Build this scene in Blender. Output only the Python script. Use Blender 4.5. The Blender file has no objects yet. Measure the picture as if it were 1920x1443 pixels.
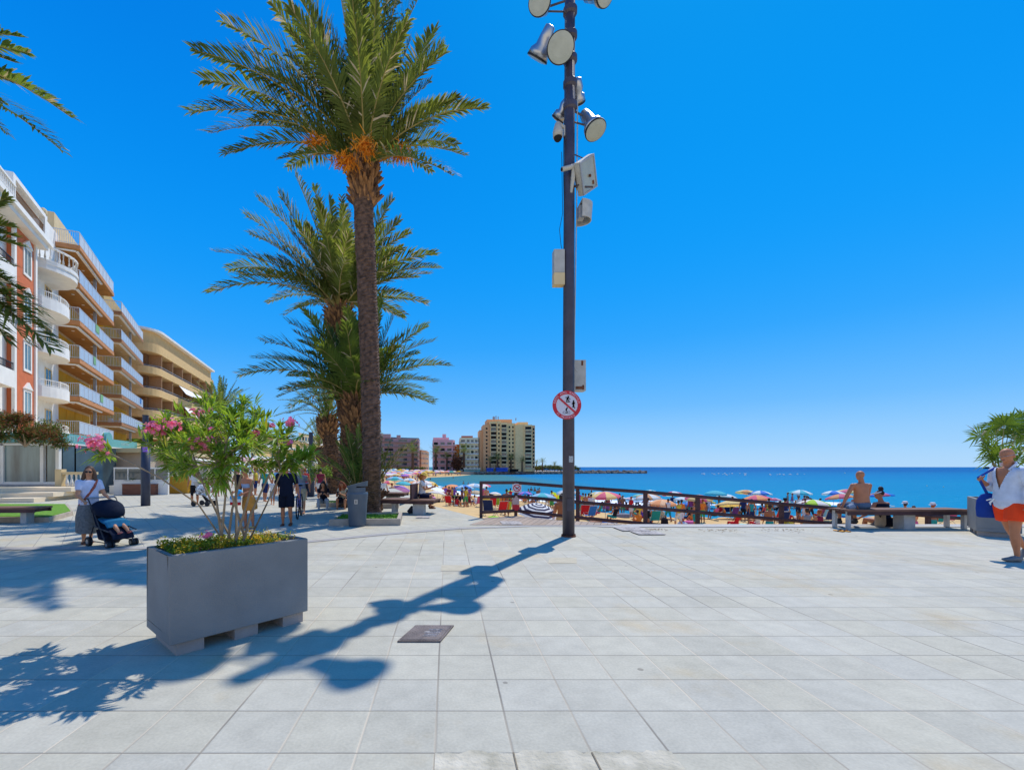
import bpy, math, random
import numpy as np
from mathutils import Vector, Matrix, Euler, noise
R = math.radians
random.seed(7)
scene = bpy.context.scene
C = scene.collection
# ---------------------------------------------------------------- camera
F, PX0, HY, CH = 850.0, 838.0, 875.0, 1.46
cam_d = bpy.data.cameras.new('camera'); cam = bpy.data.objects.new('camera', cam_d); C.objects.link(cam)
cam.location = (0, 0, CH); cam.rotation_euler = (R(90), 0, 0)
cam_d.sensor_width = 36; cam_d.lens = F/1920*36
cam_d.shift_x = (960-PX0)/1920; cam_d.shift_y = (HY-721.5)/1920
cam_d.clip_start = .05; cam_d.clip_end = 30000
scene.camera = cam
# ---------------------------------------------------------------- sky and sun
SUN_EL, SUN_AZ = R(57), math.atan2(.53, .848)
w = bpy.data.worlds.new('World'); scene.world = w; w.use_nodes = True
nt = w.node_tree; bg = nt.nodes['Background']
sky = nt.nodes.new('ShaderNodeTexSky'); sky.sky_type = 'NISHITA'; sky.sun_disc = False
sky.sun_elevation = SUN_EL; sky.sun_rotation = SUN_AZ; sky.air_density = 1.0; sky.dust_density = .3; sky.ozone_density = 4.0; sky.altitude = 0
# the deep saturated blue of this sky: an elevation ramp blended over the Nishita sky
tcw = nt.nodes.new('ShaderNodeTexCoord'); sxw = nt.nodes.new('ShaderNodeSeparateXYZ'); nt.links.new(tcw.outputs['Generated'], sxw.inputs[0])
rw = nt.nodes.new('ShaderNodeValToRGB'); nt.links.new(sxw.outputs['Z'], rw.inputs[0]); ew = rw.color_ramp.elements
SKYC = [(0., (.46, .70, .97)), (.04, (.36, .66, 1.)), (.12, (.14, .50, 1.)), (.25, (.012, .365, 1.)), (.45, (.0, .29, .93)), (.65, (0, .21, .80)), (1., (0, .15, .70))]
ew[0].position = 0; ew[0].color = (*SKYC[0][1], 1); ew[1].position = 1; ew[1].color = (*SKYC[-1][1], 1)
rw.color_ramp.interpolation = 'B_SPLINE'
for p_, c_ in SKYC[1:-1]: q_ = ew.new(p_); q_.color = (*c_, 1)
sc_ = nt.nodes.new('ShaderNodeVectorMath'); sc_.operation = 'SCALE'; sc_.inputs['Scale'].default_value = 1/.12; nt.links.new(rw.outputs[0], sc_.inputs[0])
tint = nt.nodes.new('ShaderNodeMix'); tint.data_type = 'RGBA'; tint.inputs[0].default_value = .99
nt.links.new(sky.outputs[0], tint.inputs[6]); nt.links.new(sc_.outputs[0], tint.inputs[7])
# behind the camera, out of view: low pale glow added to brighten shaded fronts
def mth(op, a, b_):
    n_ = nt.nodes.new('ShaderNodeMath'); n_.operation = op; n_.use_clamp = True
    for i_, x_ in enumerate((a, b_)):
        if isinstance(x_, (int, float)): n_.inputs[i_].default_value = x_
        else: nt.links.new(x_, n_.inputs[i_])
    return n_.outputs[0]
fill_fac = mth('MULTIPLY', mth('MULTIPLY', sxw.outputs['Y'], -2.), mth('SUBTRACT', 1., mth('MULTIPLY', sxw.outputs['Z'], 2.4)))
fill_mix = nt.nodes.new('ShaderNodeMix'); fill_mix.data_type = 'RGBA'; nt.links.new(fill_fac, fill_mix.inputs[0]); nt.links.new(tint.outputs[2], fill_mix.inputs[6]); fill_mix.inputs[7].default_value = (1.15/.12, 1.05/.12, .92/.12, 1)
# brighter air round the sun
nv_ = nt.nodes.new('ShaderNodeVectorMath'); nv_.operation = 'NORMALIZE'; nt.links.new(tcw.outputs['Generated'], nv_.inputs[0])
dp_ = nt.nodes.new('ShaderNodeVectorMath'); dp_.operation = 'DOT_PRODUCT'; nt.links.new(nv_.outputs[0], dp_.inputs[0])
dp_.inputs[1].default_value = (math.sin(SUN_AZ)*math.cos(SUN_EL), math.cos(SUN_AZ)*math.cos(SUN_EL), math.sin(SUN_EL))
gl_ = mth('POWER', mth('MAXIMUM', dp_.outputs['Value'], 0.), 9.)
gmx = nt.nodes.new('ShaderNodeMix'); gmx.data_type = 'RGBA'; gmx.blend_type = 'ADD'; nt.links.new(gl_, gmx.inputs[0]); nt.links.new(fill_mix.outputs[2], gmx.inputs[6]); gmx.inputs[7].default_value = (.0, .13/.12, .10/.12, 1)
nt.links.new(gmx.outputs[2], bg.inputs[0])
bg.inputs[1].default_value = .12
sd = bpy.data.lights.new('sun', 'SUN'); sun = bpy.data.objects.new('sun', sd); C.objects.link(sun)
S = Vector((math.sin(SUN_AZ)*math.cos(SUN_EL), math.cos(SUN_AZ)*math.cos(SUN_EL), math.sin(SUN_EL)))
sun.rotation_euler = S.to_track_quat('Z', 'Y').to_euler(); sun.location = (0, 0, 30)
sd.energy = 4.0; sd.angle = R(.5); sd.color = (1, .96, .90)
scene.view_settings.view_transform = 'Standard'; scene.view_settings.look = 'None'
scene.view_settings.exposure = .0; scene.view_settings.gamma = 1
scene.render.engine = 'CYCLES'
# ---------------------------------------------------------------- helpers
def W(px, py, Y): return Vector(((px-PX0)/F*Y, Y, CH-(py-HY)/F*Y))
def G(px, py, z=0.):
    Y = F*(CH-z)/(py-HY); return Vector(((px-PX0)/F*Y, Y, z))
_m = {}
def lk(m, a, b): m.node_tree.links.new(a, b)
def nd(m, t, **k):
    n = m.node_tree.nodes.new(t)
    for a, b in k.items(): setattr(n, a, b)
    return n
def pm(name, col, rough=.6, var=.12, scale=6., bump=0., bscale=60., metal=0., spec=.4, trans=0., stretch=None, dark=None):
    """procedural material: base colour broken up by noise, optional bump and leaf translucency"""
    key = name
    if key in _m: return _m[key]
    m = bpy.data.materials.new(name); m.use_nodes = True; _m[key] = m
    b = m.node_tree.nodes['Principled BSDF']
    tc = nd(m, 'ShaderNodeTexCoord'); mp = nd(m, 'ShaderNodeMapping')
    if stretch: mp.inputs['Scale'].default_value = stretch
    lk(m, tc.outputs['Object'], mp.inputs[0])
    n = nd(m, 'ShaderNodeTexNoise'); n.inputs['Scale'].default_value = scale; n.inputs['Detail'].default_value = 4
    lk(m, mp.outputs[0], n.inputs['Vector'])
    rp = nd(m, 'ShaderNodeValToRGB'); e = rp.color_ramp.elements
    e[0].position = .3; e[1].position = .7
    c0 = dark if dark else tuple(max(0, c*(1-var)) for c in col); c1 = tuple(min(1, c*(1+var)) for c in col)
    e[0].color = (*c0, 1); e[1].color = (*c1, 1)
    lk(m, n.outputs['Fac'], rp.inputs[0]); lk(m, rp.outputs[0], b.inputs['Base Color'])
    b.inputs['Roughness'].default_value = rough; b.inputs['Metallic'].default_value = metal
    b.inputs['Specular IOR Level'].default_value = spec
    if bump:
        n2 = nd(m, 'ShaderNodeTexNoise'); n2.inputs['Scale'].default_value = bscale; n2.inputs['Detail'].default_value = 3
        lk(m, mp.outputs[0], n2.inputs['Vector'])
        bp = nd(m, 'ShaderNodeBump'); bp.inputs['Strength'].default_value = bump; bp.inputs['Distance'].default_value = .02
        lk(m, n2.outputs['Fac'], bp.inputs['Height']); lk(m, bp.outputs[0], b.inputs['Normal'])
    if trans:
        t = nd(m, 'ShaderNodeBsdfTranslucent'); mx = nd(m, 'ShaderNodeMixShader'); mx.inputs[0].default_value = trans
        g = nd(m, 'ShaderNodeMix', data_type='RGBA', blend_type='MULTIPLY'); g.inputs[0].default_value = 1; g.inputs[7].default_value = (1.5, 1.35, .7, 1)
        lk(m, rp.outputs[0], g.inputs[6]); lk(m, g.outputs[2], t.inputs[0])
        lk(m, b.outputs[0], mx.inputs[1]); lk(m, t.outputs[0], mx.inputs[2])
        lk(m, mx.outputs[0], m.node_tree.nodes['Material Output'].inputs[0])
    return m
def cloth(name, col, trans=0.): return pm('cloth_'+name, col, .85, .1, 12, .15, 30, spec=.2, trans=trans)
class MB:
    def __init__(s): s.v = []; s.f = []; s.m = []
    def add(s, vs, fs, mi=0):
        n = len(s.v); s.v += [tuple(a) for a in vs]; s.f += [tuple(i+n for i in f) for f in fs]; s.m += [mi]*len(fs); return s
    def box(s, c, d, rz=0., mi=0, rx=0.):
        x, y, z = d[0]/2, d[1]/2, d[2]/2
        vs = [Vector((i*x, j*y, k*z)) for k in (-1, 1) for j in (-1, 1) for i in (-1, 1)]
        if rz or rx:
            M = Matrix.Rotation(rz, 3, 'Z') @ Matrix.Rotation(rx, 3, 'X'); vs = [M @ q for q in vs]
        c = Vector(c)
        return s.add([q+c for q in vs], [(0, 2, 3, 1), (4, 5, 7, 6), (0, 1, 5, 4), (2, 6, 7, 3), (0, 4, 6, 2), (1, 3, 7, 5)], mi)
    def bx(s, x0, x1, y0, y1, z0, z1, mi=0): return s.box(((x0+x1)/2, (y0+y1)/2, (z0+z1)/2), (x1-x0, y1-y0, z1-z0), 0, mi)
    def prism(s, poly, z0, z1, mi=0):
        n = len(poly); a = sum(poly[i][0]*poly[(i+1) % n][1]-poly[(i+1) % n][0]*poly[i][1] for i in range(n))
        if a < 0: poly = poly[::-1]
        vs = [(p[0], p[1], z0) for p in poly]+[(p[0], p[1], z1) for p in poly]
        fs = [tuple(range(n))[::-1], tuple(range(n, 2*n))]+[(i, (i+1) % n, n+(i+1) % n, n+i) for i in range(n)]
        return s.add(vs, fs, mi)
    def loft(s, pts, rad, side=None, n=10, mi=0, caps=True):
        pts = [Vector(p) for p in pts]; k = len(pts); vs = []; pb = None
        for i, p in enumerate(pts):
            t = (pts[min(i+1, k-1)]-pts[max(i-1, 0)]).normalized()
            ref = Vector(side) if side is not None else (pb if pb else (Vector((1, 0, 0)) if abs(t.x) < .9 else Vector((0, 1, 0))))
            a = ref-t*ref.dot(t)
            if a.length < 1e-5: a = t.orthogonal()
            a.normalize(); b = t.cross(a); pb = a
            r = rad[i] if isinstance(rad, (list, tuple)) else rad
            ra, rb = r if isinstance(r, (list, tuple)) else (r, r)
            for j in range(n):
                g = 2*math.pi*j/n; vs.append(p+a*(ra*math.cos(g))+b*(rb*math.sin(g)))
        fs = [(i*n+j, i*n+(j+1) % n, (i+1)*n+(j+1) % n, (i+1)*n+j) for i in range(k-1) for j in range(n)]
        if caps: fs += [tuple(range(n))[::-1], tuple(range((k-1)*n, k*n))]
        return s.add(vs, fs, mi)
    def ell(s, c, r, n=12, m=8, mi=0, M=None):
        c = Vector(c); vs = []
        r = r if isinstance(r, (list, tuple)) else (r, r, r)
        for i in range(1, m):
            th = math.pi*i/m
            for j in range(n):
                g = 2*math.pi*j/n; q = Vector((r[0]*math.sin(th)*math.cos(g), r[1]*math.sin(th)*math.sin(g), r[2]*math.cos(th)))
                vs.append((M @ q if M else q)+c)
        a = Vector((0, 0, r[2])); a = M @ a if M else a
        vs += [c+a, c-a]; T = len(vs)-2
        fs = [(i*n+j, (i+1)*n+j, (i+1)*n+(j+1) % n, i*n+(j+1) % n) for i in range(m-2) for j in range(n)]
        fs += [(T, j, (j+1) % n) for j in range(n)]+[(T+1, (m-2)*n+(j+1) % n, (m-2)*n+j) for j in range(n)]
        return s.add(vs, fs, mi)
    def mesh(s, name, mats, smooth=False):
        me = bpy.data.meshes.new(name); me.from_pydata(s.v, [], s.f)
        for m in mats: me.materials.append(m)
        if len(mats) > 1: me.polygons.foreach_set('material_index', s.m)
        if smooth: me.polygons.foreach_set('use_smooth', [True]*len(s.f))
        me.update(); return me
def mk(name, data, parent=None, mats=None, smooth=False, loc=None, rz=0.):
    if isinstance(data, MB): data = data.mesh(name, mats if isinstance(mats, (list, tuple)) else [mats], smooth)
    o = bpy.data.objects.new(name, data); C.objects.link(o)
    if parent: o.parent = parent
    if loc is not None: o.location = loc
    if rz: o.rotation_euler = (0, 0, rz)
    return o
def tag(o, label=None, cat=None, group=None, kind=None):
    for k, v in (('label', label), ('category', cat), ('group', group), ('kind', kind)):
        if v: o[k] = v
    return o
def thing(name, label, cat, loc=(0, 0, 0), rz=0., group=None):
    o = bpy.data.objects.new(name, None); C.objects.link(o); o.location = loc; o.rotation_euler = (0, 0, rz)
    o.empty_display_size = .1
    return tag(o, label, cat, group)
def tree_of(o): return [c for c in C.objects if c.parent == o]
def dup(o, loc, rz=None, label=None, group=None, parent=None, scale=None):
    kids = tree_of(o) if parent is None else o.children
    c = o.copy(); C.objects.link(c)
    if parent: c.parent = parent
    if loc is not None: c.location = loc
    if rz is not None: c.rotation_euler = (0, 0, rz)
    if scale: c.scale = (scale,)*3
    if label: c['label'] = label
    if group: c['group'] = group
    for k in kids: dup(k, None, parent=c)
    return c
def struct(name, mb, mats): return tag(mk(name, mb, None, mats), kind='structure')
def remesh(mb, voxel, it=4, name='body'):
    me = mb.mesh('tmp', [None]); o = bpy.data.objects.new('tmp', me); C.objects.link(o)
    me.materials.clear(); r = o.modifiers.new('r', 'REMESH'); r.mode = 'VOXEL'; r.voxel_size = voxel; r.use_smooth_shade = True
    if it: s = o.modifiers.new('s', 'SMOOTH'); s.factor = .5; s.iterations = it
    dg = bpy.context.evaluated_depsgraph_get(); dg.update()
    res = bpy.data.meshes.new_from_object(o.evaluated_get(dg)); res.name = name
    bpy.data.objects.remove(o); bpy.data.meshes.remove(me); return res
def text_mesh(s, size, align='CENTER', ext=.002):
    cu = bpy.data.curves.new('t', 'FONT'); cu.body = s; cu.size = size; cu.align_x = align; cu.align_y = 'CENTER'; cu.extrude = ext
    o = bpy.data.objects.new('t', cu); C.objects.link(o)
    dg = bpy.context.evaluated_depsgraph_get(); dg.update()
    me = bpy.data.meshes.new_from_object(o.evaluated_get(dg)); bpy.data.objects.remove(o); bpy.data.curves.remove(cu)
    vs = [Vector(q.co) for q in me.vertices]; fs = [tuple(p.vertices) for p in me.polygons]; bpy.data.meshes.remove(me)
    return vs, fs

# ---------------------------------------------------------------- materials
M_terra = pm('terracotta', (.50, .22, .085), .8, .12, 3)
M_brown = pm('brown_soffit', (.40, .20, .055), .8, .15, 2)
M_white = pm('white_plaster', (.80, .77, .70), .8, .05, 2, .1, 20)
M_cream = pm('cream_plaster', (.68, .52, .28), .85, .07, 2)
M_tan = pm('tan_plaster', (.72, .46, .19), .85, .08, 2)
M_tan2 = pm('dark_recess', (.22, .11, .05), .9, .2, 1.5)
M_mustard = pm('mustard_blind', (.70, .38, .015), .8, .15, 1.5, stretch=(1, 8, 1))
M_red = pm('red_render', (.58, .15, .055), .85, .08, 3)
M_glass = pm('window_glass', (.05, .08, .09), .08, .4, .7, spec=.8)
M_pane = pm('pale_glass', (.16, .22, .21), .15, .6, 1.1, spec=.8, stretch=(1.6, 1.6, .25))
M_rail = pm('pale_rail', (.55, .58, .60), .5, .05)
M_post = pm('grey_metal', (.32, .34, .36), .5, .08)
M_lamp = pm('lamp_post_paint', (.055, .045, .06), .45, .25, 4, .1, 40, spec=.5)
M_wood = pm('bench_wood', (.20, .10, .065), .75, .35, 3, .3, 40, stretch=(1, 14, 14))
M_fence = pm('fence_timber', (.075, .034, .034), .7, .3, 4, .3, 30)
M_conc = pm('concrete', (.50, .48, .44), .9, .15, 5, .3, 60)
M_kerb = pm('kerb_stone', (.42, .35, .27), .9, .15, 6, .3, 50)
M_plant = pm('planter_paint', (.25, .242, .225), .75, .13, 2.2, .3, 90)
M_plantfoot = pm('planter_foot', (.36, .31, .28), .85, .12, 6, .3, 60)
M_bin = pm('bin_metal', (.075, .10, .125), .45, .15, 4, spec=.5)
M_black = pm('black_rubber', (.012, .013, .018), .6, .2)
M_dark = pm('dark_hole', (.01, .01, .01), .9)
M_metal = pm('white_metal', (.46, .44, .38), .5, .12, 8)
M_lens = pm('lamp_lens', (.36, .38, .32), .3, .1, 6, spec=.6)
M_alu = pm('aluminium', (.42, .43, .45), .35, .08, metal=.9)
M_grass = pm('clipped_grass', (.14, .30, .02), .9, .35, 20, .8, 90)
M_sand = pm('sand', (.62, .40, .16), .95, .14, .9, .6, 3)
M_leafg = pm('palm_leaf', (.16, .20, .045), .6, .45, 1.3, spec=.15, trans=.46)
M_leafd = pm('palm_leaf_dark', (.13, .19, .04), .6, .4, 1.3, spec=.15, trans=.44)
M_dry = pm('dry_leaf', (.55, .47, .33), .8, .25, 5, trans=.2)
M_rachis = pm('leaf_stalk', (.30, .24, .07), .6, .25, 5)
M_fruit = pm('date_flower', (.75, .30, .02), .7, .35, 9, trans=.25)
M_trunk = pm('palm_trunk', (.13, .075, .05), .95, .5, 9, .9, 30, dark=(.045, .028, .02))
M_trunk2 = pm('palm_trunk_shaggy', (.16, .085, .045), .95, .5, 9, .9, 30, dark=(.035, .02, .012))
M_bark = pm('oleander_stem', (.30, .22, .14), .85, .2, 10)
M_oleaf = pm('oleander_leaf', (.21, .33, .035), .45, .45, 9, spec=.4, trans=.42)
M_pink = pm('pink_petal', (.90, .22, .42), .6, .2, 20, trans=.35)
M_soil = pm('soil', (.2, .12, .07), .95, .3, 20, .5)
M_blueleaf = pm('shrub_leaf', (.10, .15, .03), .6, .5, 4, trans=.25)
M_rock = pm('rock', (.22, .18, .14), .95, .4, .5, .6, 2)
M_rust = pm('rust_edge', (.16, .05, .02), .8, .4, 20)
# ---------------------------------------------------------------- water line, terrain
SEA = -2.4
WL = [(200, 38), (60, 45), (36, 47), (19.7, 46.5), (9.9, 52), (3, 63), (-1, 74), (-5, 100), (-6.5, 130), (-6.4, 164), (2.5, 182), (14, 226)]
def seg_dist(x, y):
    d = np.full(np.shape(x), 1e9)
    for (a, b), (c, e) in zip(WL[:-1], WL[1:]):
        t = np.clip(((x-a)*(c-a)+(y-b)*(e-b))/((c-a)**2+(e-b)**2), 0, 1)
        d = np.minimum(d, np.hypot(x-a-t*(c-a), y-b-t*(e-b)))
    return d
WP = WL+[(65, 250), (65, 3000), (3000, 3000), (3000, 38)]
def in_water(x, y):
    r = np.zeros(np.shape(x), bool); n = len(WP)
    for i in range(n):
        x0, y0 = WP[i]; x1, y1 = WP[(i+1) % n]
        c = ((y0 > y) != (y1 > y)); xx = x0+(y-y0)*(x1-x0)/((y1-y0) if y1 != y0 else 1e-9)
        r ^= (c & (x < xx))
    return r
def terr(x, y):
    x = np.asarray(x, float); y = np.asarray(y, float); d = seg_dist(x, y); wt = in_water(x, y)
    z = SEA+.038*d
    ramp = np.clip((3.6-x)/3.5, 0, 1)*np.clip(1-(y-14)/24, 0, 1)**1.6
    z = z-.45*np.clip((x-6)/8, 0, 1)*np.clip(d/8, 0, 1)
    z = z+ramp*np.clip(-.06-z, 0, 9)
    z = np.minimum(z, -.06)
    z = np.where(y > 120, np.minimum(z, -.9), z)
    return np.where(wt, SEA-.05-.06*np.minimum(d, 40), z)
def tz(x, y): return float(terr(x, y))
xs = np.concatenate([np.arange(-80, -14, 4), np.arange(-14, 46, .7), np.arange(46, 230, 8)])
ys = np.concatenate([np.arange(11.3, 64, .7), np.arange(64, 250, 4.)])
X, Y = np.meshgrid(xs, ys); Z = terr(X, Y)
rs = np.random.RandomState(3)
near = (X > -14) & (X < 46) & (Y < 64)
Z = Z+np.where(near, (rs.rand(*Z.shape)-.5)*.09, 0)*np.where(in_water(X, Y), .1, 1)
b = MB(); nx = len(xs); b.v = [(float(p), float(q), float(r)) for p, q, r in zip(X.ravel(), Y.ravel(), Z.ravel())]
b.f = [(j*nx+i, j*nx+i+1, (j+1)*nx+i+1, (j+1)*nx+i) for j in range(len(ys)-1) for i in range(nx-1)]; b.m = [0]*len(b.f)
o = struct('beach_sand', b, [M_sand]); o.data.polygons.foreach_set('use_smooth', [True]*len(b.f))
# sea: real colour from turquoise shallows to deep blue, small waves as bump
m = bpy.data.materials.new('sea_water'); m.use_nodes = True; bs = m.node_tree.nodes['Principled BSDF']
ge = nd(m, 'ShaderNodeNewGeometry'); sx = nd(m, 'ShaderNodeSeparateXYZ'); lk(m, ge.outputs['Position'], sx.inputs[0])
mr = nd(m, 'ShaderNodeMapRange'); mr.inputs[1].default_value = 45; mr.inputs[2].default_value = 420; lk(m, sx.outputs['Y'], mr.inputs[0])
mp = nd(m, 'ShaderNodeMapping'); mp.inputs['Scale'].default_value = (.012, .06, 1); lk(m, ge.outputs['Position'], mp.inputs[0])
n1 = nd(m, 'ShaderNodeTexNoise'); n1.inputs['Scale'].default_value = 1.; n1.inputs['Detail'].default_value = 5; lk(m, mp.outputs[0], n1.inputs['Vector'])
ad = nd(m, 'ShaderNodeMath', operation='MULTIPLY_ADD'); lk(m, n1.outputs['Fac'], ad.inputs[0]); ad.inputs[1].default_value = .55; lk(m, mr.outputs[0], ad.inputs[2])
sb = nd(m, 'ShaderNodeMath', operation='SUBTRACT'); lk(m, ad.outputs[0], sb.inputs[0]); sb.inputs[1].default_value = .27
rp = nd(m, 'ShaderNodeValToRGB'); e = rp.color_ramp.elements
e[0].position = 0; e[0].color = (.0, .235, .40, 1); e[1].position = 1; e[1].color = (0, .115, .31, 1)
q = e.new(.35); q.color = (.0, .19, .38, 1)
lk(m, sb.outputs[0], rp.inputs[0])
# greener bay water on the left, the tower's reflection painted into its colour
mx = nd(m, 'ShaderNodeMapRange'); mx.inputs[1].default_value = 34; mx.inputs[2].default_value = 22; lk(m, sx.outputs['X'], mx.inputs[0])
my = nd(m, 'ShaderNodeMapRange'); my.inputs[1].default_value = 60; my.inputs[2].default_value = 130; lk(m, sx.outputs['Y'], my.inputs[0])
mm = nd(m, 'ShaderNodeMath', operation='MULTIPLY'); lk(m, mx.outputs[0], mm.inputs[0]); lk(m, my.outputs[0], mm.inputs[1])
gm = nd(m, 'ShaderNodeMix', data_type='RGBA'); lk(m, mm.outputs[0], gm.inputs[0]); lk(m, rp.outputs[0], gm.inputs[6]); gm.inputs[7].default_value = (.055, .20, .21, 1)
# whitish flecks
mp2 = nd(m, 'ShaderNodeMapping'); mp2.inputs['Scale'].default_value = (.5, 1.6, 1); lk(m, ge.outputs['Position'], mp2.inputs[0])
n3 = nd(m, 'ShaderNodeTexNoise'); n3.inputs['Scale'].default_value = 1.2; n3.inputs['Detail'].default_value = 3; lk(m, mp2.outputs[0], n3.inputs['Vector'])
r3 = nd(m, 'ShaderNodeValToRGB'); r3.color_ramp.elements[0].position = .6; r3.color_ramp.elements[1].position = .85; r3.color_ramp.elements[1].color = (.5, .5, .5, 1)
lk(m, n3.outputs['Fac'], r3.inputs[0])
g2 = nd(m, 'ShaderNodeMix', data_type='RGBA'); lk(m, r3.outputs[0], g2.inputs[0]); lk(m, gm.outputs[2], g2.inputs[6]); g2.inputs[7].default_value = (.0, .36, .52, 1)
lk(m, g2.outputs[2], bs.inputs['Base Color']); bs.inputs['Roughness'].default_value = .5; bs.inputs['Specular IOR Level'].default_value = .02
n4 = nd(m, 'ShaderNodeTexNoise'); n4.inputs['Scale'].default_value = .9; n4.inputs['Detail'].default_value = 6; lk(m, mp2.outputs[0], n4.inputs['Vector'])
bp = nd(m, 'ShaderNodeBump'); bp.inputs['Strength'].default_value = 1; bp.inputs['Distance'].default_value = .5; lk(m, n4.outputs['Fac'], bp.inputs['Height']); lk(m, bp.outputs[0], bs.inputs['Normal'])
M_sea = m
b = MB(); b.add([(-9000, 30, SEA), (9000, 30, SEA), (14000, 16000, SEA), (-14000, 16000, SEA)], [(0, 1, 2, 3)]); struct('sea', b, [M_sea])
# surf: broken ribbons of foam along the waterline
M_foam = pm('sea_foam', (.86, .88, .88), .9, .06, 3)
def ribbon(off0, wid, seed, z, brk):
    rr = random.Random(seed); b = MB(); P = []
    for (a, c), (e, f) in zip(WL[:-1], WL[1:]):
        L = math.hypot(e-a, f-c); k = max(2, int(L/1.2)); nx_, ny_ = (f-c)/L, -(e-a)/L   # right-hand normal
        s = -1 if in_water(np.array((a+e)/2-nx_*2), np.array((c+f)/2-ny_*2)) else 1
        for i in range(k): t = i/k; P.append((a+(e-a)*t, c+(f-c)*t, nx_*s, ny_*s))
    P = [p for p in P if p[0] < 70 and p[1] < (110 if off0 < 1 else 60) and (off0 < 1 or 7 < p[0] < 27) and p[0] < 45]
    V = []
    for i, (x, y, nx_, ny_) in enumerate(P):
        q = noise.noise(Vector((i*.11, seed, 0))); wv = max(0, wid*(.75+1.6*q+rr.uniform(-.25, .25))+brk)
        o_ = off0+noise.noise(Vector((i*.05, seed+9, 0)))*2+rr.uniform(-.15, .15)
        V += [(x+nx_*o_, y+ny_*o_, z), (x+nx_*(o_+wv*.5), y+ny_*(o_+wv*.5), z+.09), (x+nx_*(o_+wv), y+ny_*(o_+wv), z)]
    b.v = V
    for i in range(len(P)-1):
        for j in (0, 1): b.f.append((3*i+j, 3*i+j+1, 3*i+4+j, 3*i+3+j)); b.m.append(0)
    o = struct('surf_foam', b, [M_foam])
ribbon(-1.2, 3.0, 1, SEA+.03, .3); ribbon(3.6, 1.3, 2, SEA+.05, -.5); ribbon(7.5, 1.2, 3, SEA+.04, -.9)
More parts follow.
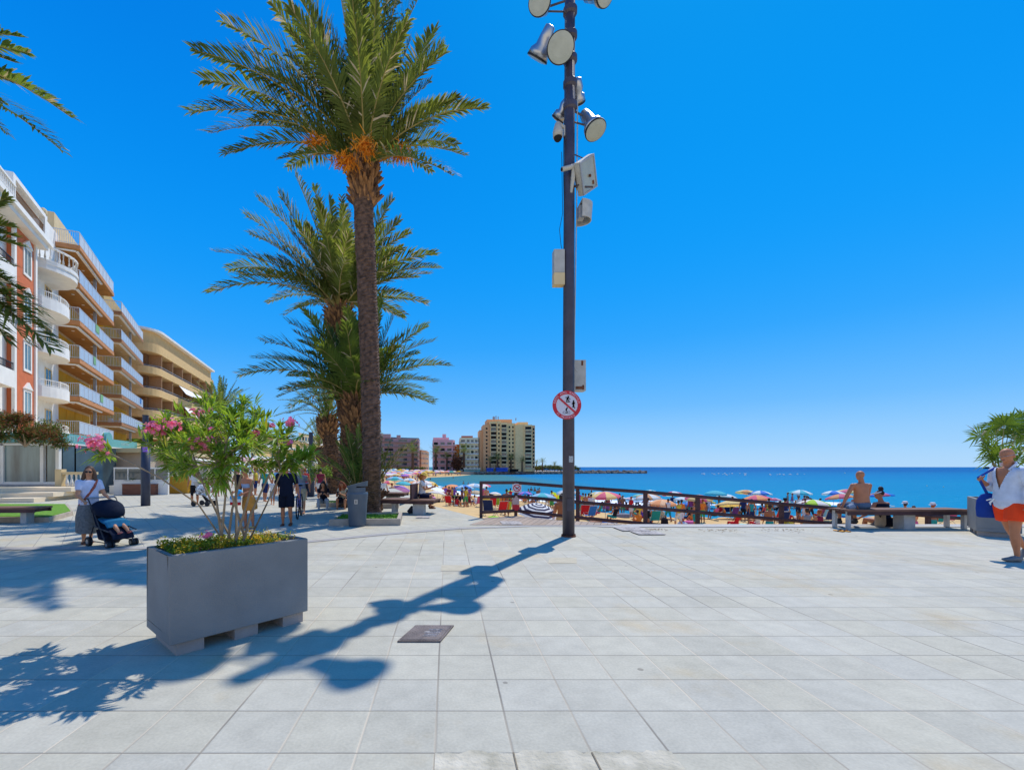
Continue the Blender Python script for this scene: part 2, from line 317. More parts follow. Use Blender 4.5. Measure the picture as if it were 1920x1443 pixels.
# ---------------------------------------------------------------- paving
def tile_mat(name, sx_, sy_, ox, oy, rot, col, var, jl, jd, jw=.012, stagger=0.):
    m = bpy.data.materials.new(name); m.use_nodes = True; bs = m.node_tree.nodes['Principled BSDF']
    ge = nd(m, 'ShaderNodeNewGeometry'); mp = nd(m, 'ShaderNodeMapping', vector_type='TEXTURE')
    mp.inputs['Location'].default_value = (ox, oy, 0); mp.inputs['Rotation'].default_value = (0, 0, rot); mp.inputs['Scale'].default_value = (sx_, sy_, 1)
    lk(m, ge.outputs['Position'], mp.inputs[0]); sp = nd(m, 'ShaderNodeSeparateXYZ'); lk(m, mp.outputs[0], sp.inputs[0])
    def M(op, a, b=None, c=None):
        n = nd(m, 'ShaderNodeMath', operation=op)
        for i, x in enumerate((a, b, c)):
            if x is None: continue
            if isinstance(x, (int, float)): n.inputs[i].default_value = x
            else: lk(m, x, n.inputs[i])
        return n.outputs[0]
    wob = nd(m, 'ShaderNodeTexNoise'); wob.inputs['Scale'].default_value = 2.2; wob.inputs['Detail'].default_value = 3; lk(m, ge.outputs['Position'], wob.inputs['Vector'])
    wv = M('MULTIPLY', M('SUBTRACT', wob.outputs['Fac'], .5), .012)
    v = M('ADD', sp.outputs['Y'], wv); fv = M('FLOOR', v)
    u = M('ADD', M('ADD', sp.outputs['X'], wv), M('MULTIPLY', fv, stagger)) if stagger else M('ADD', sp.outputs['X'], wv); fu = M('FLOOR', u)
    def edge(t, s):   # distance to the nearest joint in metres
        f = M('FRACT', t); return M('MULTIPLY', M('MINIMUM', f, M('SUBTRACT', 1., f)), s)
    eu, ev = edge(u, sx_), edge(v, sy_)
    cb = nd(m, 'ShaderNodeCombineXYZ'); lk(m, fu, cb.inputs[0]); lk(m, fv, cb.inputs[1])
    wn = nd(m, 'ShaderNodeTexWhiteNoise'); lk(m, cb.outputs[0], wn.inputs['Vector'])
    lw = nd(m, 'ShaderNodeTexWhiteNoise'); c2 = nd(m, 'ShaderNodeCombineXYZ'); lk(m, M('ROUND', u), c2.inputs[0]); lk(m, c2.outputs[0], lw.inputs['Vector'])
    g1 = nd(m, 'ShaderNodeTexNoise'); g1.inputs['Scale'].default_value = 1.1; g1.inputs['Detail'].default_value = 6; lk(m, ge.outputs['Position'], g1.inputs['Vector'])
    g2 = nd(m, 'ShaderNodeTexNoise'); g2.inputs['Scale'].default_value = 60; g2.inputs['Detail'].default_value = 2; lk(m, ge.outputs['Position'], g2.inputs['Vector'])
    g3 = nd(m, 'ShaderNodeTexNoise'); g3.inputs['Scale'].default_value = 7; g3.inputs['Detail'].default_value = 5; lk(m, ge.outputs['Position'], g3.inputs['Vector'])
    br = M('ADD', M('ADD', M('MULTIPLY', wn.outputs['Value'], var), M('MULTIPLY', g1.outputs['Fac'], .28)), M('ADD', M('MULTIPLY', g2.outputs['Fac'], .34), M('MULTIPLY', g3.outputs['Fac'], .34)))
    br = M('ADD', br, 1-var/2-.48)
    cm = nd(m, 'ShaderNodeMix', data_type='RGBA', blend_type='MULTIPLY'); cm.inputs[0].default_value = 1
    tn = nd(m, 'ShaderNodeMix', data_type='RGBA'); tn.inputs[6].default_value = (col[0]*1.01, col[1], col[2]*.97, 1); tn.inputs[7].default_value = (col[0]*.985, col[1]*.995, col[2]*1.03, 1)
    w2 = nd(m, 'ShaderNodeTexWhiteNoise'); v2 = nd(m, 'ShaderNodeVectorMath', operation='ADD'); v2.inputs[1].default_value = (17.3, 5.1, 2); lk(m, cb.outputs[0], v2.inputs[0]); lk(m, v2.outputs[0], w2.inputs['Vector']); lk(m, w2.outputs['Value'], tn.inputs[0]); lk(m, tn.outputs[2], cm.inputs[6])
    c3 = nd(m, 'ShaderNodeCombineXYZ'); [lk(m, br, c3.inputs[i]) for i in range(3)]; lk(m, c3.outputs[0], cm.inputs[7])
    # ochre dirt stains
    g4 = nd(m, 'ShaderNodeTexNoise'); g4.inputs['Scale'].default_value = .75; g4.inputs['Detail'].default_value = 7; g4.inputs['Roughness'].default_value = .62; lk(m, ge.outputs['Position'], g4.inputs['Vector'])
    r4 = nd(m, 'ShaderNodeValToRGB'); r4.color_ramp.elements[0].position = .56; r4.color_ramp.elements[1].position = .74; lk(m, g4.outputs['Fac'], r4.inputs[0])
    st = nd(m, 'ShaderNodeMix', data_type='RGBA', blend_type='MULTIPLY'); lk(m, M('MULTIPLY', r4.outputs[0], .85), st.inputs[0]); lk(m, cm.outputs[2], st.inputs[6]); st.inputs[7].default_value = (1., .84, .62, 1)
    # dark gum spots
    vo = nd(m, 'ShaderNodeTexVoronoi'); vo.inputs['Scale'].default_value = 1.9; lk(m, ge.outputs['Position'], vo.inputs['Vector'])
    vs = M('MULTIPLY', M('LESS_THAN', vo.outputs['Distance'], .045), .6)
    sp2 = nd(m, 'ShaderNodeMix', data_type='RGBA', blend_type='MULTIPLY'); lk(m, vs, sp2.inputs[0]); lk(m, st.outputs[2], sp2.inputs[6]); sp2.inputs[7].default_value = (.35, .33, .33, 1)
    # joints: column joints sandy or dark, row joints thin and dark
    jc = nd(m, 'ShaderNodeMix', data_type='RGBA'); jn = nd(m, 'ShaderNodeTexNoise'); jn.inputs['Scale'].default_value = .45; lk(m, ge.outputs['Position'], jn.inputs['Vector']); jr = nd(m, 'ShaderNodeMapRange'); jr.inputs[1].default_value = .42; jr.inputs[2].default_value = .6; lk(m, M('ADD', jn.outputs['Fac'], M('MULTIPLY', M('SUBTRACT', lw.outputs['Value'], .5), .12)), jr.inputs[0]); lk(m, jr.outputs[0], jc.inputs[0]); jc.inputs[6].default_value = (*jl, 1); jc.inputs[7].default_value = (*jd, 1)
    a = nd(m, 'ShaderNodeMix', data_type='RGBA'); lk(m, M('MULTIPLY', M('LESS_THAN', eu, jw*.5), .85), a.inputs[0]); lk(m, sp2.outputs[2], a.inputs[6]); lk(m, jc.outputs[2], a.inputs[7])
    h = nd(m, 'ShaderNodeMix', data_type='RGBA'); lk(m, M('MULTIPLY', M('LESS_THAN', ev, jw*.36), .8), h.inputs[0]); lk(m, a.outputs[2], h.inputs[6]); h.inputs[7].default_value = (*jd, 1)
    lk(m, h.outputs[2], bs.inputs['Base Color']); bs.inputs['Roughness'].default_value = .8; bs.inputs['Specular IOR Level'].default_value = .3
    hh = M('ADD', M('MULTIPLY', g2.outputs['Fac'], .25), M('MINIMUM', M('MULTIPLY', M('MINIMUM', eu, ev), 90.), 1.))
    bp = nd(m, 'ShaderNodeBump'); bp.inputs['Strength'].default_value = .5; bp.inputs['Distance'].default_value = .006; lk(m, hh, bp.inputs['Height']); lk(m, bp.outputs[0], bs.inputs['Normal'])
    return m
TC = (.485, .448, .345)
M_tile = tile_mat('plaza_tiles', .4, .4, -.061, 2.715, 0, TC, .11, (.60, .51, .37), (.20, .175, .14), .012)
M_tile2 = tile_mat('promenade_tiles', .6, .4, 0, 9, R(-52), TC, .08, (.30, .27, .22), (.24, .22, .20), .014, .5)
M_band = tile_mat('band_stone', 1.2, 9., .3, 9, 0, (.38, .35, .31), .06, (.3, .27, .22), (.3, .27, .22))
M_edge = tile_mat('edge_stone', 1.0, 9., .3, 9, 0, (.46,.43,.38), .05, (.3, .27, .22), (.3, .27, .22))
M_plank = tile_mat('small_pavers', .16, 1.3, .3, 9, R(-22), (.40, .30, .22), .16, (.12, .09, .07), (.12, .09, .07), .016)
E = [(-.8, 17.7), (.98, 12.85), (2.06, 13.5), (2.95, 12.45), (4.6, 11.55), (60, 11.5)]
plaza = [(-70, -6), (60, -6)]+E[::-1]+[(-2.2, 25), (-8, 50), (-16, 90), (-26, 150), (-70, 150)]
b = MB(); b.prism(plaza, -3.2, 0); struct('plaza_paving', b, [M_tile])
def sheet(name, poly, m, z=.004):
    b = MB(); a = sum(poly[i][0]*poly[(i+1) % len(poly)][1]-poly[(i+1) % len(poly)][0]*poly[i][1] for i in range(len(poly)))
    if a < 0: poly = poly[::-1]
    b.add([(p[0], p[1], z) for p in poly], [tuple(range(len(poly)))]); return struct(name, b, [m])
def g2d(x, y): p = G(x, y); return (p.x, p.y)
bandp = [(-40, 7.2), (-14, 7.8)]+[g2d(*q) for q in ((440, 1029), (590, 1016), (720, 1003), (860, 992), (1000, 987), (1180, 987))]
far = bandp+[(4.6, 11.5)]+[(2.95, 12.4), (2.05, 13.45), (.98, 12.8), (-.82, 17.65), (-2.25, 25), (-8.1, 50), (-16.1, 90), (-26, 149), (-69, 149), (-69, 7.2)]
sheet('promenade_paving', far, M_tile2)
off = [(x, y+.27) for x, y in bandp]
b = MB(); k = len(bandp)
for i in range(k-1): b.add([(*bandp[i], .008), (*bandp[i+1], .008), (*off[i+1], .008), (*off[i], .008)], [(0, 1, 2, 3)])
struct('paving_band', b, [M_band])
sheet('edge_strip', [(3.6, 10.95), (60, 10.95), (60, 11.49), (4.6, 11.49)], M_edge, .012)
sheet('paver_patch', [g2d(908, 975), g2d(880, 984), g2d(990, 985), g2d(1175, 984), (4.55, 11.52), (2.93, 12.42), (2.06, 13.45), (1.0, 12.83)], M_plank, .012)
M_rough = tile_mat('rough_concrete', .4, .4, -.061, 2.715, 0, (.45, .40, .28), .3, (.3, .27, .2), (.15, .13, .11))
M_rough = pm('rough_concrete', (.54, .48, .36), .95, .2, 7, .45, 45, dark=(.38, .34, .24))
rgh = random.Random(4); top_ = [(-.061+1.21*i/40, 2.325+rgh.uniform(-.022, .014)) for i in range(41)]
sheet('concrete_patch', [(-.061, 1.7), (1.15, 1.7)]+top_[::-1], M_rough)
b = MB(); [b.bx(x-.004, x+.004, 1.7, 2.31, .0065, .009) for x in (.339, .739)]; struct('patch_joints', b, [pm('joint_dirt', (.22, .18, .12), .95)])
M_odd = pm('ochre_tile', (.52, .45, .31), .85, .08, 8, .2, 80)
for q in ((828, 883, 1059, 1070), (1030, 1082, 1045, 1056)):
    x0, x1, y0, y1 = q; sheet('ochre_tile', [g2d(x0-2, y1), g2d(x1, y1), g2d(x1-1, y0), g2d(x0, y0)], M_odd)
M_cov = pm('cover_steel', (.17, .13, .11), .6, .35, 7, .5, 60)
M_cov2 = pm('drain_steel', (.40, .35, .31), .7, .35, 12, .5, 60)
# manhole cover
c = [G(745, 1204), G(826, 1204), G(851, 1174), G(779, 1174)]; cc = sum(c, Vector())/4
t = thing('manhole_cover', 'dark square steel manhole cover set in the pale tiles beside the lamp shadow', 'manhole cover', cc)
b = MB(); b.prism([((q-cc).x, (q-cc).y) for q in c], .002, .014); mk('frame', b, t, M_cov)
b = MB(); b.prism([((q-cc).x*.9, (q-cc).y*.9) for q in c], .014, .019); mk('plate', b, t, M_cov)
b = MB(); u = (c[1]-c[0]); v_ = (c[3]-c[0])
for i in range(5): p = -v_*.25+v_*.1*i+u*.16; b.loft([p-u*.17+Vector((0, 0, .02)), p+u*.17+Vector((0, 0, .02))], .006, n=4)
b.ell((0, 0, .019), (.03, .02, .006)); mk('ribs', b, t, M_cov2)
for i, (x0, x1, y0, y1, s) in enumerate(((1165, 1200, 989, 996, 'farther of the two small drain covers near the beach edge'), (1195, 1232, 997, 1003, 'nearer of the two small drain covers near the beach edge'), (940, 975, 978, 984, 'small drain cover among the brown pavers by the fence corner'), (778, 808, 968, 972, 'thin drain grate in front of the bench with the woman'))):
    p0 = G(x0, y1); p1 = G(x1, y0); b = MB(); b.box((0, 0, .018), (abs(p1.x-p0.x)*.9, p1.y-p0.y, .012))
    for k in range(4): b.box((-.12+.08*k, 0, .025), (.02, (p1.y-p0.y)*.8, .006))
    tag(mk('drain_cover', b, None, M_cov2, loc=(p0+p1)/2), s, 'drain cover', 'drain covers in the paving')
# dried leaf litter and sand smears
M_smear = pm('dry_debris', (.38, .24, .12), .95, .3, 20)
for x, y, s in ((1232, 993, .3), (1352, 995, .45), (1470, 994, .6)):
    p = G(x, y); b = MB()
    for k in range(46):
        a = random.gauss(0, s*.45); c_ = random.gauss(0, s*.3); r = random.uniform(.008, .02)
        b.box((p.x+a, p.y+c_, .016), (r*2.4, r, .004), random.uniform(0, 3))
    tag(mk('dry_debris', b, None, M_smear), kind='stuff')
# far shore: sea wall, promenade block, breakwater
b = MB(); b.prism([(14.5, 225), (66, 249), (78, 262), (60, 340), (-120, 340), (-120, 215), (-40, 205), (-8, 214), (6, 226)], -5, -.9); struct('far_promenade', b, [M_kerb])
b = MB()
for a, c_ in (((14.4, 224.8), (66, 248.8)), ((66, 248.8), (78, 262))):
    for k in range(70 if a[0] < 20 else 16):
        t_ = k/(70 if a[0] < 20 else 16); x = a[0]+(c_[0]-a[0])*t_; y = a[1]+(c_[1]-a[1])*t_; r = random.uniform(.5, 1.1)
        b.ell((x, y-.4, SEA+.25+random.uniform(0, .9)), (r, r*.8, r*.7), 6, 4)
struct('sea_wall_rocks', b, [M_rock])
b = MB()
for k in range(420):
    t_ = random.random(); x = 70+47*t_; y = 262+5*t_+random.gauss(0, 1.6); r = random.uniform(.5, 1.3)
    b.ell((x, y, SEA+.2+max(0, 1.5-abs(y-262-5*t_)*.7)*random.random()), (r, r*.8, r*.65), 6, 4)
tag(mk('breakwater', b, None, M_rock), 'low rocky breakwater reaching out into the sea beyond the palms', 'breakwater')
# ---------------------------------------------------------------- palms
def frond(b, p0, p2, width=.42, n=46, rise=.3, rng=random, dry=.04, stiff=0., vee=.35, gap=0):
    p0 = Vector(p0); p2 = Vector(p2); d = p2-p0; L = d.length; hz = Vector((d.x, d.y, 0)); h = hz.length/L
    side_j = Vector((rng.uniform(-.06, .06), rng.uniform(-.06, .06), 0))*L
    p1 = p0+d*.5+Vector((0, 0, 1))*L*rise*h+side_j-hz*(.10*h)
    def B(t): return p0*(1-t)**2+p1*2*t*(1-t)+p2*t*t
    pts = [B(i/8) for i in range(9)]
    b.loft(pts, [.030*(1-.85*i/8)*(L/4)**.5 for i in range(9)], n=4, mi=1, caps=False)
    roll = rng.uniform(-.5, .5)
    for i in range(n):
        t = .13+.87*(i+rng.random()*.6)/n
        p = B(t); tg = (B(min(1, t+.02))-B(t-.02)).normalized()
        up = Vector((0, 0, 1)); s = tg.cross(up)
        if s.length < .15: s = tg.cross(Vector((.3, 1, 0)))
        s.normalize(); nn = s.cross(tg).normalized()
        M = Matrix.Rotation(roll, 3, tg); s = M @ s; nn = M @ nn
        ll = width*(L/4.2)*(.45+.75*math.sin(math.pi*min(1, t*.95+.03)**.85))
        al = R(62-38*t)
        for sg in (-1, 1):
            if rng.random() < .05: continue
            a2 = al+rng.uniform(-.16, .16)
            dr = (tg*math.cos(a2)+s*sg*math.sin(a2)+nn*(vee+rng.uniform(-.22, .22))).normalized()
            l2 = ll*rng.uniform(.8, 1.15); wd = .025*(L/4.2)**.5
            wv = dr.cross(nn).normalized()*wd
            mi = 2 if rng.random() < dry else 0
            mid = p+dr*l2*.55; tip = p+dr*l2+Vector((0, 0, -1))*l2*rng.uniform(.05, .24)
            b.add([p-wv*.5, p+wv*.5, mid+wv, mid-wv, tip], [(0, 1, 2, 3), (3, 2, 4)], mi)
def crown_fronds(b, c, tips, nrand, L, rng, elev=(-.25, 1.35), dry=.04, depth=.35, width=.42, n=46, yb=0):
    for t in tips: frond(b, c+Vector((rng.uniform(-.08, .08), rng.uniform(-.1, .1), rng.uniform(-.05, .15))), t, width, n, .26, rng, dry)
    for k in range(nrand):
        az = k*2.399+rng.uniform(-.3, .3); el = elev[0]+(elev[1]-elev[0])*((k+.5)/nrand)**.85
        l = L*rng.uniform(.82, 1.08)
        e = Vector((math.cos(az)*math.cos(el), math.sin(az)*math.cos(el), math.sin(el)))
        frond(b, c+Vector((0, 0, rng.uniform(-.1, .2))), c+e*l+Vector((0, 0, -.12*l*math.cos(el))), width, n, .24, rng, dry)
def trunk(path, r0, r1, rough=.035, base=1.25, rng=random, seg=.085, n=22, shag=0, scal=1.):
    b = MB(); path = [Vector(p) for p in path]; Ls = [0]
    for a, c in zip(path[:-1], path[1:]): Ls.append(Ls[-1]+(c-a).length)
    T = Ls[-1]; k = int(T/(seg/2)); pts = []; vs = []
    for i in range(k+1):
        s = T*i/k
        for j in range(len(Ls)-1):
            if s <= Ls[j+1]+1e-6: break
        p = path[j].lerp(path[j+1], (s-Ls[j])/(Ls[j+1]-Ls[j])); f = s/T
        r = r0+(r1-r0)*f+(base-1)*r0*max(0, 1-s/.35)**2
        for q in range(n):
            g = 2*math.pi*q/n; ph = (s/seg+q*3/n*2) % 1.
            rr = r+rough*(ph-.5)+rng.uniform(-rough, rough)*.45+.02*noise.noise(Vector((g*2, s*2, r0*9)))
            vs.append((p.x+rr*math.cos(g), p.y+rr*math.sin(g), p.z))
    fs = [(i*n+j, i*n+(j+1) % n, (i+1)*n+(j+1) % n, (i+1)*n+j) for i in range(k) for j in range(n)]
    b.add(vs, fs)
    for q in range(shag):   # cut leaf bases sticking out near the top
        f = rng.random()**.6; s = T*(1-.32*scal*(1-f)); 
        for j in range(len(Ls)-1):
            if s <= Ls[j+1]+1e-6: break
        p = path[j].lerp(path[j+1], (s-Ls[j])/(Ls[j+1]-Ls[j])); g = rng.uniform(0, 6.28); d = Vector((math.cos(g), math.sin(g), rng.uniform(.5, 1.3))).normalized()
        q0 = p+Vector((math.cos(g), math.sin(g), 0))*(r1*.8); l = rng.uniform(.12, .34)
        b.loft([q0, q0+d*l], [(.05, .03), (.03, .012)], n=5)
    return b
def palm(name, label, cat, path, r0, r1, tips, nrand, L, seed, tm, lm, elev=(-.25, 1.35), shag=60, dry=.04, group=None, width=.42, n=46, fruit=(), ro=.035, scal=1.):
    rng = random.Random(seed); base = Vector(path[0]); top = Vector(path[-1])
    t = thing(name, label, cat, base, 0, group)
    mk('trunk', trunk([Vector(p)-base for p in path], r0, r1, ro, rng=rng, shag=shag, scal=scal), t, tm)
    if shag >= 80:
        b = MB()
        for k in range(230):
            g = k*2.399; f = rng.random(); z = -.95+1.15*f; rr_ = r1*(.95+.35*math.sin(math.pi*f)); d = Vector((math.cos(g), math.sin(g), rng.uniform(.7, 1.8))).normalized(); q0 = (top-base)+Vector((math.cos(g)*rr_*.75, math.sin(g)*rr_*.75, z)); l = rng.uniform(.18, .42)
            b.loft([q0, q0+d*l*.6, q0+d*l], [(.07, .035), (.05, .025), (.02, .01)], n=5, mi=0 if rng.random() < .6 else 1)
        mk('leaf_bases', b, t, [pm('leaf_base', (.30, .15, .06), .9, .4, 8), pm('leaf_base_dark', (.12, .06, .03), .9, .4, 8)])
    b = MB(); c = top-base+Vector((0, 0, .1)); crown_fronds(b, c, [Vector(q)-base for q in tips], nrand, L, rng, elev, dry, width=width, n=n)
    mk('crown', b, t, [lm, M_rachis, M_dry])
    for p in fruit:
        b = MB(); p = Vector(p)-base; d = p-c
        b.loft([c, c+d*.5, p], [.03, .025, .02], n=5)
        for k in range(260):
            q = p+Vector((rng.gauss(0, .13), rng.gauss(0, .11), rng.gauss(0, .07))); dd = Vector((rng.gauss(0, 1)+d.x*.8, rng.gauss(0, 1)+d.y*.8, rng.uniform(-1.6, .2))).normalized()
            s_ = dd.orthogonal().normalized()*.013; e = q+dd*rng.uniform(.12, .34)
            b.add([q-s_, q+s_, e+s_*.6, e-s_*.6], [(0, 1, 2, 3)])
        mk('flower_cluster', b, t, M_fruit)
    return t
def tips_px(lst, Y, dy=.5, seed=1):
    rr = random.Random(seed); o = []
    for q in lst:
        yy = Y+(q[2] if len(q) > 2 else rr.uniform(-dy, dy)); o.append(W(q[0], q[1], yy))
    return o
YP = 12.4
palm('palm_tree', 'tallest date palm with a bare slim trunk and orange flowers, behind the litter bin', 'palm tree',
     [G(697, 967)*1.0+Vector((0, 0, .1)), W(697, 860, YP), W(694, 700, YP), W(688, 520, YP), W(682, 400, YP), W(683, 322, YP)], .255, .27,
     tips_px([(366, 95), (358, 212), (422, 288), (382, 150), (420, 42), (500, -8), (560, -60), (620, -110), (690, -120), (760, -80), (800, -30), (828, 95), (880, 200), (872, 292), (850, 330, -2.5), (525, 298, -1.5), (450, 90), (395, 250, 1.5), (640, -60), (730, -40), (815, 60, 1.5)], YP, .9, 3),
     60, 3.7, 11, M_trunk, M_leafg, (.42, 1.52), 120, .05, width=.60, n=84,
     fruit=[W(597, 268, 11.9), W(750, 286, 11.9), W(686, 272, 11.4), W(648, 300, 11.7)], scal=.35)
YB = 16.5
palm('palm_tree', 'second tallest date palm with a bleached dead frond, just left of the tallest palm', 'palm tree',
     [G(650, 950), W(655, 800, YB), W(632, 660, YB), W(636, 590, YB)], .30, .36,
     tips_px([(393, 548), (404, 472), (462, 405), (484, 373), (524, 363), (553, 328), (503, 567), (618, 372), (640, 368), (736, 375), (748, 415), (766, 438), (815, 475), (820, 502), (757, 548), (757, 596), (553, 578), (430, 505), (470, 440), (780, 520), (590, 350)], YB, .9, 4),
     44, 3.6, 12, M_trunk2, M_leafg, (.2, 1.5), 120, .09, n=76, width=.66, ro=.07)
YC = 15.0
palm('palm_tree', 'lower full crowned date palm with arching fronds behind the tall bare trunk', 'palm tree',
     [G(668, 958)+Vector((.25, 0, 0)), W(678, 860, YC), W(668, 760, YC)], .34, .38,
     tips_px([(450, 703), (492, 640), (540, 604), (565, 580), (480, 672), (520, 745), (543, 775), (598, 590), (715, 556), (740, 590), (800, 612), (812, 640), (840, 685), (822, 715), (815, 750), (775, 742), (560, 700), (745, 650), (700, 610), (560, 640)], YC, .8, 5),
     50, 2.9, 13, M_trunk2, M_leafd, (.05, 1.5), 120, .05, n=70, width=.72, ro=.07)
YD = 24.
palm('palm_tree', 'short grey green palm farther back along the row, left of the cluster of trunks', 'palm tree',
     [G(628, 925), W(622, 850, YD), W(614, 790, YD)], .36, .40,
     tips_px([(543, 750), (556, 715), (548, 780), (580, 700), (600, 690), (640, 700), (690, 760), (570, 808)], YD, .8, 6),
     26, 3.0, 14, M_trunk2, M_leafd, (-.2, 1.45), 80, .04, n=34, ro=.08)
palm('palm_tree', 'slim palm trunk with a small crown behind the sitting girls', 'palm tree',
     [G(606, 914), W(606, 870, 30), W(598, 838, 30)], .30, .34, [], 24, 2.4, 15, M_trunk2, M_leafd, (-.3, 1.4), 50, n=26)
palm('palm_tree', 'dark bushy palm rising behind the pink oleander in front of the tan building', 'palm tree',
     [G(418, 912), W(415, 850, 33), W(412, 780, 33)], .4, .45,
     tips_px([(345, 762), (360, 735), (385, 715), (420, 706), (455, 730), (480, 765), (485, 790)], 33, .8, 6),
     36, 3.0, 16, M_trunk2, M_leafd, (-.3, 1.45), 60, n=36)
palm('young_palm', 'young trunkless palm sprouting beside the base of the tall palm', 'palm tree', [G(668, 968)+Vector((-.1, .5, -.1)), W(668, 925, 13.6)], .12, .16,
     tips_px([(615, 860), (630, 830), (648, 800), (672, 795), (700, 812), (600, 895)], 13.4, .3, 8), 16, 1.9, 17, M_trunk2, M_leafd, (.5, 1.45), 20, n=34, width=.5)
palm('young_palm', 'young bright palm leaning to the right of the tall palm trunk', 'palm tree', [G(712, 955)+Vector((0, 0, -.1)), W(706, 925, 14)], .12, .16,
     tips_px([(718, 815), (735, 822), (760, 835), (782, 826), (745, 870), (700, 830)], 14.2, .3, 9), 6, 1.5, 18, M_trunk2, M_leafg, (.9, 1.45), 20, .12, n=36, width=.5)
palm('palm_tree', 'palm standing just outside the left edge with fronds hanging into the upper left sky', 'palm tree',
     [Vector((-9.6, 8, 0)), Vector((-9.6, 8, 5)), W(-175, 150, 8)], .26, .28,
     tips_px([(54, 100), (30, 118), (136, 222), (117, 284), (14, 252), (40, 70), (-60, -60), (10, 195, .6)], 8, .2, 10), 12, 2.1, 19, M_trunk, M_leafd, (.0, 1.4), 40, n=76, width=.58)
palm('palm_tree', 'lower palm just outside the left edge whose fronds cross the red building', 'palm tree',
     [Vector((-8.3, 7.2, 0)), Vector((-8.3, 7.2, 2)), W(-140, 500, 7.2)], .26, .3,
     tips_px([(22, 425), (40, 462), (30, 500), (97, 655), (75, 585), (90, 628), (45, 610), (15, 640), (34, 445), (60, 560), (55, 645), (20, 560)], 7.2, .15, 12), 10, 2.0, 20, M_trunk, M_leafg, (.7, 1.4), 30, n=70, width=.85)
# far palms
fp = None
FPAL = [(1017, 864, 883, 250), (1040, 868, 884, 258), (1031, 872, 884, 256), (979, 862, 884, 236), (958, 858, 884, 236), (933, 858, 884, 234), (919, 862, 884, 232), (870, 846, 884, 232), (838, 856, 884, 236), (817, 848, 884, 236), (774, 846, 886, 205), (745, 868, 888, 200), (1006, 866, 884, 254)]
for i, (px, pt, pb, Yf) in enumerate(FPAL):
    base = W(px, pb, Yf); base.z = -.9; top = W(px, pt+3, Yf); h = top.z-base.z
    if fp is None:
        fp = palm('palm_tree', 'x', 'palm tree', [base, top], .35, .3, [], 26, 3.2, 31, M_trunk2, M_leafd, (-.5, 1.3), 0, n=12, width=1.1, group='palms along the far sea front'); fp['h'] = h; o = fp
    else: o = dup(fp, base, random.uniform(0, 6)); o.scale = (h/fp['h'],)*3
    o['label'] = 'small distant palm along the far sea front below the apartment blocks'
del fp['h']
for o in list(C.objects):
    if 'h' in o.keys(): del o['h']
# ---------------------------------------------------------------- the planters
def planter(name, label, loc, rz, group):
    t = thing(name, label, 'planter', loc, rz, group)
    L, D, H, z0, wl = 1.16, .62, .785, .10, .045
    b = MB(); b.bx(-L/2, L/2, -D/2, D/2, z0, z0+.07); zz = z0+.07
    b.bx(-L/2, L/2, -D/2, -D/2+wl, zz, H); b.bx(-L/2, L/2, D/2-wl, D/2, zz, H)
    b.bx(-L/2, -L/2+wl, -D/2+wl, D/2-wl, zz, H); b.bx(L/2-wl, L/2, -D/2+wl, D/2-wl, zz, H)
    body = mk('tub', b, t, M_plant); m_ = body.modifiers.new('w', 'WELD'); m_.merge_threshold = .0001
    bm_ = body.modifiers.new('b', 'BEVEL'); bm_.width = .008; bm_.segments = 2; bm_.limit_method = 'ANGLE'
    for x in (-.42, .02, .45):
        b = MB(); b.bx(x-.10, x+.10, -D/2+.04, D/2-.04, 0, z0); mk('foot', b, t, M_plantfoot)
    b = MB(); b.bx(-L/2+wl, L/2-wl, -D/2+wl, D/2-wl, zz, H-.05); mk('soil', b, t, M_soil)
    return t
PC = Vector((-1.935, 4.07, 0)); PR = R(47)
planter('planter', 'big grey rectangular planter in the foreground with yellow flowers and a pink oleander', PC, PR, 'grey concrete planters')
PC2 = Vector((11.84, 9.83, 0))
planter('planter', 'grey planter at the right edge with a fan palm, behind the man in orange shorts', PC2, R(47), 'grey concrete planters')
Mp = Matrix.Rotation(PR, 3, 'Z')
# low flowering cover
def leafq(b, p, d, l, w_, mi=0, fold=.3):
    d = d.normalized(); s = d.cross(Vector((0, 0, 1)))
    if s.length < .1: s = Vector((1, 0, 0))
    s.normalize(); n_ = s.cross(d); m1 = p+d*l*.45-n_*0; 
    b.add([p, m1+s*w_/2+n_*w_*fold, p+d*l-Vector((0, 0, l*.08)), m1-s*w_/2+n_*w_*fold, m1], [(0, 1, 2, 4), (0, 4, 2, 3)], mi)
rng = random.Random(5)
b = MB()
for k in range(3600):
    x, y = rng.uniform(-.53, .5), rng.uniform(-.27, .27)
    if x > .30 and rng.random() < .7: continue
    h = .03+.085*(noise.noise(Vector((x*5, y*5, 1)))+.6); z = .74+h*rng.uniform(.2, 1)
    yl = noise.noise(Vector((x*7, y*7, 4)))+rng.uniform(-.35, .35)+x*.3
    d = Vector((rng.gauss(0, 1), rng.gauss(0, 1), rng.uniform(.1, 1.4)))
    leafq(b, PC+Mp @ Vector((x, y, z)), d, rng.uniform(.022, .045), rng.uniform(.012, .02), 1 if yl > .12 else 0)
M_ycov = pm('yellow_flower', (.62, .42, .02), .6, .35, 20, trans=.25); M_gcov = pm('cover_leaf', (.17, .25, .02), .5, .4, 12, trans=.35)
tag(mk('flowering_ground_cover', b, None, [M_gcov, M_ycov]), 'low green and yellow flowering cover filling the big grey planter', 'ground cover', kind='stuff')
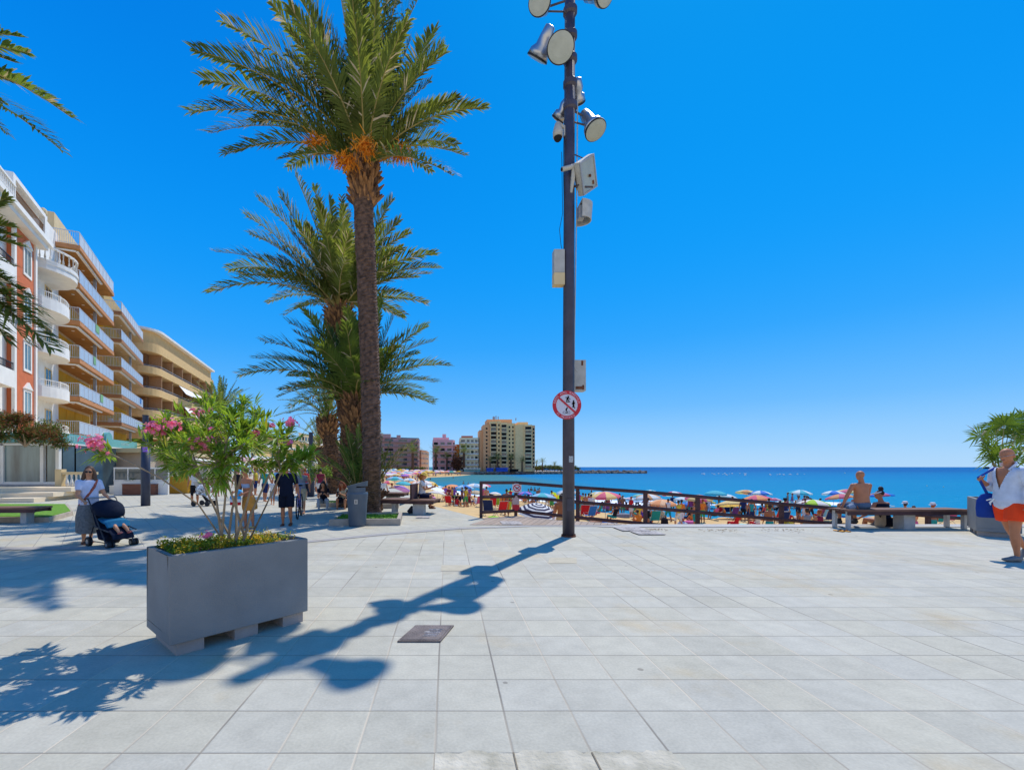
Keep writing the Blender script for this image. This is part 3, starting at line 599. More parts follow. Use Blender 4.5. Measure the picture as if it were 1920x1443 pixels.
# oleander: stems run from the soil to leafy tips
YO = 4.05
ol = thing('oleander_shrub', 'pink flowering oleander with thin bare stems growing in the foreground planter', 'shrub', PC+Vector((0, 0, .73)))
base_w = W(440, 1000, YO); base_w.z = .74
TP = [(180, 838, -.25), (290, 805, .1), (325, 808, .1), (365, 780, -.1), (345, 835, -.3), (385, 835, -.4), (400, 785, .2), (430, 765, .1), (455, 755, .2), (470, 800, -.2), (420, 815, .35),
      (445, 850, -.3), (500, 815, .1), (545, 800, .3), (525, 850, .2), (560, 850, .3), (580, 848, .3), (395, 870, -.35), (350, 880, -.2), (300, 845, .3), (265, 822, .2), (480, 870, .1), (375, 755, .4), (315, 870, .35),
      (410, 850, -.1), (490, 775, .35), (330, 855, 0), (520, 820, -.2), (460, 830, -.45), (375, 810, -.25), (425, 875, -.3), (440, 790, -.25), (350, 800, .25), (545, 870, .1), (400, 900, .2), (480, 840, .3), (310, 790, .35)]
groups_ = {}
bb = MB(); lb = MB(); olb = base_w
stem_tops = [W(425, 905, YO-.1), W(400, 890, YO), W(455, 880, YO+.05), W(378, 900, YO+.1), W(475, 900, YO-.05), W(440, 870, YO+.15), W(500, 900, YO+.1), W(415, 870, YO-.2)]
org = PC+Vector((0, 0, .73))
roots = []
for k, s_ in enumerate(stem_tops):
    r_ = base_w+Vector(((k-3.5)*.028, rng.uniform(-.08, .08), -.01)); roots.append(r_)
    mid = r_.lerp(s_, .5)+Vector((rng.uniform(-.03, .03), rng.uniform(-.03, .03), 0))
    bb.loft([r_-org, mid-org, s_-org], [.013, .011, .009], n=6)
clusters = []
for i, (px, py, dy) in enumerate(TP):
    tip = W(px, py, YO+dy)
    if i == 0: a = base_w+Vector((-.06, 0, 0)); pts = [a, W(372, 945, YO-.05), W(300, 895, YO-.15), W(240, 865, YO-.22), tip]
    elif px > 515 and py > 810: a = base_w+Vector((.1, 0, 0)); pts = [a, W(500, 945, YO+.1), W(525, 890, YO+.2), tip]
    else:
        a = min(stem_tops, key=lambda q: (q-tip).length+rng.uniform(0, .12)); pts = [a, a.lerp(tip, .5)+Vector((rng.uniform(-.03, .03), rng.uniform(-.03, .03), .02)), tip]
    bb.loft([p-org for p in pts], [.009]+[.007]*(len(pts)-2)+[.004], n=5)
    d0 = (pts[-1]-pts[-2]).normalized(); cl = [(tip, d0, 1.)]
    for k in range(3 if i else 2):
        s0 = pts[-2].lerp(tip, rng.uniform(.1, .6)); dd = (d0+Vector((rng.gauss(0, .6), rng.gauss(0, .6), rng.gauss(.1, .4)))).normalized(); e = s0+dd*rng.uniform(.12, .22)
        bb.loft([s0-org, e-org], [.004, .003], n=4); cl.append((e, dd, .8))
    clusters += cl
for tip, dd, sc in clusters:
    for k in range(int(26*sc)):
        s = rng.uniform(-.02, .17)*sc; p = tip-dd*s; o1 = dd.orthogonal().normalized(); o2 = dd.cross(o1); g = k*2.1+rng.uniform(-.4, .4)
        ld = dd*rng.uniform(.35, 1.3)+(o1*math.cos(g)+o2*math.sin(g))*.9+Vector((0, 0, -.1))
        leafq(lb, p-org, ld, rng.uniform(.095, .165), rng.uniform(.021, .031), 0 if rng.random() > .05 else 1, .25)
mk('branches', bb, ol, M_bark); mk('foliage', lb, ol, [M_oleaf, pm('yellow_leaf', (.5, .45, .05), .5, .3, 10, trans=.3)])
for px, py, dy, r_, n_ in ((178, 830, -.28, .075, 34), (285, 798, -.05, .06, 26), (302, 806, 0, .05, 18), (325, 796, -.05, .05, 20), (378, 828, -.35, .06, 26), (470, 812, -.15, .045, 14), (545, 789, .2, .05, 20), (510, 798, .2, .03, 8), (397, 806, -.2, .025, 7), (378, 773, .2, .03, 7), (390, 770, .2, .025, 5), (540, 828, .1, .03, 7), (362, 770, .2, .025, 5), (386, 1003, -.25, .035, 10)):
    c = W(px, py, YO+dy); b = MB()
    for k in range(int(n_*1.5)):
        f = c+Vector((rng.gauss(0, 1), rng.gauss(0, 1), rng.gauss(0, .7)))*r_*.6; ax = (f-c+Vector((0, -.02, .03))).normalized(); o1 = ax.orthogonal().normalized(); o2 = ax.cross(o1); q = rng.uniform(0, 6)
        for j in range(5):
            g = q+j*1.257; dr = (o1*math.cos(g)+o2*math.sin(g)+ax*.45).normalized(); sd_ = ax.cross(dr).normalized()*.009; l = .023
            b.add([f-org, f+dr*l*.6+sd_-org, f+dr*l-org, f+dr*l*.6-sd_-org], [(0, 1, 2, 3)])
    mk('flower_cluster', b, ol, M_pink)
# small weeds at the planter foot
# fan palm in the right planter
fanp = thing('fan_palm', 'small fan palm with stiff spiky leaves in the planter at the right edge', 'palm tree', PC2+Vector((.15, 0, .72)))
b = MB(); b.loft([(0, 0, 0), (0, 0, .45)], [.09, .11], n=12); mk('trunk', b, fanp, M_trunk2)
b = MB(); rng = random.Random(8); fo = PC2+Vector((.15, 0, .72))
FT = [W(1838, 818, 10.2), W(1850, 838, 10), W(1868, 800, 10.4), W(1895, 790, 10.2), W(1918, 785, 10.3), W(1860, 860, 9.9), W(1935, 820, 9.8), W(1945, 850, 10.6), W(1905, 840, 9.7), W(1925, 865, 9.6), W(1880, 815, 10.8), W(1960, 800, 10.4), W(1900, 812, 10)]
FT += [W(rng.uniform(1850, 1990), rng.uniform(795, 870), rng.uniform(9.7, 10.5)) for _ in range(12)]
M_fan = pm('fan_leaf', (.15, .24, .03), .6, .4, 3, spec=.15, trans=.45)
for hub in FT:
    h = hub-fo; s0 = Vector((0, 0, .4)); b.loft([s0, s0.lerp(h, .6)+Vector((0, 0, .06)), h], [.012, .010, .008], n=4, mi=1)
    ax = (h-s0).normalized(); o1 = ax.cross(Vector((0, 0, 1))).normalized(); nn = o1.cross(ax)
    for k in range(26):
        a = R(-125+250*k/25); dr = (ax*math.cos(a)+o1*math.sin(a)+nn*rng.uniform(-.1, .25)).normalized(); l = rng.uniform(.32, .44)
        sd_ = dr.cross(nn).normalized()*.017; mid = h+dr*l*.5; tip = h+dr*l+Vector((0, 0, -rng.uniform(.02, .16)))
        b.add([h, mid+sd_, tip, mid-sd_], [(0, 1, 2, 3)], 2 if rng.random() < .05 else 0)
mk('crown', b, fanp, [M_fan, M_rachis, M_dry])
# ---------------------------------------------------------------- kerbed beds
def bed(label, loc, w_, d_, rz, group='kerbed palm beds'):
    t = thing('planting_bed', label, 'planting bed', loc, rz, group); b = MB(); k = .09; h = .17
    b.bx(-w_/2, w_/2, -d_/2, -d_/2+k, 0, h); b.bx(-w_/2, w_/2, d_/2-k, d_/2, 0, h); b.bx(-w_/2, -w_/2+k, -d_/2+k, d_/2-k, 0, h); b.bx(w_/2-k, w_/2, -d_/2+k, d_/2-k, 0, h)
    mk('kerb', b, t, M_kerb); b = MB(); b.bx(-w_/2+k, w_/2-k, -d_/2+k, d_/2-k, 0, h-.05)
    for i in range(int(w_*d_*420)):
        x, y = random.uniform(-w_/2+k, w_/2-k), random.uniform(-d_/2+k, d_/2-k); s = random.uniform(.01, .03); a = random.uniform(0, 3)
        b.add([(x-.012*math.cos(a), y-.012*math.sin(a), h-.05), (x+.012*math.cos(a), y+.012*math.sin(a), h-.05), (x+random.uniform(-.02, .02), y, h-.05+s+.02)], [(0, 1, 2)])
    mk('turf', b, t, M_grass); return t
c0 = G(614, 986); bed('square grass bed with a stone kerb around the tall palm trunk', Vector((c0.x+.86, c0.y+.85, 0)), 1.75, 1.6, R(4))
bed('second kerbed grass bed, left of the bench backs behind the tall palm', G(702, 953)+Vector((.05, .6, 0)), 1.5, 1.3, R(4))
bed('kerbed bed under the two sitting girls', G(632, 952)+Vector((.1, .9, 0)), 1.9, 1.2, R(4))
lawn = thing('lawn_bed', 'green grass bed with a pale stone kerb behind the bench at the left edge', 'planting bed', (0, 0, 0))
lp = [g2d(-300, 979), g2d(92, 979), g2d(137, 966), g2d(128, 951), g2d(-120, 951)]
b = MB(); b.prism(lp, 0, .13); mk('kerb', b, lawn, M_kerb)
cx = sum(p[0] for p in lp)/5; cy = sum(p[1] for p in lp)/5
b = MB(); b.prism([(cx+(p[0]-cx)*.965, cy+(p[1]-cy)*.94) for p in lp], .1, .145); mk('turf', b, lawn, M_grass)
# ---------------------------------------------------------------- litter bins
def bin_(label, loc, rz, mat):
    t = thing('litter_bin', label, 'litter bin', loc, rz, 'grey litter bins'); b = MB()
    b.loft([(0, 0, .0), (0, 0, .04), (0, 0, .5), (0, 0, .80), (0, 0, .84)], [.20, .212, .235, .262, .25], n=32); mk('body', b, t, mat, smooth=False)
    b = MB(); ns = 24; vs = []
    for z_, rr in ((.84, .235), (.96, .235)):
        for j in range(ns+1):
            g = R(70)+R(260)*j/ns; vs.append((rr*math.cos(g), rr*math.sin(g), z_))
    b.add(vs, [(j, j+1, ns+2+j, ns+1+j) for j in range(ns)]); mk('hood_wall', b, t, mat)
    b = MB(); b.loft([(0, 0, .83), (0, 0, .945)], [.15, .15], n=20); mk('inner_tube', b, t, M_black)
    b = MB(); n = 32
    top = [(.255*math.cos(6.2832*j/n), .25*math.sin(6.2832*j/n), 1.03+.19*math.cos(6.2832*j/n)*.35+.02) for j in range(n)]
    bot = [(p[0]*.97, p[1]*.97, .94 + (.05 if p[0] > 0 else 0)) for p in top]
    b.add(top+bot, [tuple(range(n)), tuple(range(n, 2*n))[::-1]]+[(i, n+i, n+(i+1) % n, (i+1) % n) for i in range(n)]); mk('lid', b, t, mat)
    b = MB(); b.box((-.02, -.245, .62), (.075, .012, .11)); mk('sticker', b, t, M_alu)
    b = MB(); b.box((-.02, -.2525, .61), (.022, .004, .055)); b.ell((-.02, -.252, .65), (.012, .003, .012), 8, 6); mk('pictogram', b, t, M_black)
    return t
bin_('dark grey round litter bin with a slanted lid in front of the palm bed', G(667, 988)+Vector((0, .2, 0)), R(8), M_bin)
bin_('distant grey litter bin under the low shrub behind the sitting girls', G(607, 920), R(8), M_bin)
# ---------------------------------------------------------------- benches
def bench(label, loc, rz, L=3.2, D=.62, legs=((-1.5, .08, 'metal'), (.05, .38, 'block'), (1.5, .08, 'metal')), H=.47, back=None, wm=M_wood):
    t = thing('bench', label, 'bench', loc, rz, 'wooden plank benches'); n = 5; pw = D/n
    b = MB()
    for k in range(n): b.bx(-L/2, L/2, -D/2+k*pw+.008, -D/2+(k+1)*pw-.008, H-.045, H)
    mk('seat', b, t, wm)
    b = MB(); b.bx(-L/2+.02, L/2-.02, -D/2+.015, -D/2+.05, H-.13, H-.047); b.bx(-L/2+.02, L/2-.02, D/2-.05, D/2-.015, H-.13, H-.047)
    for x in (-L/2+.1, 0, L/2-.1): b.bx(x-.03, x+.03, -D/2+.05, D/2-.05, H-.12, H-.047)
    mk('seat_frame', b, t, M_fence)
    for x, w_, kind in legs:
        for y0, y1 in (((-D/2+.1, -D/2+.1+min(.26, D*.5)),) if kind == 'block' else ((-D/2+.06, -D/2+.14), (D/2-.14, D/2-.06))):
            b = MB(); b.bx(x-w_/2, x+w_/2, y0, y1, 0, H-.047); mk('leg', b, t, M_conc)
    if back: b = MB(); b.box((back[0], back[1], H+.24), (back[2], .06, .44)); mk('backrest', b, t, M_fence)
    return t
BR = Vector((10.76, 10.80, 0))
bench('long wooden slat bench facing the sea, with the shirtless man on it', BR, R(1.2), 2.96, .56, ((-1.39, .06, 'metal'), (.08, .27, 'block'), (1.38, .07, 'metal')))
t = bench('wooden plank bench with a panel backrest, the woman in the yellow hat sitting on it', G(772, 964)+Vector((-.06, .3, 0)), R(-14), 1.75, .85, ((-.45, .12, 'block'), (.35, .34, 'block')), .46)
b = MB(); b.box((.12, -.02, .70), (.06, .62, .46), 0, 0); mk('backrest', b, t, M_fence)
bench('wooden plank bench on pale blocks, farther back beside the tall palm trunk', G(726, 946)+Vector((.0, .3, 0)), R(-8), 1.5, .8, ((.25, .5, 'block'), (-.5, .2, 'block')), .46)
bench('weathered plank bench cut off by the left edge in front of the lawn', Vector((-12.0, 11.75, 0)), R(5), 2.9, .6, ((1.1, .14, 'block'), (-1, .14, 'block')), .42)
# ---------------------------------------------------------------- sloping timber fence down to the beach
fe = thing('timber_fence', 'dark brown timber rail fence sloping down to the beach behind the plaza edge', 'fence', (0, 0, 0))
PO = [(902, 12.95, 903, 1), (967, 13.6, 903, 1), (1083, 12.7, 912, 1), (1210, 12.1, 920.5, 1), (1308, 12.0, 929, 1), (1465, 12.0, 943, 1), (1600, 12.0, 954, 1), (1740, 12.0, 965, 1), (1900, 12.0, 977, 1)]
P3 = [W(px, py, Y_) for px, Y_, py, _ in PO]
for p in P3: b = MB(); b.box((p.x, p.y, (p.z-2.4)/2), (.085, .085, p.z+2.4)); mk('post', b, fe, M_fence)
for k, dz in enumerate((-.02, -.43, -.86)):
    for a, c in zip(P3[:-1], P3[1:]):
        b = MB(); u = Vector((0, -.058, dz)); d = (c-a).normalized(); b.loft([a+u-d*.05, c+u+d*.05], [(.02, .046)]*2, side=d.cross(Vector((0, 0, 1))), n=4)
        # square section: rotate the loft corners
        mk('rail', b, fe, M_fence)
# no dogs sign on the fence
sg = P3[1]+Vector((.02, -.10, 0)); t = thing('no_dogs_sign', 'small white square no dogs sign with a red ring fixed to the fence corner', 'sign', (sg.x, sg.y, sg.z-.18))
b = MB(); b.box((0, 0, 0), (.27, .008, .27)); mk('panel', b, t, pm('sign_white', (.7, .66, .68), .5, .04))
M_sred = pm('sign_red', (.55, .012, .03), .45, .1, 8); M_sblk = pm('sign_black', (.02, .02, .06), .5, .1)
def ring(r0, r1, y0, n=40, c=(0, 0)):
    b = MB(); vs = []
    for j in range(n): g = 6.28318*j/n; vs += [(c[0]+r0*math.cos(g), y0, c[1]+r0*math.sin(g)), (c[0]+r1*math.cos(g), y0, c[1]+r1*math.sin(g))]
    b.add(vs, [(2*j, 2*j+1, (2*j+3) % (2*n), (2*j+2) % (2*n)) for j in range(n)]); return b
b = ring(.085, .112, -.0065); b.box((0, -.0075, 0), (.20, .002, .022)); M_ = Matrix.Rotation(R(40), 3, 'Y'); b.v[-8:] = [tuple(M_ @ Vector(v)) for v in b.v[-8:]]; mk('ring', b, t, M_sred)
b = MB(); b.box((0, -.0055, .0), (.075, .002, .032)); b.box((.045, -.0055, .028), (.03, .002, .03))
for x in (-.03, -.016, .022, .034): b.box((x, -.0055, -.03), (.009, .002, .04))
b.box((-.042, -.0055, .025), (.008, .002, .03)); mk('dog_pictogram', b, t, M_sblk)
t2 = thing('notice', 'faded pinkish notice with a red strip hanging below the no dogs sign', 'sign', (sg.x-.03, sg.y+.01, sg.z-.62))
b = MB(); b.box((0, 0, .08), (.2, .006, .26)); mk('panel', b, t2, pm('notice_paper', (.52, .38, .36), .7, .3, 40)); b = MB(); b.box((0, -.0, -.14), (.22, .008, .17)); mk('red_panel', b, t2, M_sred)
# ---------------------------------------------------------------- tall floodlight mast
YM = 9.52
mb_ = W(1066, 1005, YM); mb_.z = 0
mast = thing('floodlight_mast', 'tall dark floodlight mast standing in the plaza in front of the timber fence', 'lamp post', mb_)
b = MB(); b.loft([(0, 0, 0), (0, 0, 3), (.012, 0, 7), (.03, 0, 11.62)], [.124, .12, .112, .105], n=20); mk('pole', b, mast, M_lamp, smooth=True)
b = MB(); b.loft([(0, 0, 0), (0, 0, .03)], [.15, .15], n=20); mk('base_plate', b, mast, M_rust)
for k in range(6):
    g = k*1.047; b = MB(); b.loft([(.137*math.cos(g), .137*math.sin(g), .03), (.137*math.cos(g), .137*math.sin(g), .055)], [.012, .012], n=6); mk('bolt', b, mast, M_rust)
b = MB(); b.bx(-.06, .06, -.1235, -.118, .55, .8); mk('hatch', b, mast, M_lamp)
b = MB(); b.box((.02, -.1235, 1.62), (.09, .004, .13)); mk('sticker', b, mast, pm('worn_sticker', (.42, .42, .40), .7, .5, 40))
def at(px, py, dy=0): return W(px, py, YM+dy)-mb_
for py in (22, 68, 112, 158, 200):
    c = at(1069, py); b = MB(); b.loft([c+Vector((0, 0, -.09)), c+Vector((0, 0, -.05)), c+Vector((0, 0, .05)), c+Vector((0, 0, .09))], [.11, .145, .145, .11], n=16)
    mk('collar', b, mast, M_lamp)
def flood(px, py, dy, aim, r, arm=None, L=.42):
    """round floodlight: bell shaped reflector, lens in its mouth, bracket to the mast"""
    c = at(px, py, dy); a = Vector(aim).normalized()
    t = bpy.data.objects.new('floodlight', None); C.objects.link(t); t.parent = mast; t.location = c; t.empty_display_size = .1
    b = MB(); b.loft([-a*(L+.12), -a*(L+.1), -a*L*.8, -a*L*.45, -a*.1, a*.0], [.05, .10, .13, r*.62, r*.93, r], n=28); mk('reflector', b, t, M_alu, smooth=True)
    b = MB(); b.loft([a*.002, a*.03], [r*1.02, r*1.02], n=28); mk('rim', b, t, M_black)
    b = MB(); b.loft([a*.03, a*.04, a*.055], [r*.95, r*.95, r*.6], n=28); mk('lens', b, t, M_lens)
    if arm:
        e = Vector(at(*arm))-c; b = MB(); b.loft([-a*L*.9, e], [.022, .022], n=6); b.loft([-a*L*.6+Vector((0, 0, -.1)), e+Vector((0, 0, -.25))], [.018, .018], n=6); mk('bracket', b, t, M_lamp)
flood(1012, 5, -.1, (-.35, -.75, -.45), .23, (1066, 0))
flood(1133, -12, -.1, (.45, -.6, -.5), .23, (1070, -25))
flood(1051, 90, -.3, (-.12, -.8, -.55), .27, (1068, 80))
flood(1008, 108, .15, (-.35, .55, -.62), .23, (1066, 90))
flood(1116, 243, -.15, (.25, -.42, -.85), .22, (1070, 205), .5)
flood(1083, 190, .35, (.3, .8, -.5), .16, (1069, 185), .3)
flood(1047, 222, .35, (-.5, .7, -.6), .15, (1066, 222), .3)
# square floodlight
sq = bpy.data.objects.new('square_floodlight', None); C.objects.link(sq); sq.parent = mast; sq.location = at(1103, 328, -.1)
Ms = (Matrix.Rotation(R(-24), 3, 'Y') @ Matrix.Rotation(R(38), 3, 'X') @ Matrix.Rotation(R(28), 3, 'Z'))
def rot_mb(b, M):
    b.v = [tuple(M @ Vector(v)) for v in b.v]; return b
b = MB(); b.box((0, .06, 0), (.50, .12, .62)); b.box((0, .16, 0), (.36, .1, .42)); mk('housing', rot_mb(b, Ms), sq, M_metal)
b = MB(); b.box((0, -.008, .29), (.5, .03, .035)); b.box((0, -.008, -.29), (.5, .03, .035)); b.box((.235, -.008, 0), (.03, .03, .55)); b.box((-.235, -.008, 0), (.03, .03, .55)); mk('frame', rot_mb(b, Ms), sq, M_post)
b = MB(); b.box((0, -.003, 0), (.44, .012, .545)); mk('lens', rot_mb(b, Ms), sq, M_lens)
b = MB(); b.loft([(0, -.03, -.02), (.02, -.04, -.02)], [.03, .03], n=10); b.box((.12, -.016, -.18), (.04, .02, .07)); mk('bulb', rot_mb(b, Ms), sq, M_rust)
b = MB(); d_ = at(1070, 350)-at(1103, 328, -.1); b.loft([(.1, 0, -.25), d_], [.018, .018], n=6); b.loft([(-.15, 0, -.2), d_], [.014, .014], n=6); b.loft([(0, 0, .3), at(1070, 287)-at(1103, 328, -.1)], [.012, .012], n=6); mk('bracket', b, sq, M_lamp)
# curved hood antenna
c = at(1094, 398); b = MB(); vs = []
for j in range(13):
    g = R(-90+180*j/12); vs += [(c.x-.09+.26*math.cos(g), c.y+.22*math.sin(g), c.z+.17), (c.x-.09+.23*math.cos(g), c.y+.20*math.sin(g), c.z-.19)]
b.add(vs, [(2*j, 2*j+2, 2*j+3, 2*j+1) for j in range(12)]+[tuple(range(0, 26, 2))]); hd = mk('curved_hood', b, mast, M_metal); sm = hd.modifiers.new('s', 'SOLIDIFY'); sm.thickness = .02
b = MB(); b.box(c+Vector((-.06, 0, -.02)), (.12, .16, .26)); b.ell(c+Vector((.03, -.05, -.1)), (.03, .03, .03), 8, 6); mk('hood_core', b, mast, M_post)
# cameras
dc = bpy.data.objects.new('dome_camera', None); C.objects.link(dc); dc.parent = mast; dc.location = at(1046, 252)
b = MB(); b.loft([(0, 0, .26), (0, 0, .22), (0, 0, .05), (0, 0, -.06)], [.03, .06, .105, .10], n=18); mk('shell', b, dc, M_metal, smooth=True)
b = MB(); b.ell((0, 0, -.07), (.085, .085, .085), 16, 10); mk('dome', b, dc, M_dark)
b = MB(); b.loft([(0, 0, .25), (.08, 0, .18), (.2, 0, .1)], [.03, .035, .05], n=8); b.box((.17, 0, .05), (.1, .09, .2)); mk('bracket', b, dc, M_metal)
bc = bpy.data.objects.new('bullet_camera', None); C.objects.link(bc); bc.parent = mast; bc.location = at(1066, 318, -.2)
b = MB(); b.loft([(.13, 0, .07), (-.15, -.05, -.03)], [(.05, .045)]*2, n=12); mk('housing', b, bc, M_metal)
b = MB(); b.loft([(-.15, -.05, -.03), (-.16, -.052, -.033)], [.035, .035], n=12); mk('lens', b, bc, M_dark)
b = MB(); b.loft([(.1, 0, .05), (.1, .03, -.15), (.08, .1, -.42)], [.03, .045, .025], n=8); mk('bracket', b, bc, M_metal)
cb = bpy.data.objects.new('cable_box', None); C.objects.link(cb); cb.parent = mast; cb.location = at(1047, 503)
b = MB(); b.bx(-.11, .11, -.09, .09, -.12, .36); mk('cover', b, cb, M_metal)
b = MB(); b.bx(-.112, .112, -.092, .092, -.37, -.126); mk('lower_cover', b, cb, M_cream)
b = MB(); b.bx(.10, .16, -.04, .04, .2, .26); b.bx(.10, .16, -.04, .04, -.25, -.19); mk('clamp', b, cb, M_rust)
eb = bpy.data.objects.new('control_box', None); C.objects.link(eb); eb.parent = mast; eb.location = at(1077, 705, .32)
b = MB(); b.bx(-.22, .22, -.1, .12, -.33, .33); mk('box', b, eb, M_metal)
b = MB()
for x, z in ((.12, .26), (.14, -.26), (-.2, .26), (-.2, -.26)): b.bx(x, x+.04, -.106, -.10, z-.05, z+.05)
b.bx(.0, .16, -.108, -.10, -.30, -.24); mk('strap', b, eb, M_rust)
b = MB(); b.loft([at(1083, 180, -.0), at(1081, 400), at(1077, 640), at(1077, 690), at(1083, 697)], [.012]*5, n=6); mk('conduit', b, mast, M_metal)
b = MB(); b.loft([at(1053, 285), at(1055, 400), at(1049, 430), at(1052, 460), at(1056, 475)], [.006]*5, n=5); b.loft([at(1058, 225), at(1056, 300), at(1058, 420)], [.006]*3, n=5); mk('cable', b, mast, M_black)
# round prohibition sign on the mast
sc = W(1063, 759, YM-.17); t = thing('prohibition_sign', 'round red rimmed white sign banning skateboards, ball games and bicycles, fixed to the mast', 'sign', sc)
Rr = .297
b = MB(); b.loft([(0, .004, 0), (0, .016, 0)], [Rr, Rr], side=(1, 0, 0), n=48); mk('disc', b, t, pm('sign_face', (.62, .60, .66), .45, .03))
mk('rim', ring(Rr-.075, Rr, 0, 64), t, M_sred)
b = MB(); b.box((0, -.0025, 0), (Rr*1.6, .002, .038)); M_ = Matrix.Rotation(R(42), 3, 'Y'); mk('slash', rot_mb(b, M_), t, M_sred)
b = MB(); b.loft([(0, .018, 0), (0, .06, 0)], [.04, .04], n=8); mk('mount', b, t, M_post)
def arc_text(s, r, a0, a1, size, flip):
    b = MB()
    for i, ch in enumerate(s):
        if ch == ' ': continue
        a = R(a0+(a1-a0)*i/(len(s)-1)); vs, fs = text_mesh(ch, size, 'CENTER', .0005)
        rt = (math.pi/2-a) if not flip else (-math.pi/2-a)
        ct = Vector((r*math.cos(a), -.004, r*math.sin(a)))
        q = [ct+Vector((v.x*math.cos(rt)+v.y*math.sin(rt), -v.z, -v.x*math.sin(rt)+v.y*math.cos(rt))) for v in vs]
        b.add(q, fs)
    return b
Mst = pm('sign_lettering', (.78, .50, .55), .5, .03)
b = arc_text('EXCMO. AYTO. TORREVIEJA', Rr-.04, 170, 12, .062, False); mk('upper_lettering', b, t, Mst)
b = arc_text('ES PROHIBIDO', Rr-.036, 222, 303, .058, True); mk('lower_lettering', b, t, Mst)
def fig(b, px, pz, sc, parts):
    for (x0, z0, x1, z1, w_) in parts:
        p = Vector((px+x0*sc, -.004, pz+z0*sc)); q = Vector((px+x1*sc, -.004, pz+z1*sc)); d = (q-p).normalized(); s = Vector((d.z, 0, -d.x))*w_*sc/2
        b.add([p-s, q-s, q+s, p+s], [(0, 1, 2, 3), (3, 2, 1, 0)])
    return b
def head(b, x, z, r): b.add([(x+r*math.cos(6.283*j/10), -.0042, z+r*math.sin(6.283*j/10)) for j in range(10)], [tuple(range(10)), tuple(range(10))[::-1]])
b = MB(); fig(b, .01, .12, .1, [(-.1, 0, .2, .35, .34), (-.45, .35, .2, .35, .13), (.2, .35, .6, -.1, .11), (-.1, 0, -.15, -.5, .2), (-.05, 0, .35, -.35, .18), (.35, -.35, .3, -.55, .14), (-.3, -.6, .6, -.58, .12)]); head(b, .03, .175, .016); mk('skateboarder_pictogram', b, t, M_sblk)
b = MB(); fig(b, .135, .02, .1, [(0, -.1, 0, .45, .38), (-.1, .4, -.35, -.05, .1), (.15, .4, .32, .05, .1), (-.05, -.1, -.12, -.75, .18), (.08, -.1, .1, -.7, .18)]); head(b, .137, .083, .016); head(b, .16, -.06, .012); mk('ball_player_pictogram', b, t, M_sblk)
b = MB(); fig(b, -.01, -.11, .1, [(-.1, 0, .1, .4, .25), (.1, .35, -.2, .2, .1), (-.1, 0, .15, -.25, .14), (.15, -.25, 0, -.55, .14), (-.3, -.6, .3, -.6, .06)]); head(b, .005, -.058, .013)
for x in (-.045, .05):
    rg = ring(.022, .028, -.004, 20, (x-.01, -.155)); b.add(rg.v, rg.f)
mk('cyclist_pictogram', b, t, M_sblk)
# ---------------------------------------------------------------- slim promenade lamp columns
for px, py, top, lab in ((273, 948, 3.35, 'dark lamp column with a purple sticker behind the pink oleander'), (583, 931, 3.1, 'dark lamp column behind the man in black clothes and the bicycle')):
    p = G(px, py); t = thing('lamp_column', lab, 'lamp post', p, 0, 'slim promenade lamp columns')
    b = MB(); hc = 2.4 if px < 400 else 1.75; b.loft([(0, 0, 0), (0, 0, hc)], [.155, .15] if px < 400 else [.17, .16], n=20); mk('column', b, t, pm('column_paint', (.035, .045, .08), .5, .15), smooth=True)
    b = MB(); b.loft([(0, 0, hc), (0, 0, top), (0, 0, top+.05)], [.10, .10, .12], n=16); mk('lamp_head', b, t, pm('column_paint', (0, 0, 0)))
    if px < 400:
        b = MB(); b.box((.07, -.14, 2.12), (.15, .04, .2), R(25)); mk('sticker', b, t, pm('purple_sticker', (.35, .15, .7), .6, .1))
# ---------------------------------------------------------------- seafront apartment blocks on the left
TH = math.atan2(.419, .908)
def P_os(o, s, z=0): return Vector((.908*o-.419*s, .419*o+.908*s, z))
def win(parent, o, s, z, w_, h, fr=.07, mat=M_glass, frm=M_white):
    b = MB(); b.bx(o-.02, o+.05, s-w_/2-fr, s+w_/2+fr, z-fr, z); b.bx(o-.02, o+.05, s-w_/2-fr, s+w_/2+fr, z+h, z+h+fr)
    b.bx(o-.02, o+.05, s-w_/2-fr, s-w_/2, z, z+h); b.bx(o-.02, o+.05, s+w_/2, s+w_/2+fr, z, z+h)
    f = mk('window', b, parent, frm); g = MB(); g.bx(o-.01, o+.015, s-w_/2, s+w_/2, z, z+h); g.bx(o, o+.03, s-.03, s+.03, z, z+h, 1); mk('pane', g, f, [mat, frm]); return f
def railing(b, pts, z, h, gap=.13, mi=0, r=.012):
    for a, c in zip(pts[:-1], pts[1:]):
        a = Vector((*a, 0)); c = Vector((*c, 0)); L = (c-a).length; n = max(1, int(L/gap)); ang = math.atan2((c-a).y, (c-a).x); m_ = (a+c)/2
        b.box((m_.x, m_.y, z+h), (L, .05, .05), ang, mi); b.box((m_.x, m_.y, z+.08), (L, .03, .03), ang, mi)
        for i in range(n+1): q = a.lerp(c, i/n); b.box((q.x, q.y, z+h/2), (r*2, r*2, h), ang, mi)
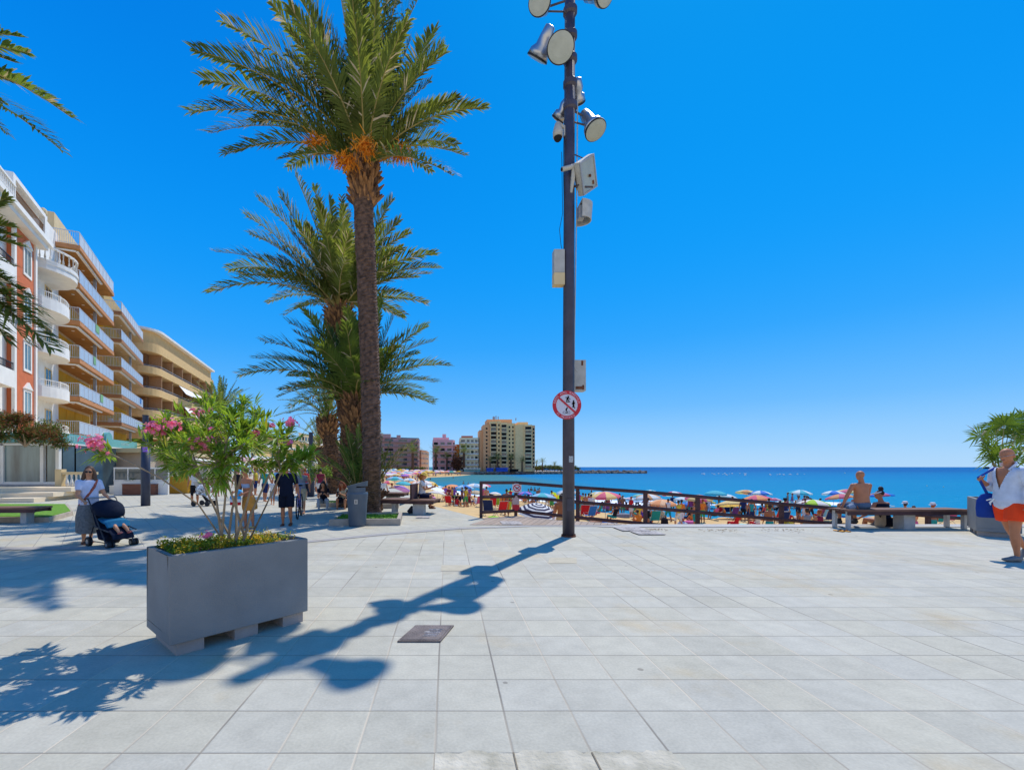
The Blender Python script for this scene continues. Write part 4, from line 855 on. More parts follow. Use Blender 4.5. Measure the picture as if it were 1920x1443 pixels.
def flats(label, s0, s1, oF, depth, z0, nf, fh, fascia, soffit, roof_rail=True, back=.0, glassfront=True, rail=M_rail, curt=M_mustard, wallm=M_cream):
    """balcony block: open balconies along the front and round the near end"""
    t = thing('apartment_block', label, 'building', P_os(oF, s0), TH); L = s1-s0
    b = MB(); b.bx(-13, -depth, .0, L-.02, 0, z0+fh*nf-.2); mk('wall', b, t, wallm)
    for k in range(nf):
        z = z0+fh*k
        b = MB(); b.bx(-depth-3.5, 0, -1.2, L, z-.34, z-.02, 0); b.bx(-depth-3.45, -.05, -1.15, L-.05, z-.40, z-.341, 1); mk('balcony_slab', b, t, [fascia, soffit])
        if k < nf-1 or roof_rail:
            b = MB()
            railing(b, [(-depth-3.4, -1.15), (-.06, -1.15)], z, 1.0)
            if glassfront:
                b.bx(-.07, -.04, -1.15, L-.05, z+.06, z+.93, 1 if k < nf-1 else 0)
                b.bx(-.085, -.025, -1.18, L-.05, z+.95, z+1.0)
                for i in range(int(L/1.1)+1): b.bx(-.09, -.02, -1.1+1.1*i, -1.05+1.1*i, z, z+.95)
            else: railing(b, [(-.06, -1.15), (-.06, L-.1)], z, 1.0, .16)
            mk('railing', b, t, [rail, pm('blue_rail_panel', (.42, .50, .58), .4, .06)] if k < nf-1 else [rail])
        if k < nf-1:
            # white awning cassette under the slab above, yellow blinds on the wall, grey post
            b = MB(); b.bx(-.32, -.14, -1.0, L*.62, z+fh-.52, z+fh-.42); b.bx(-depth-3, -.3, -1.08, -.98, z+fh-.52, z+fh-.42); mk('awning_cassette', b, t, M_white)
            b = MB(); n = 4
            for i in range(n):
                y0 = .3+(L-.6)*i/n; b.bx(-depth+.001, -depth+.07, y0, y0+(L-.6)/n-.12, z+.02, z+2.25)
            b.bx(-depth-3, -depth, -.06, -.001, z+.02, z+2.25); mk('blind', b, t, curt)
            b = MB(); b.bx(-.62, -.40, L*.52, L*.52+.2, z, z+fh-.4); mk('post', b, t, M_post)
            b = MB()
            for i in range(3): b.ell((-.9, .6+2.6*i, z+fh-.41), (.12, .12, .03), 8, 4)
            mk('ceiling_lamp', b, t, M_white)
        if k < nf-1:
            rq = random.Random(int(s0*10)+k)
            b = MB(); y = rq.uniform(1, L-2); b.bx(-depth+.08, -depth+.38, y, y+.8, z+.1, z+.65); mk('air_conditioner', b, t, M_white)
            if rq.random() < .7: y = rq.uniform(.5, L-2); b = MB(); b.bx(-.02, .0, y, y+rq.uniform(.6, 1.2), z+.35, z+1.02); mk('towel', b, t, cloth(rq.choice(['hung_red', 'hung_blue', 'hung_white', 'hung_green']), {'hung_red': (.5, .06, .05)}.get('x', rq.choice([(.5, .06, .05), (.05, .2, .5), (.7, .7, .7), (.2, .4, .2)]))))
            b = MB(); y = rq.uniform(.5, L-1.5); b.box((-.9, y, z+.42), (.7, .7, .05)); b.box((-.9, y, z+.2), (.08, .08, .4)); b.box((-.9, y+.8, z+.25), (.4, .4, .5)); b.box((-.9, y+1., z+.6), (.4, .06, .5)); mk('terrace_table', b, t, M_white)
    return t
flats('terracotta and mustard apartment block with pale blue balcony panels, second from the left', 44.6, 54., -11.0, 1.9, 3.97, 6, 2.9, M_terra, M_brown)
t3 = flats('brown apartment block with white railings between the terracotta and the tan one', 58.4, 69.2, -11.0, 1.8, 3.2, 6, 2.9, pm('brown_fascia', (.34, .16, .07), .8, .1), pm('beige_soffit', (.58, .44, .25), .85, .1), wallm=pm('ochre_wall', (.55, .36, .12), .85, .1))
# tan block with dark loggias and a rounded near corner
ds = Vector((-5.8, 25.7, 0)).normalized(); TH3 = math.atan2(-ds.x, ds.y)
t = thing('apartment_block', 'long tan apartment block with dark loggias and a rounded corner, farthest of the left row', 'building', (-39.3, 61.5, 0), TH3)
L = 27.; r = 3.0
def slabpoly(o0, inset=0):
    P = [(-14, -1.5+inset), (o0-r, -1.5+inset)]
    for j in range(9): g = R(-90+90*j/8); P.append((o0-r+(r-inset)*math.cos(g), -1.5+r+(r-inset)*math.sin(g)))
    P += [(o0-inset, L), (-14, L)]; return P
fh = 2.93
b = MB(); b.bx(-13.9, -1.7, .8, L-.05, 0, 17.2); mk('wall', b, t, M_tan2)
for k in range(6):
    z = 2.9+fh*k-.4
    b = MB(); b.prism(slabpoly(0), z-.2, z+.75 if k < 5 else z+1.0); mk('balcony_band', b, t, M_tan)
    if k < 5:
        b = MB(); b.prism(slabpoly(-.08, .02), z+.76, z+.80); railing(b, [(-3, -1.38), (-.12, 1.5), (-.12, L-.2)], z+.75, .35, .5); mk('handrail', b, t, M_post)
        for i in range(7):
            y = 1.8+i*4.15; b = MB(); b.bx(-1.699, -.1, y, y+.16, z+.8, z+fh-.2); mk('party_wall', b, t, pm('brown_partition', (.42, .23, .11), .85, .1))
        for i in range(6):
            y = 2.3+i*4.15; b = MB(); b.bx(-1.695, -1.64, y+.4, y+3.2, z+.8, z+2.5); mk('window', b, t, M_glass)
b = MB(); z = 2.9+fh*5-.4; b.prism(slabpoly(-.25, .2), z+1.0, z+fh-.3); mk('top_storey', b, t, M_tan)
b = MB(); b.prism(slabpoly(.15, -.1), z+fh-.3, z+fh+.0); mk('roof_edge', b, t, M_white)
for (y, k, d) in ((8.5, 3, 1.3), (10.5, 2, 1.5), (11.5, 3, 1.1), (16, 3, .9)):
    z = 2.9+fh*k-.4; b = MB(); b.add([(-.1, y, z+fh-.25), (-.1, y+3.4, z+fh-.25), (d*.7, y+3.4, z+fh-.25-d), (d*.7, y, z+fh-.25-d)], [(0, 1, 2, 3)]); a = mk('awning', b, t, M_white); a.modifiers.new('s', 'SOLIDIFY').thickness = .03
# red and white block with curved balconies
t = thing('apartment_block', 'red rendered block with white trim, curved balconies and balustrades, leftmost in the row', 'building', P_os(-11.9, 34.8), TH)
b = MB(); b.bx(-12, 0, 0, 3.0, 3.0, 16.0); mk('wall', b, t, M_red)
b = MB(); b.bx(-12, -.6, 3.01, 9.3, 3., 19.2); b.bx(-12, -.35, -9, -.01, 3., 16.0); mk('wall', b, t, M_white)
b = MB()
for y in (-.14, 2.9):
    b.bx(-.05, .10, y-.12, y+.16, 3., 15.9)
b.bx(-.05, .12, -.02, 3.0, 3.05, 3.3); mk('pilaster', b, t, M_white)
fz = [4.55+2.95*i for i in range(4)]
for i, z in enumerate(fz):
    f = win(t, .0, 1.75, z, .9, 1.55, .16, M_pane)
    b = MB(); b.add([(-.0, 1.13, z+1.72), (-.0, 2.37, z+1.72), (0, 1.75, z+2.15), (.12, 1.13, z+1.72), (.12, 2.37, z+1.72), (.12, 1.75, z+2.15)], [(0, 2, 1), (3, 4, 5), (0, 1, 4, 3), (1, 2, 5, 4), (2, 0, 3, 5)]); mk('pediment', b, f, M_white)
# cornice and roof terrace
b = MB(); b.bx(-12, .75, -9.2, 3.6, 16.0, 16.3); b.bx(-12, .55, -9.2, 3.4, 15.7, 15.999); mk('cornice', b, t, M_white)
def baluster_run(b, pts, z, h=.85, gap=.22):
    for a, c in zip(pts[:-1], pts[1:]):
        a = Vector((*a, 0)); c = Vector((*c, 0)); Ln = (c-a).length; n = max(1, int(Ln/gap)); ang = math.atan2((c-a).y, (c-a).x); m_ = (a+c)/2
        b.box((m_.x, m_.y, z+h), (Ln, .16, .1), ang); b.box((m_.x, m_.y, z+.05), (Ln, .16, .1), ang)
        for i in range(n+1):
            q = a.lerp(c, i/n); b.loft([(q.x, q.y, z+.1), (q.x, q.y, z+.25), (q.x, q.y, z+.5), (q.x, q.y, z+h-.05)], [.035, .07, .03, .045], n=6)
b = MB(); baluster_run(b, [(.55, -9), (.55, -1.6)], 16.3); mk('balustrade', b, t, M_white)
b = MB(); b.bx(.2, .5, -1.6, -1.3, 16.3, 17.7); b.bx(.2, .5, 3.0, 3.3, 16.3, 17.7); b.bx(-1.2, .5, -1.6, 3.4, 17.7, 17.95); b.bx(-12, -1.3, -9, 9, 16.31, 17.6); b.bx(-1.2, .3, -9, -1.61, 17.0, 17.2); mk('penthouse', b, t, M_white)
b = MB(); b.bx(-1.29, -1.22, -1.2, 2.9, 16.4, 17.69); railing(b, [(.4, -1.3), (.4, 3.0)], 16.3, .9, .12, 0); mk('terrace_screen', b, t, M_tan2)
b = MB(); b.ell((.35, 3.2, 18.1), (.22, .22, .3), 10, 8); b.bx(-4, -2.5, 4, 8.5, 18.2, 20.4); mk('roof_turret', b, t, M_cream)
def arcp(yc, w_, d, o0, n=12): return [(o0+d*math.sin(math.pi*j/n)**.55, yc-w_/2+w_*j/n) for j in range(n+1)]
for k in range(5):
    z = 3.35+2.95*k-.05; P = arcp(5.7, 4.9, 1.55 if k < 4 else 2.1, -.6)
    b = MB(); b.prism(P, z-.12, z+.05); b.prism([(p[0]*.97-.02, p[1]) for p in P], z-.5, z-.121) if k == 4 else None
    if k < 4: b.prism([(p[0], p[1]) for p in P], z+.051, z+.62)
    bal = mk('balcony', b, t, M_white)
    b = MB(); q = [(p[0]-.1, p[1]) for p in P]
    if k == 4: baluster_run(b, q, z+.05, .95, .24)
    else:
        railing(b, q, z+.62, .42, .12); [b.box((p[0], p[1], z+.85), (.1, .1, .5)) for p in q[::4]]
    mk('balustrade', b, bal, M_white)
for k in range(4):
    z = 3.35+2.95*k; 
    for y in (4.6, 7.2): win(t, -.6, y, z+.1, 1.1, 2.1, .08, M_glass, M_cream)
    b = MB(); b.bx(-.35, .35, -4.6, -1.0, z-.35, z+.62); bal = mk('balcony', b, t, M_white); b = MB(); railing(b, [(.3, -4.6), (.3, -1.05)], z+.62, .42, .14, 0); mk('rail', b, bal, M_black)
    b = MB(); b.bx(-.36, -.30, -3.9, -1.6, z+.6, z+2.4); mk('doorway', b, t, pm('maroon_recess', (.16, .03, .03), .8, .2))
# ground floor pavilion with a teal fascia
t = thing('shop_front', 'glass fronted restaurant pavilion with a teal fascia and a round sign, under the apartment blocks', 'building', (0, 0, 0))
b = MB(); b.prism([(-18.95, 22.05), (-40, 22.6), (-46, 45), (-24.2, 42), (-21.1, 30.2)], 2.55, 3.1); b.prism([(-19.4, 23.2), (-38, 24.6), (-44, 44), (-25, 42), (-22, 30.5)], 0, 2.55); mk('wall', b, t, M_cream)
b = MB(); b.prism([(-18.6, 21.7), (-24.5, 21.8), (-24.5, 23.5), (-18.9, 23.4)], .0, .62); mk('plinth', b, t, pm('grey_stone', (.36, .35, .36), .85, .1))
for x0, x1 in ((-24.3, -21.6), (-21.45, -19.75), (-19.4, -18.95)):
    b = MB(); b.bx(x0, x1, 22.0, 22.05, .65, 2.6); f = mk('glass_panel', b, t, M_pane)
b = MB()
for x in (-24.4, -21.53, -19.6, -18.85): b.box((x, 22.0, 1.6), (.16, .16, 1.95))
b.box((-21.6, 22.0, .68), (5.6, .14, .12)); b.box((-21.6, 22.0, 2.56), (5.7, .16, .1)); mk('window_frame', b, t, M_white)
b = MB(); b.bx(-18.95, -18.9, 22.3, 25.9, .1, 2.5); mk('side_glass', b, t, M_glass)
b = MB(); b.bx(-24.3, -18.9, 23.0, 23.1, .62, 2.5); mk('curtain', b, t, M_cream)
M_teal = pm('teal_fascia', (.13, .38, .37), .6, .06)
A0 = Vector((-18.7, 21.9, 0)); A1 = Vector((-21.0, 30.6, 0)); dd = (A1-A0).normalized(); nn = Vector((dd.y, -dd.x, 0)); ang = math.atan2(dd.y, dd.x)
b = MB(); m_ = (A0+A1)/2; b.box((m_.x, m_.y, 2.88), ((A1-A0).length, .16, .46), ang); f = mk('fascia', b, t, M_teal)
b = MB(); b.box((m_.x, m_.y, 2.60), ((A1-A0).length, .22, .08), ang); mk('fascia_trim', b, t, M_white)
b = MB(); b.box((-21.5, 21.9, 2.88), (5.6, .16, .46)); mk('fascia', b, t, M_teal)
M_let = pm('pale_lettering', (.42, .62, .60), .6, .05)
def facade_text(s, c, size, mat=M_let):
    vs, fs = text_mesh(s, size); b = MB(); b.add([c+dd*v.x+Vector((0, 0, v.y))+nn*(.09+v.z) for v in vs], fs); return mk('lettering', b, t, mat)
facade_text('RTE MEDITERRANEO', A0+dd*2.2+Vector((0, 0, 2.88)), .34); facade_text('CAFETERIA', A0+dd*7.1+Vector((0, 0, 2.88)), .24)
dc_ = A0+dd*4.6+nn*.12+Vector((0, 0, 3.05)); b = MB(); b.loft([dc_-nn*.12, dc_+nn*.1], [.42, .42], side=dd, n=28); rs_ = mk('round_sign', b, t, [M_teal]);
b = MB(); b.loft([dc_-nn*.14, dc_-nn*.121], [.45, .45], side=dd, n=28); mk('sign_rim', b, rs_, M_white)
b = MB(); b.box((-20.6, 28.9, 2.45), (2.6, 1.3, .12), ang); mk('awning', b, t, M_white)
# steps, balustrade, glazed terrace screen
t = thing('steps', 'broad pale stone steps in front of the restaurant pavilion at the left', 'steps', (0, 0, 0))
st = pm('pale_step_stone', (.78, .64, .44), .85, .08, 2)
for k in range(3):
    b = MB(); z0, z1 = k*.18+.0, k*.18+.18; y0 = 17.2+k*.8
    b.prism([(-24, y0), (-16.95+k*.1, y0+1.4), (-17.1+k*.12, y0+2.5), (-17.4, 21.4), (-24, 21.6)], z0+.001, z1); mk('step', b, t, st)
t = thing('terrace_balustrade', 'cream balustrade with a square pillar beside the restaurant steps', 'balustrade', (-18.3, 21.6, 0))
b = MB(); b.bx(-.25, .05, -.15, .15, 0, 1.35); mk('pillar', b, t, M_cream)
b = MB()
for i in range(6): b.loft([(.2+.22*i, 0, .55), (.2+.22*i, 0, .7), (.2+.22*i, 0, .9), (.2+.22*i, 0, 1.1)], [.04, .075, .03, .05], n=8)
mk('baluster', b, t, M_white); b = MB(); b.bx(.06, 1.6, -.12, .12, 1.1, 1.22); b.bx(.06, 1.6, -.12, .12, .0, .55); mk('coping', b, t, M_cream)
t = thing('glazed_screen', 'white framed glass screen on a low white wall beside the restaurant terrace', 'screen', (-17.2, 23.4, 0), R(8))
b = MB(); b.bx(0, 2.6, 0, .15, .0, .72); mk('low_wall', b, t, M_white); b = MB()
for i in range(5): b.bx(.65*i-.025, .65*i+.025, .04, .1, .72, 1.4)
b.bx(-.03, 2.63, .03, .11, 1.36, 1.44); b.bx(-.03, 2.63, .03, .11, .73, .79); mk('frame', b, t, M_white); b = MB(); b.bx(0, 2.6, .065, .075, .79, 1.36); mk('glass', b, t, M_glass)
M_pw = pm('planter_timber', (.20, .075, .045), .7, .2, 2, stretch=(1, 1, 12)); M_must = pm('mustard_panel', (.52, .27, .02), .6, .06)
def wbox(lab, px0, px1, py0, py1, mat, cat='planter', name='timber_planter', grp='terrace planters', plants=True):
    a = G(px0, py1); c = G(px1, py1); h = (py1-py0)/F*a.y; t = thing(name, lab, cat, a, 0, grp); w_ = c.x-a.x
    b = MB(); b.bx(0, w_, 0, .6, 0.02, h-.03); mk('panel', b, t, mat); b = MB(); b.bx(-.02, w_+.02, -.02, .62, h-.03, h); mk('rim', b, t, mat)
    if plants:
        b = MB()
        for q in range(int(w_/.7)+1):
            x = .35+.7*q
            if x > w_: break
            for k in range(60):
                g = random.uniform(0, 6.28); el = random.uniform(.2, 1.4); l = random.uniform(.3, .6); d = Vector((math.cos(g)*math.cos(el), math.sin(g)*math.cos(el), math.sin(el)))
                leafq(b, Vector((x, .3, h+.1)), d, l, .05)
        mk('plants', b, t, M_blueleaf)
wbox('brown timber planter with spiky plants beside the purple stickered lamp column', 229, 290, 907, 928, M_pw)
wbox('mustard yellow terrace panel behind the oleander stems', 295, 352, 893, 925, M_must, 'screen', 'terrace_screen', 'terrace planters', False)
wbox('brown timber planter to the right of the mustard yellow panel', 353, 392, 903, 924, M_pw)
wbox('pale cabinet under the glazed screen of the terrace', 205, 222, 910, 926, M_white, 'cabinet', 'cabinet', None, False)
# terrace wall and awnings farther along
t = thing('cafe_terrace', 'beige ground floor cafe with white awnings behind the oleander', 'building', (0, 0, 0))
b = MB(); b.prism([(-17.6, 26.6), (-18.9, 33), (-25, 50), (-30, 60), (-35, 60), (-25, 31), (-20.9, 26.9)], 0, 2.3); mk('wall', b, t, pm('beige_wall', (.50, .40, .30), .85, .1, 1)); b = MB(); b.prism([(-17.3, 26.2), (-18.6, 33), (-24.6, 50), (-29.6, 60.5), (-35, 60), (-25, 31), (-20.9, 26.5)], 2.3, 2.55); mk('roof', b, t, M_cream)
for i in range(6):
    b = MB(); y = 28+i*5.2; x = -17.6-(y-26.6)*.33; b.add([(x-.3, y, 2.29), (x-1.3, y+3.6, 2.29), (x+.9, y+3.6, 1.95), (x+1.4, y, 1.95)], [(0, 3, 2, 1)]); a = mk('awning', b, t, M_white if i % 2 else M_cream); a.modifiers.new('s', 'SOLIDIFY').thickness = .04
    b = MB(); b.box((x+.03, y+1.8, 1.05), (.06, 1.2, 2.), R(18)); mk('door', b, t, M_glass)
# low shops and distant blocks behind the palms
def block(label, pts, z1, mat, bands=0, fh=3., name='apartment_block', bm=M_white, z0=0, win_=True, dens=2.6, roofm=None, skip=0):
    """building from a list of front points: storeys with balcony slabs and window rows on each front face"""
    t = thing(name, label, 'building', (pts[0][0], pts[0][1], z0)); o = Vector((pts[0][0], pts[0][1], 0)); P = [Vector((*p, 0))-o for p in pts]
    back = [p+Vector((0, 1, 0))*12+Vector((p.x+o.x, p.y+o.y, 0)).normalized()*6 for p in P[::-1]]
    H = z1-z0; b = MB(); b.prism([(p.x, p.y) for p in P+back], 0, H); mk('wall', b, t, mat)
    b = MB(); b.prism([(p.x, p.y) for p in [q*1. for q in P]+back], H+.01, H+.5); mk('roof', b, t, roofm or mat)
    nf = int(H/fh); cnt = 0
    for a, c in zip(P[:-1], P[1:]):
        d = c-a; Ln = d.length
        if Ln < 1.5: continue
        u = d/Ln; n_ = Vector((u.y, -u.x, 0))
        if n_.dot(-(a+o)) < 0: n_ = -n_
        ang = math.atan2(u.y, u.x); nw = max(1, int(Ln/dens))
        for k in range(nf):
            z = (k+.5)*H/nf
            if bands:
                b = MB(); m_ = (a+c)/2+n_*.55; b.box((m_.x, m_.y, z-fh*.30), (Ln*.98, 1.1, fh*.22), ang); mk('balcony', b, t, bm)
            if win_:
                for i in range(nw):
                    if cnt > 96: break
                    if random.random() < skip: continue
                    q = a+d*((i+.5)/nw)+n_*.03; b = MB(); b.box((q.x, q.y, z+.15), (Ln/nw*(.62 if bands else .36), .08, fh*(.5 if bands else .36)), ang); mk('window', b, t, M_glass if (i+k) % 4 else M_dark); cnt += 1
    return t
def xy(px, Y_): return ((px-PX0)/F*Y_, Y_)
block('low cream building with a long roof line behind the oleander and the far promenade', [xy(470, 108), xy(500, 125), xy(560, 150)], 9.6, M_tan, 1, 3.1, skip=.2)
block('pale ochre building with balconies behind the row of palm trunks', [xy(560, 152), xy(600, 175), xy(640, 200)], 12.5, M_cream, 1, 3.1, skip=.2)
block('dusky pink balcony block behind the far end of the promenade palms', [xy(640, 210), xy(690, 235), xy(716, 245)], 19, pm('dusky_pink', (.50, .30, .27), .85, .08), 1, 3.1)
pinkg = pm('mauve_render', (.52, .32, .30), .85, .08)
t = block('large curved brown and mauve apartment block with dark balconies right of the tall palm trunk', [xy(700, 232), xy(716, 240), xy(742, 246), xy(768, 250), xy(785, 252)], 17.0, pinkg, 1, 2.5, bm=pm('mauve_band', (.36, .24, .22), .85, .1), z0=-.9, roofm=pm('dark_roof', (.07, .11, .13), .7), dens=4.5)
b = MB(); b.box((6, 7, 18.6), (4, 3, 2)); b.box((12, 9, 18.4), (2, 2, 1.6)); mk('stair_tower', b, t, pinkg)
block('narrow ochre apartment block with many small windows right of the curved brown block', [xy(785, 262), xy(790, 262), xy(800, 275), xy(803, 290)], 10.8, pm('ochre_pink', (.60, .33, .16), .85, .1), 0, 2.5, z0=-.9, dens=2.2)
t = block('pink apartment block with white balcony bands and a stepped roof across the bay', [xy(811, 240), xy(849, 238), xy(853, 243)], 15.2, pm('pink_render', (.80, .42, .42), .85, .08), 1, 2.7, bm=pm('pale_pink_band', (.72, .48, .46), .85, .05), z0=-.9, dens=2.8)
b = MB(); b.box((4.5, 5, 17), (8.5, 6, 2)); b.box((6.2, 5, 18.9), (2., 2, 2.2)); mk('stair_tower', b, t, pm('pink_render', (1, 1, 1)))
block('thin orange building squeezed between the pink and the pale yellow block', [xy(853.5, 246), xy(861, 246)], 13.2, pm('orange_render', (.70, .25, .05), .85, .08), 0, 3, z0=-.9)
t = block('pale yellow apartment block with white balconies beside the orange one', [xy(862, 240), xy(874, 239), xy(897, 240)], 16.4, pm('pale_yellow', (.88, .76, .48), .85, .06), 1, 2.7, bm=M_white, z0=-.9, dens=2.2)
b = MB(); b.box((4, 4, 18.1), (6, 5, 1.6)); mk('stair_tower', b, t, pm('brick_red', (.48, .15, .08), .85, .1))
M_tow = pm('tower_ochre', (.92, .62, .27), .85, .08, 1); M_tow2 = pm('tower_orange', (.80, .42, .19), .85, .08, 1)
# the tall tower: stepped plan with balcony columns
T = thing('apartment_tower', 'tall ochre and orange tower block with columns of dark balconies, highest building across the bay', 'building', (0, 0, -.9))
YT = 236
def tw(px0, px1, ptop, Y_, mat, nm='wall', ret=None):
    x0, _ = xy(px0, Y_); x1, _ = xy(px1, Y_); zt = CH-(ptop-HY)/F*Y_+.9; b = MB(); b.bx(x0, x1, Y_, Y_+14, 0, zt); mk(nm, b, T, mat); return x0, x1, zt
segs = [(899, 906, 806, 240, M_tow2), (906, 919, 796, 238, M_tow2), (919, 932, 790, 237.2, M_tow), (932, 939, 789, 236.6, M_tow), (939, 951, 792, 236, M_tow), (951, 966, 793, 237, M_tow), (966, 983, 796, 236.2, M_tow), (983, 998, 796, 235.6, M_tow), (998, 1003, 797, 237, M_tow2)]
for i, (a, c_, tp, Y_, mt) in enumerate(segs):
    x0, x1, zt = tw(a, c_, tp, Y_, mt)
    balc = (a in (919, 939, 983)); nfl = 11
    for k in range(nfl):
        z = 1.6+k*(zt-2.4)/nfl; 
        if balc:
            xa, xb = x0+(x1-x0)*.12, x1-(x1-x0)*.12
            b = MB(); b.bx(xa, xb, Y_-.10, Y_-.02, z+.35, z+1.8); mk('window', b, T, M_dark if k % 3 else M_glass)
            b = MB(); b.bx(xa, xb, Y_-1.0, Y_-.11, z-.35, z+.35); mk('balcony', b, T, M_cream if mt is M_tow else M_tow)
        elif a in (932, 951, 998, 906):
            xs_ = [(x0+x1)/2] if a != 951 else [x0+1.2, x1-1.2]
            for x in xs_: b = MB(); b.bx(x-.4, x+.4, Y_-.06, Y_-.01, z+.3, z+1.3); mk('window', b, T, M_dark)
tw(913, 960, 786, 243, M_tow2, 'roof_storey'); tw(971, 990, 791, 240, M_tow, 'roof_storey')
x0, _ = xy(928, 240); zt = CH-(786-HY)/F*240+.9; b = MB(); [b.loft([(x0+dx, 246, zt), (x0+dx, 246, zt+h_)], [.25, .25], n=6) for dx, h_ in ((0, 2.3), (1.2, 2.6), (2.4, 2.2), (12, 1.5))]; b.bx(x0-.6, x0+.6, 245.5, 246.5, zt+.6, zt+2); mk('antenna', b, T, M_post)
# low things on the far sea front
for i, (a, c_, tp, Y_, mt, lab) in enumerate(((870, 900, 877.5, 228, M_teal, 'low dark teal beach restaurant under the pale yellow block'), (913, 925, 877, 230, pm('blue_tarp', (.01, .10, .55), .6, .1), 'smaller bright blue beach kiosk below the tower'), (931, 952, 876.5, 230, pm('blue_tarp', (1, 1, 1)), 'larger bright blue beach kiosk below the tower'), (740, 800, 882, 212, M_dark, 'long dark beach bar roof below the curved brown block'), (958, 972, 879, 230, M_dark, 'dark low kiosk right of the two blue kiosks'))):
    x0, _ = xy(a, Y_); x1, _ = xy(c_, Y_); zt = CH-(tp-HY)/F*Y_; t = thing('beach_kiosk', lab, 'kiosk', (x0, Y_, -.9), 0, 'kiosks on the far sea front'); w_ = x1-x0; h = zt+.9
    b = MB(); b.bx(0, w_, 0, 4, 0, h*.8); mk('wall', b, t, mt); b = MB(); b.bx(-.3, w_+.3, -.6, 4.3, h*.8, h); mk('roof', b, t, M_white if i == 0 else mt); b = MB(); b.bx(w_*.1, w_*.9, -.08, -.01, .6, h*.6); mk('counter_window', b, t, M_pane if i == 0 else mt)
# leafy clumps
def bush(name, label, c, rx, ry, rz_, n, mats, leaf=(.12, .05), seed=1, cat='shrub', stemh=0., core=.35):
    rr = random.Random(seed); c = Vector(c); t = thing(name, label, cat, c-Vector((0, 0, stemh+rz_*.6)))
    o = t.location; b = MB(); blobs = [(Vector((rr.uniform(-.7, .7)*rx, rr.uniform(-.7, .7)*ry, rr.uniform(-.5, .6)*rz_)), rr.uniform(.3, .55)) for _ in range(14)]
    for k in range(n):
        q, s = rr.choice(blobs); v = Vector((rr.gauss(0, 1), rr.gauss(0, 1), rr.gauss(0, 1))).normalized()*rr.uniform(core, 1)
        p = q+Vector((v.x*rx*s, v.y*ry*s, v.z*rz_*s)); leafq(b, p+c-o, Vector((rr.gauss(0, 1), rr.gauss(0, 1), rr.gauss(.1, .7))), leaf[0]*rr.uniform(.6, 1.2), leaf[1], rr.randrange(len(mats)) if (noise.noise(p*1.2+Vector((seed, 0, 0)))+rr.uniform(-.4, .4)) > 0 else 0)
    mk('foliage', b, t, mats)
    b = MB()
    for k in range(5): g = k*1.26; b.loft([(0, 0, 0), (math.cos(g)*rx*.2, math.sin(g)*ry*.2, (stemh+rz_*.6)*.6), (math.cos(g)*rx*.5, math.sin(g)*ry*.5, stemh+rz_*.6)], [.05, .035, .015], n=5)
    mk('stem', b, t, M_bark); return t
M_vine = pm('russet_leaf', (.26, .11, .05), .7, .4, 3, trans=.25)
bush('climbing_shrub', 'green and russet climbing shrub spilling over the restaurant roof at the left', W(48, 815, 20.5), 1.75, .9, .85, 6500, [M_blueleaf, M_vine, M_vine], (.14, .06), 2, stemh=.0)
bush('climbing_shrub', 'russet climbing shrub above the other one at the left edge', W(5, 790, 20), 1.1, .8, .7, 3000, [M_vine, M_blueleaf], (.14, .06), 3, stemh=.0)
bush('shrub', 'small bright green shrub behind the two sitting girls', W(600, 890, 21), .55, .5, .5, 900, [pm('bright_leaf', (.16, .26, .03), .5, .4, 4, trans=.35)], (.12, .06), 4, stemh=.6)
bush('shrub', 'reddish dark tree between the pink and the pale yellow block', W(857, 868, 230), 3.0, 3, 4.2, 1500, [pm('dark_russet', (.12, .05, .03), .8, .4, 1)], (.9, .6), 5, 'tree', 2)
bush('shrub', 'yellow green bushes under the far palms at the end of the sea front', W(1030, 878, 252), 11, 3, 2.0, 3000, [pm('dry_green', (.26, .26, .06), .8, .4, 1), M_blueleaf], (.8, .5), 6, 'shrub', 1)
bush('shrub', 'low green bushes below the ochre block across the bay', W(765, 880, 215), 9, 3, 1.4, 2200, [M_blueleaf], (.7, .5), 7, 'shrub', 1)
bush('shrub', 'small dark bushes on the rocky point behind the mast', W(1078, 877, 262), 3.2, 2, 1.6, 900, [M_blueleaf], (.7, .5), 8, 'shrub', 1)
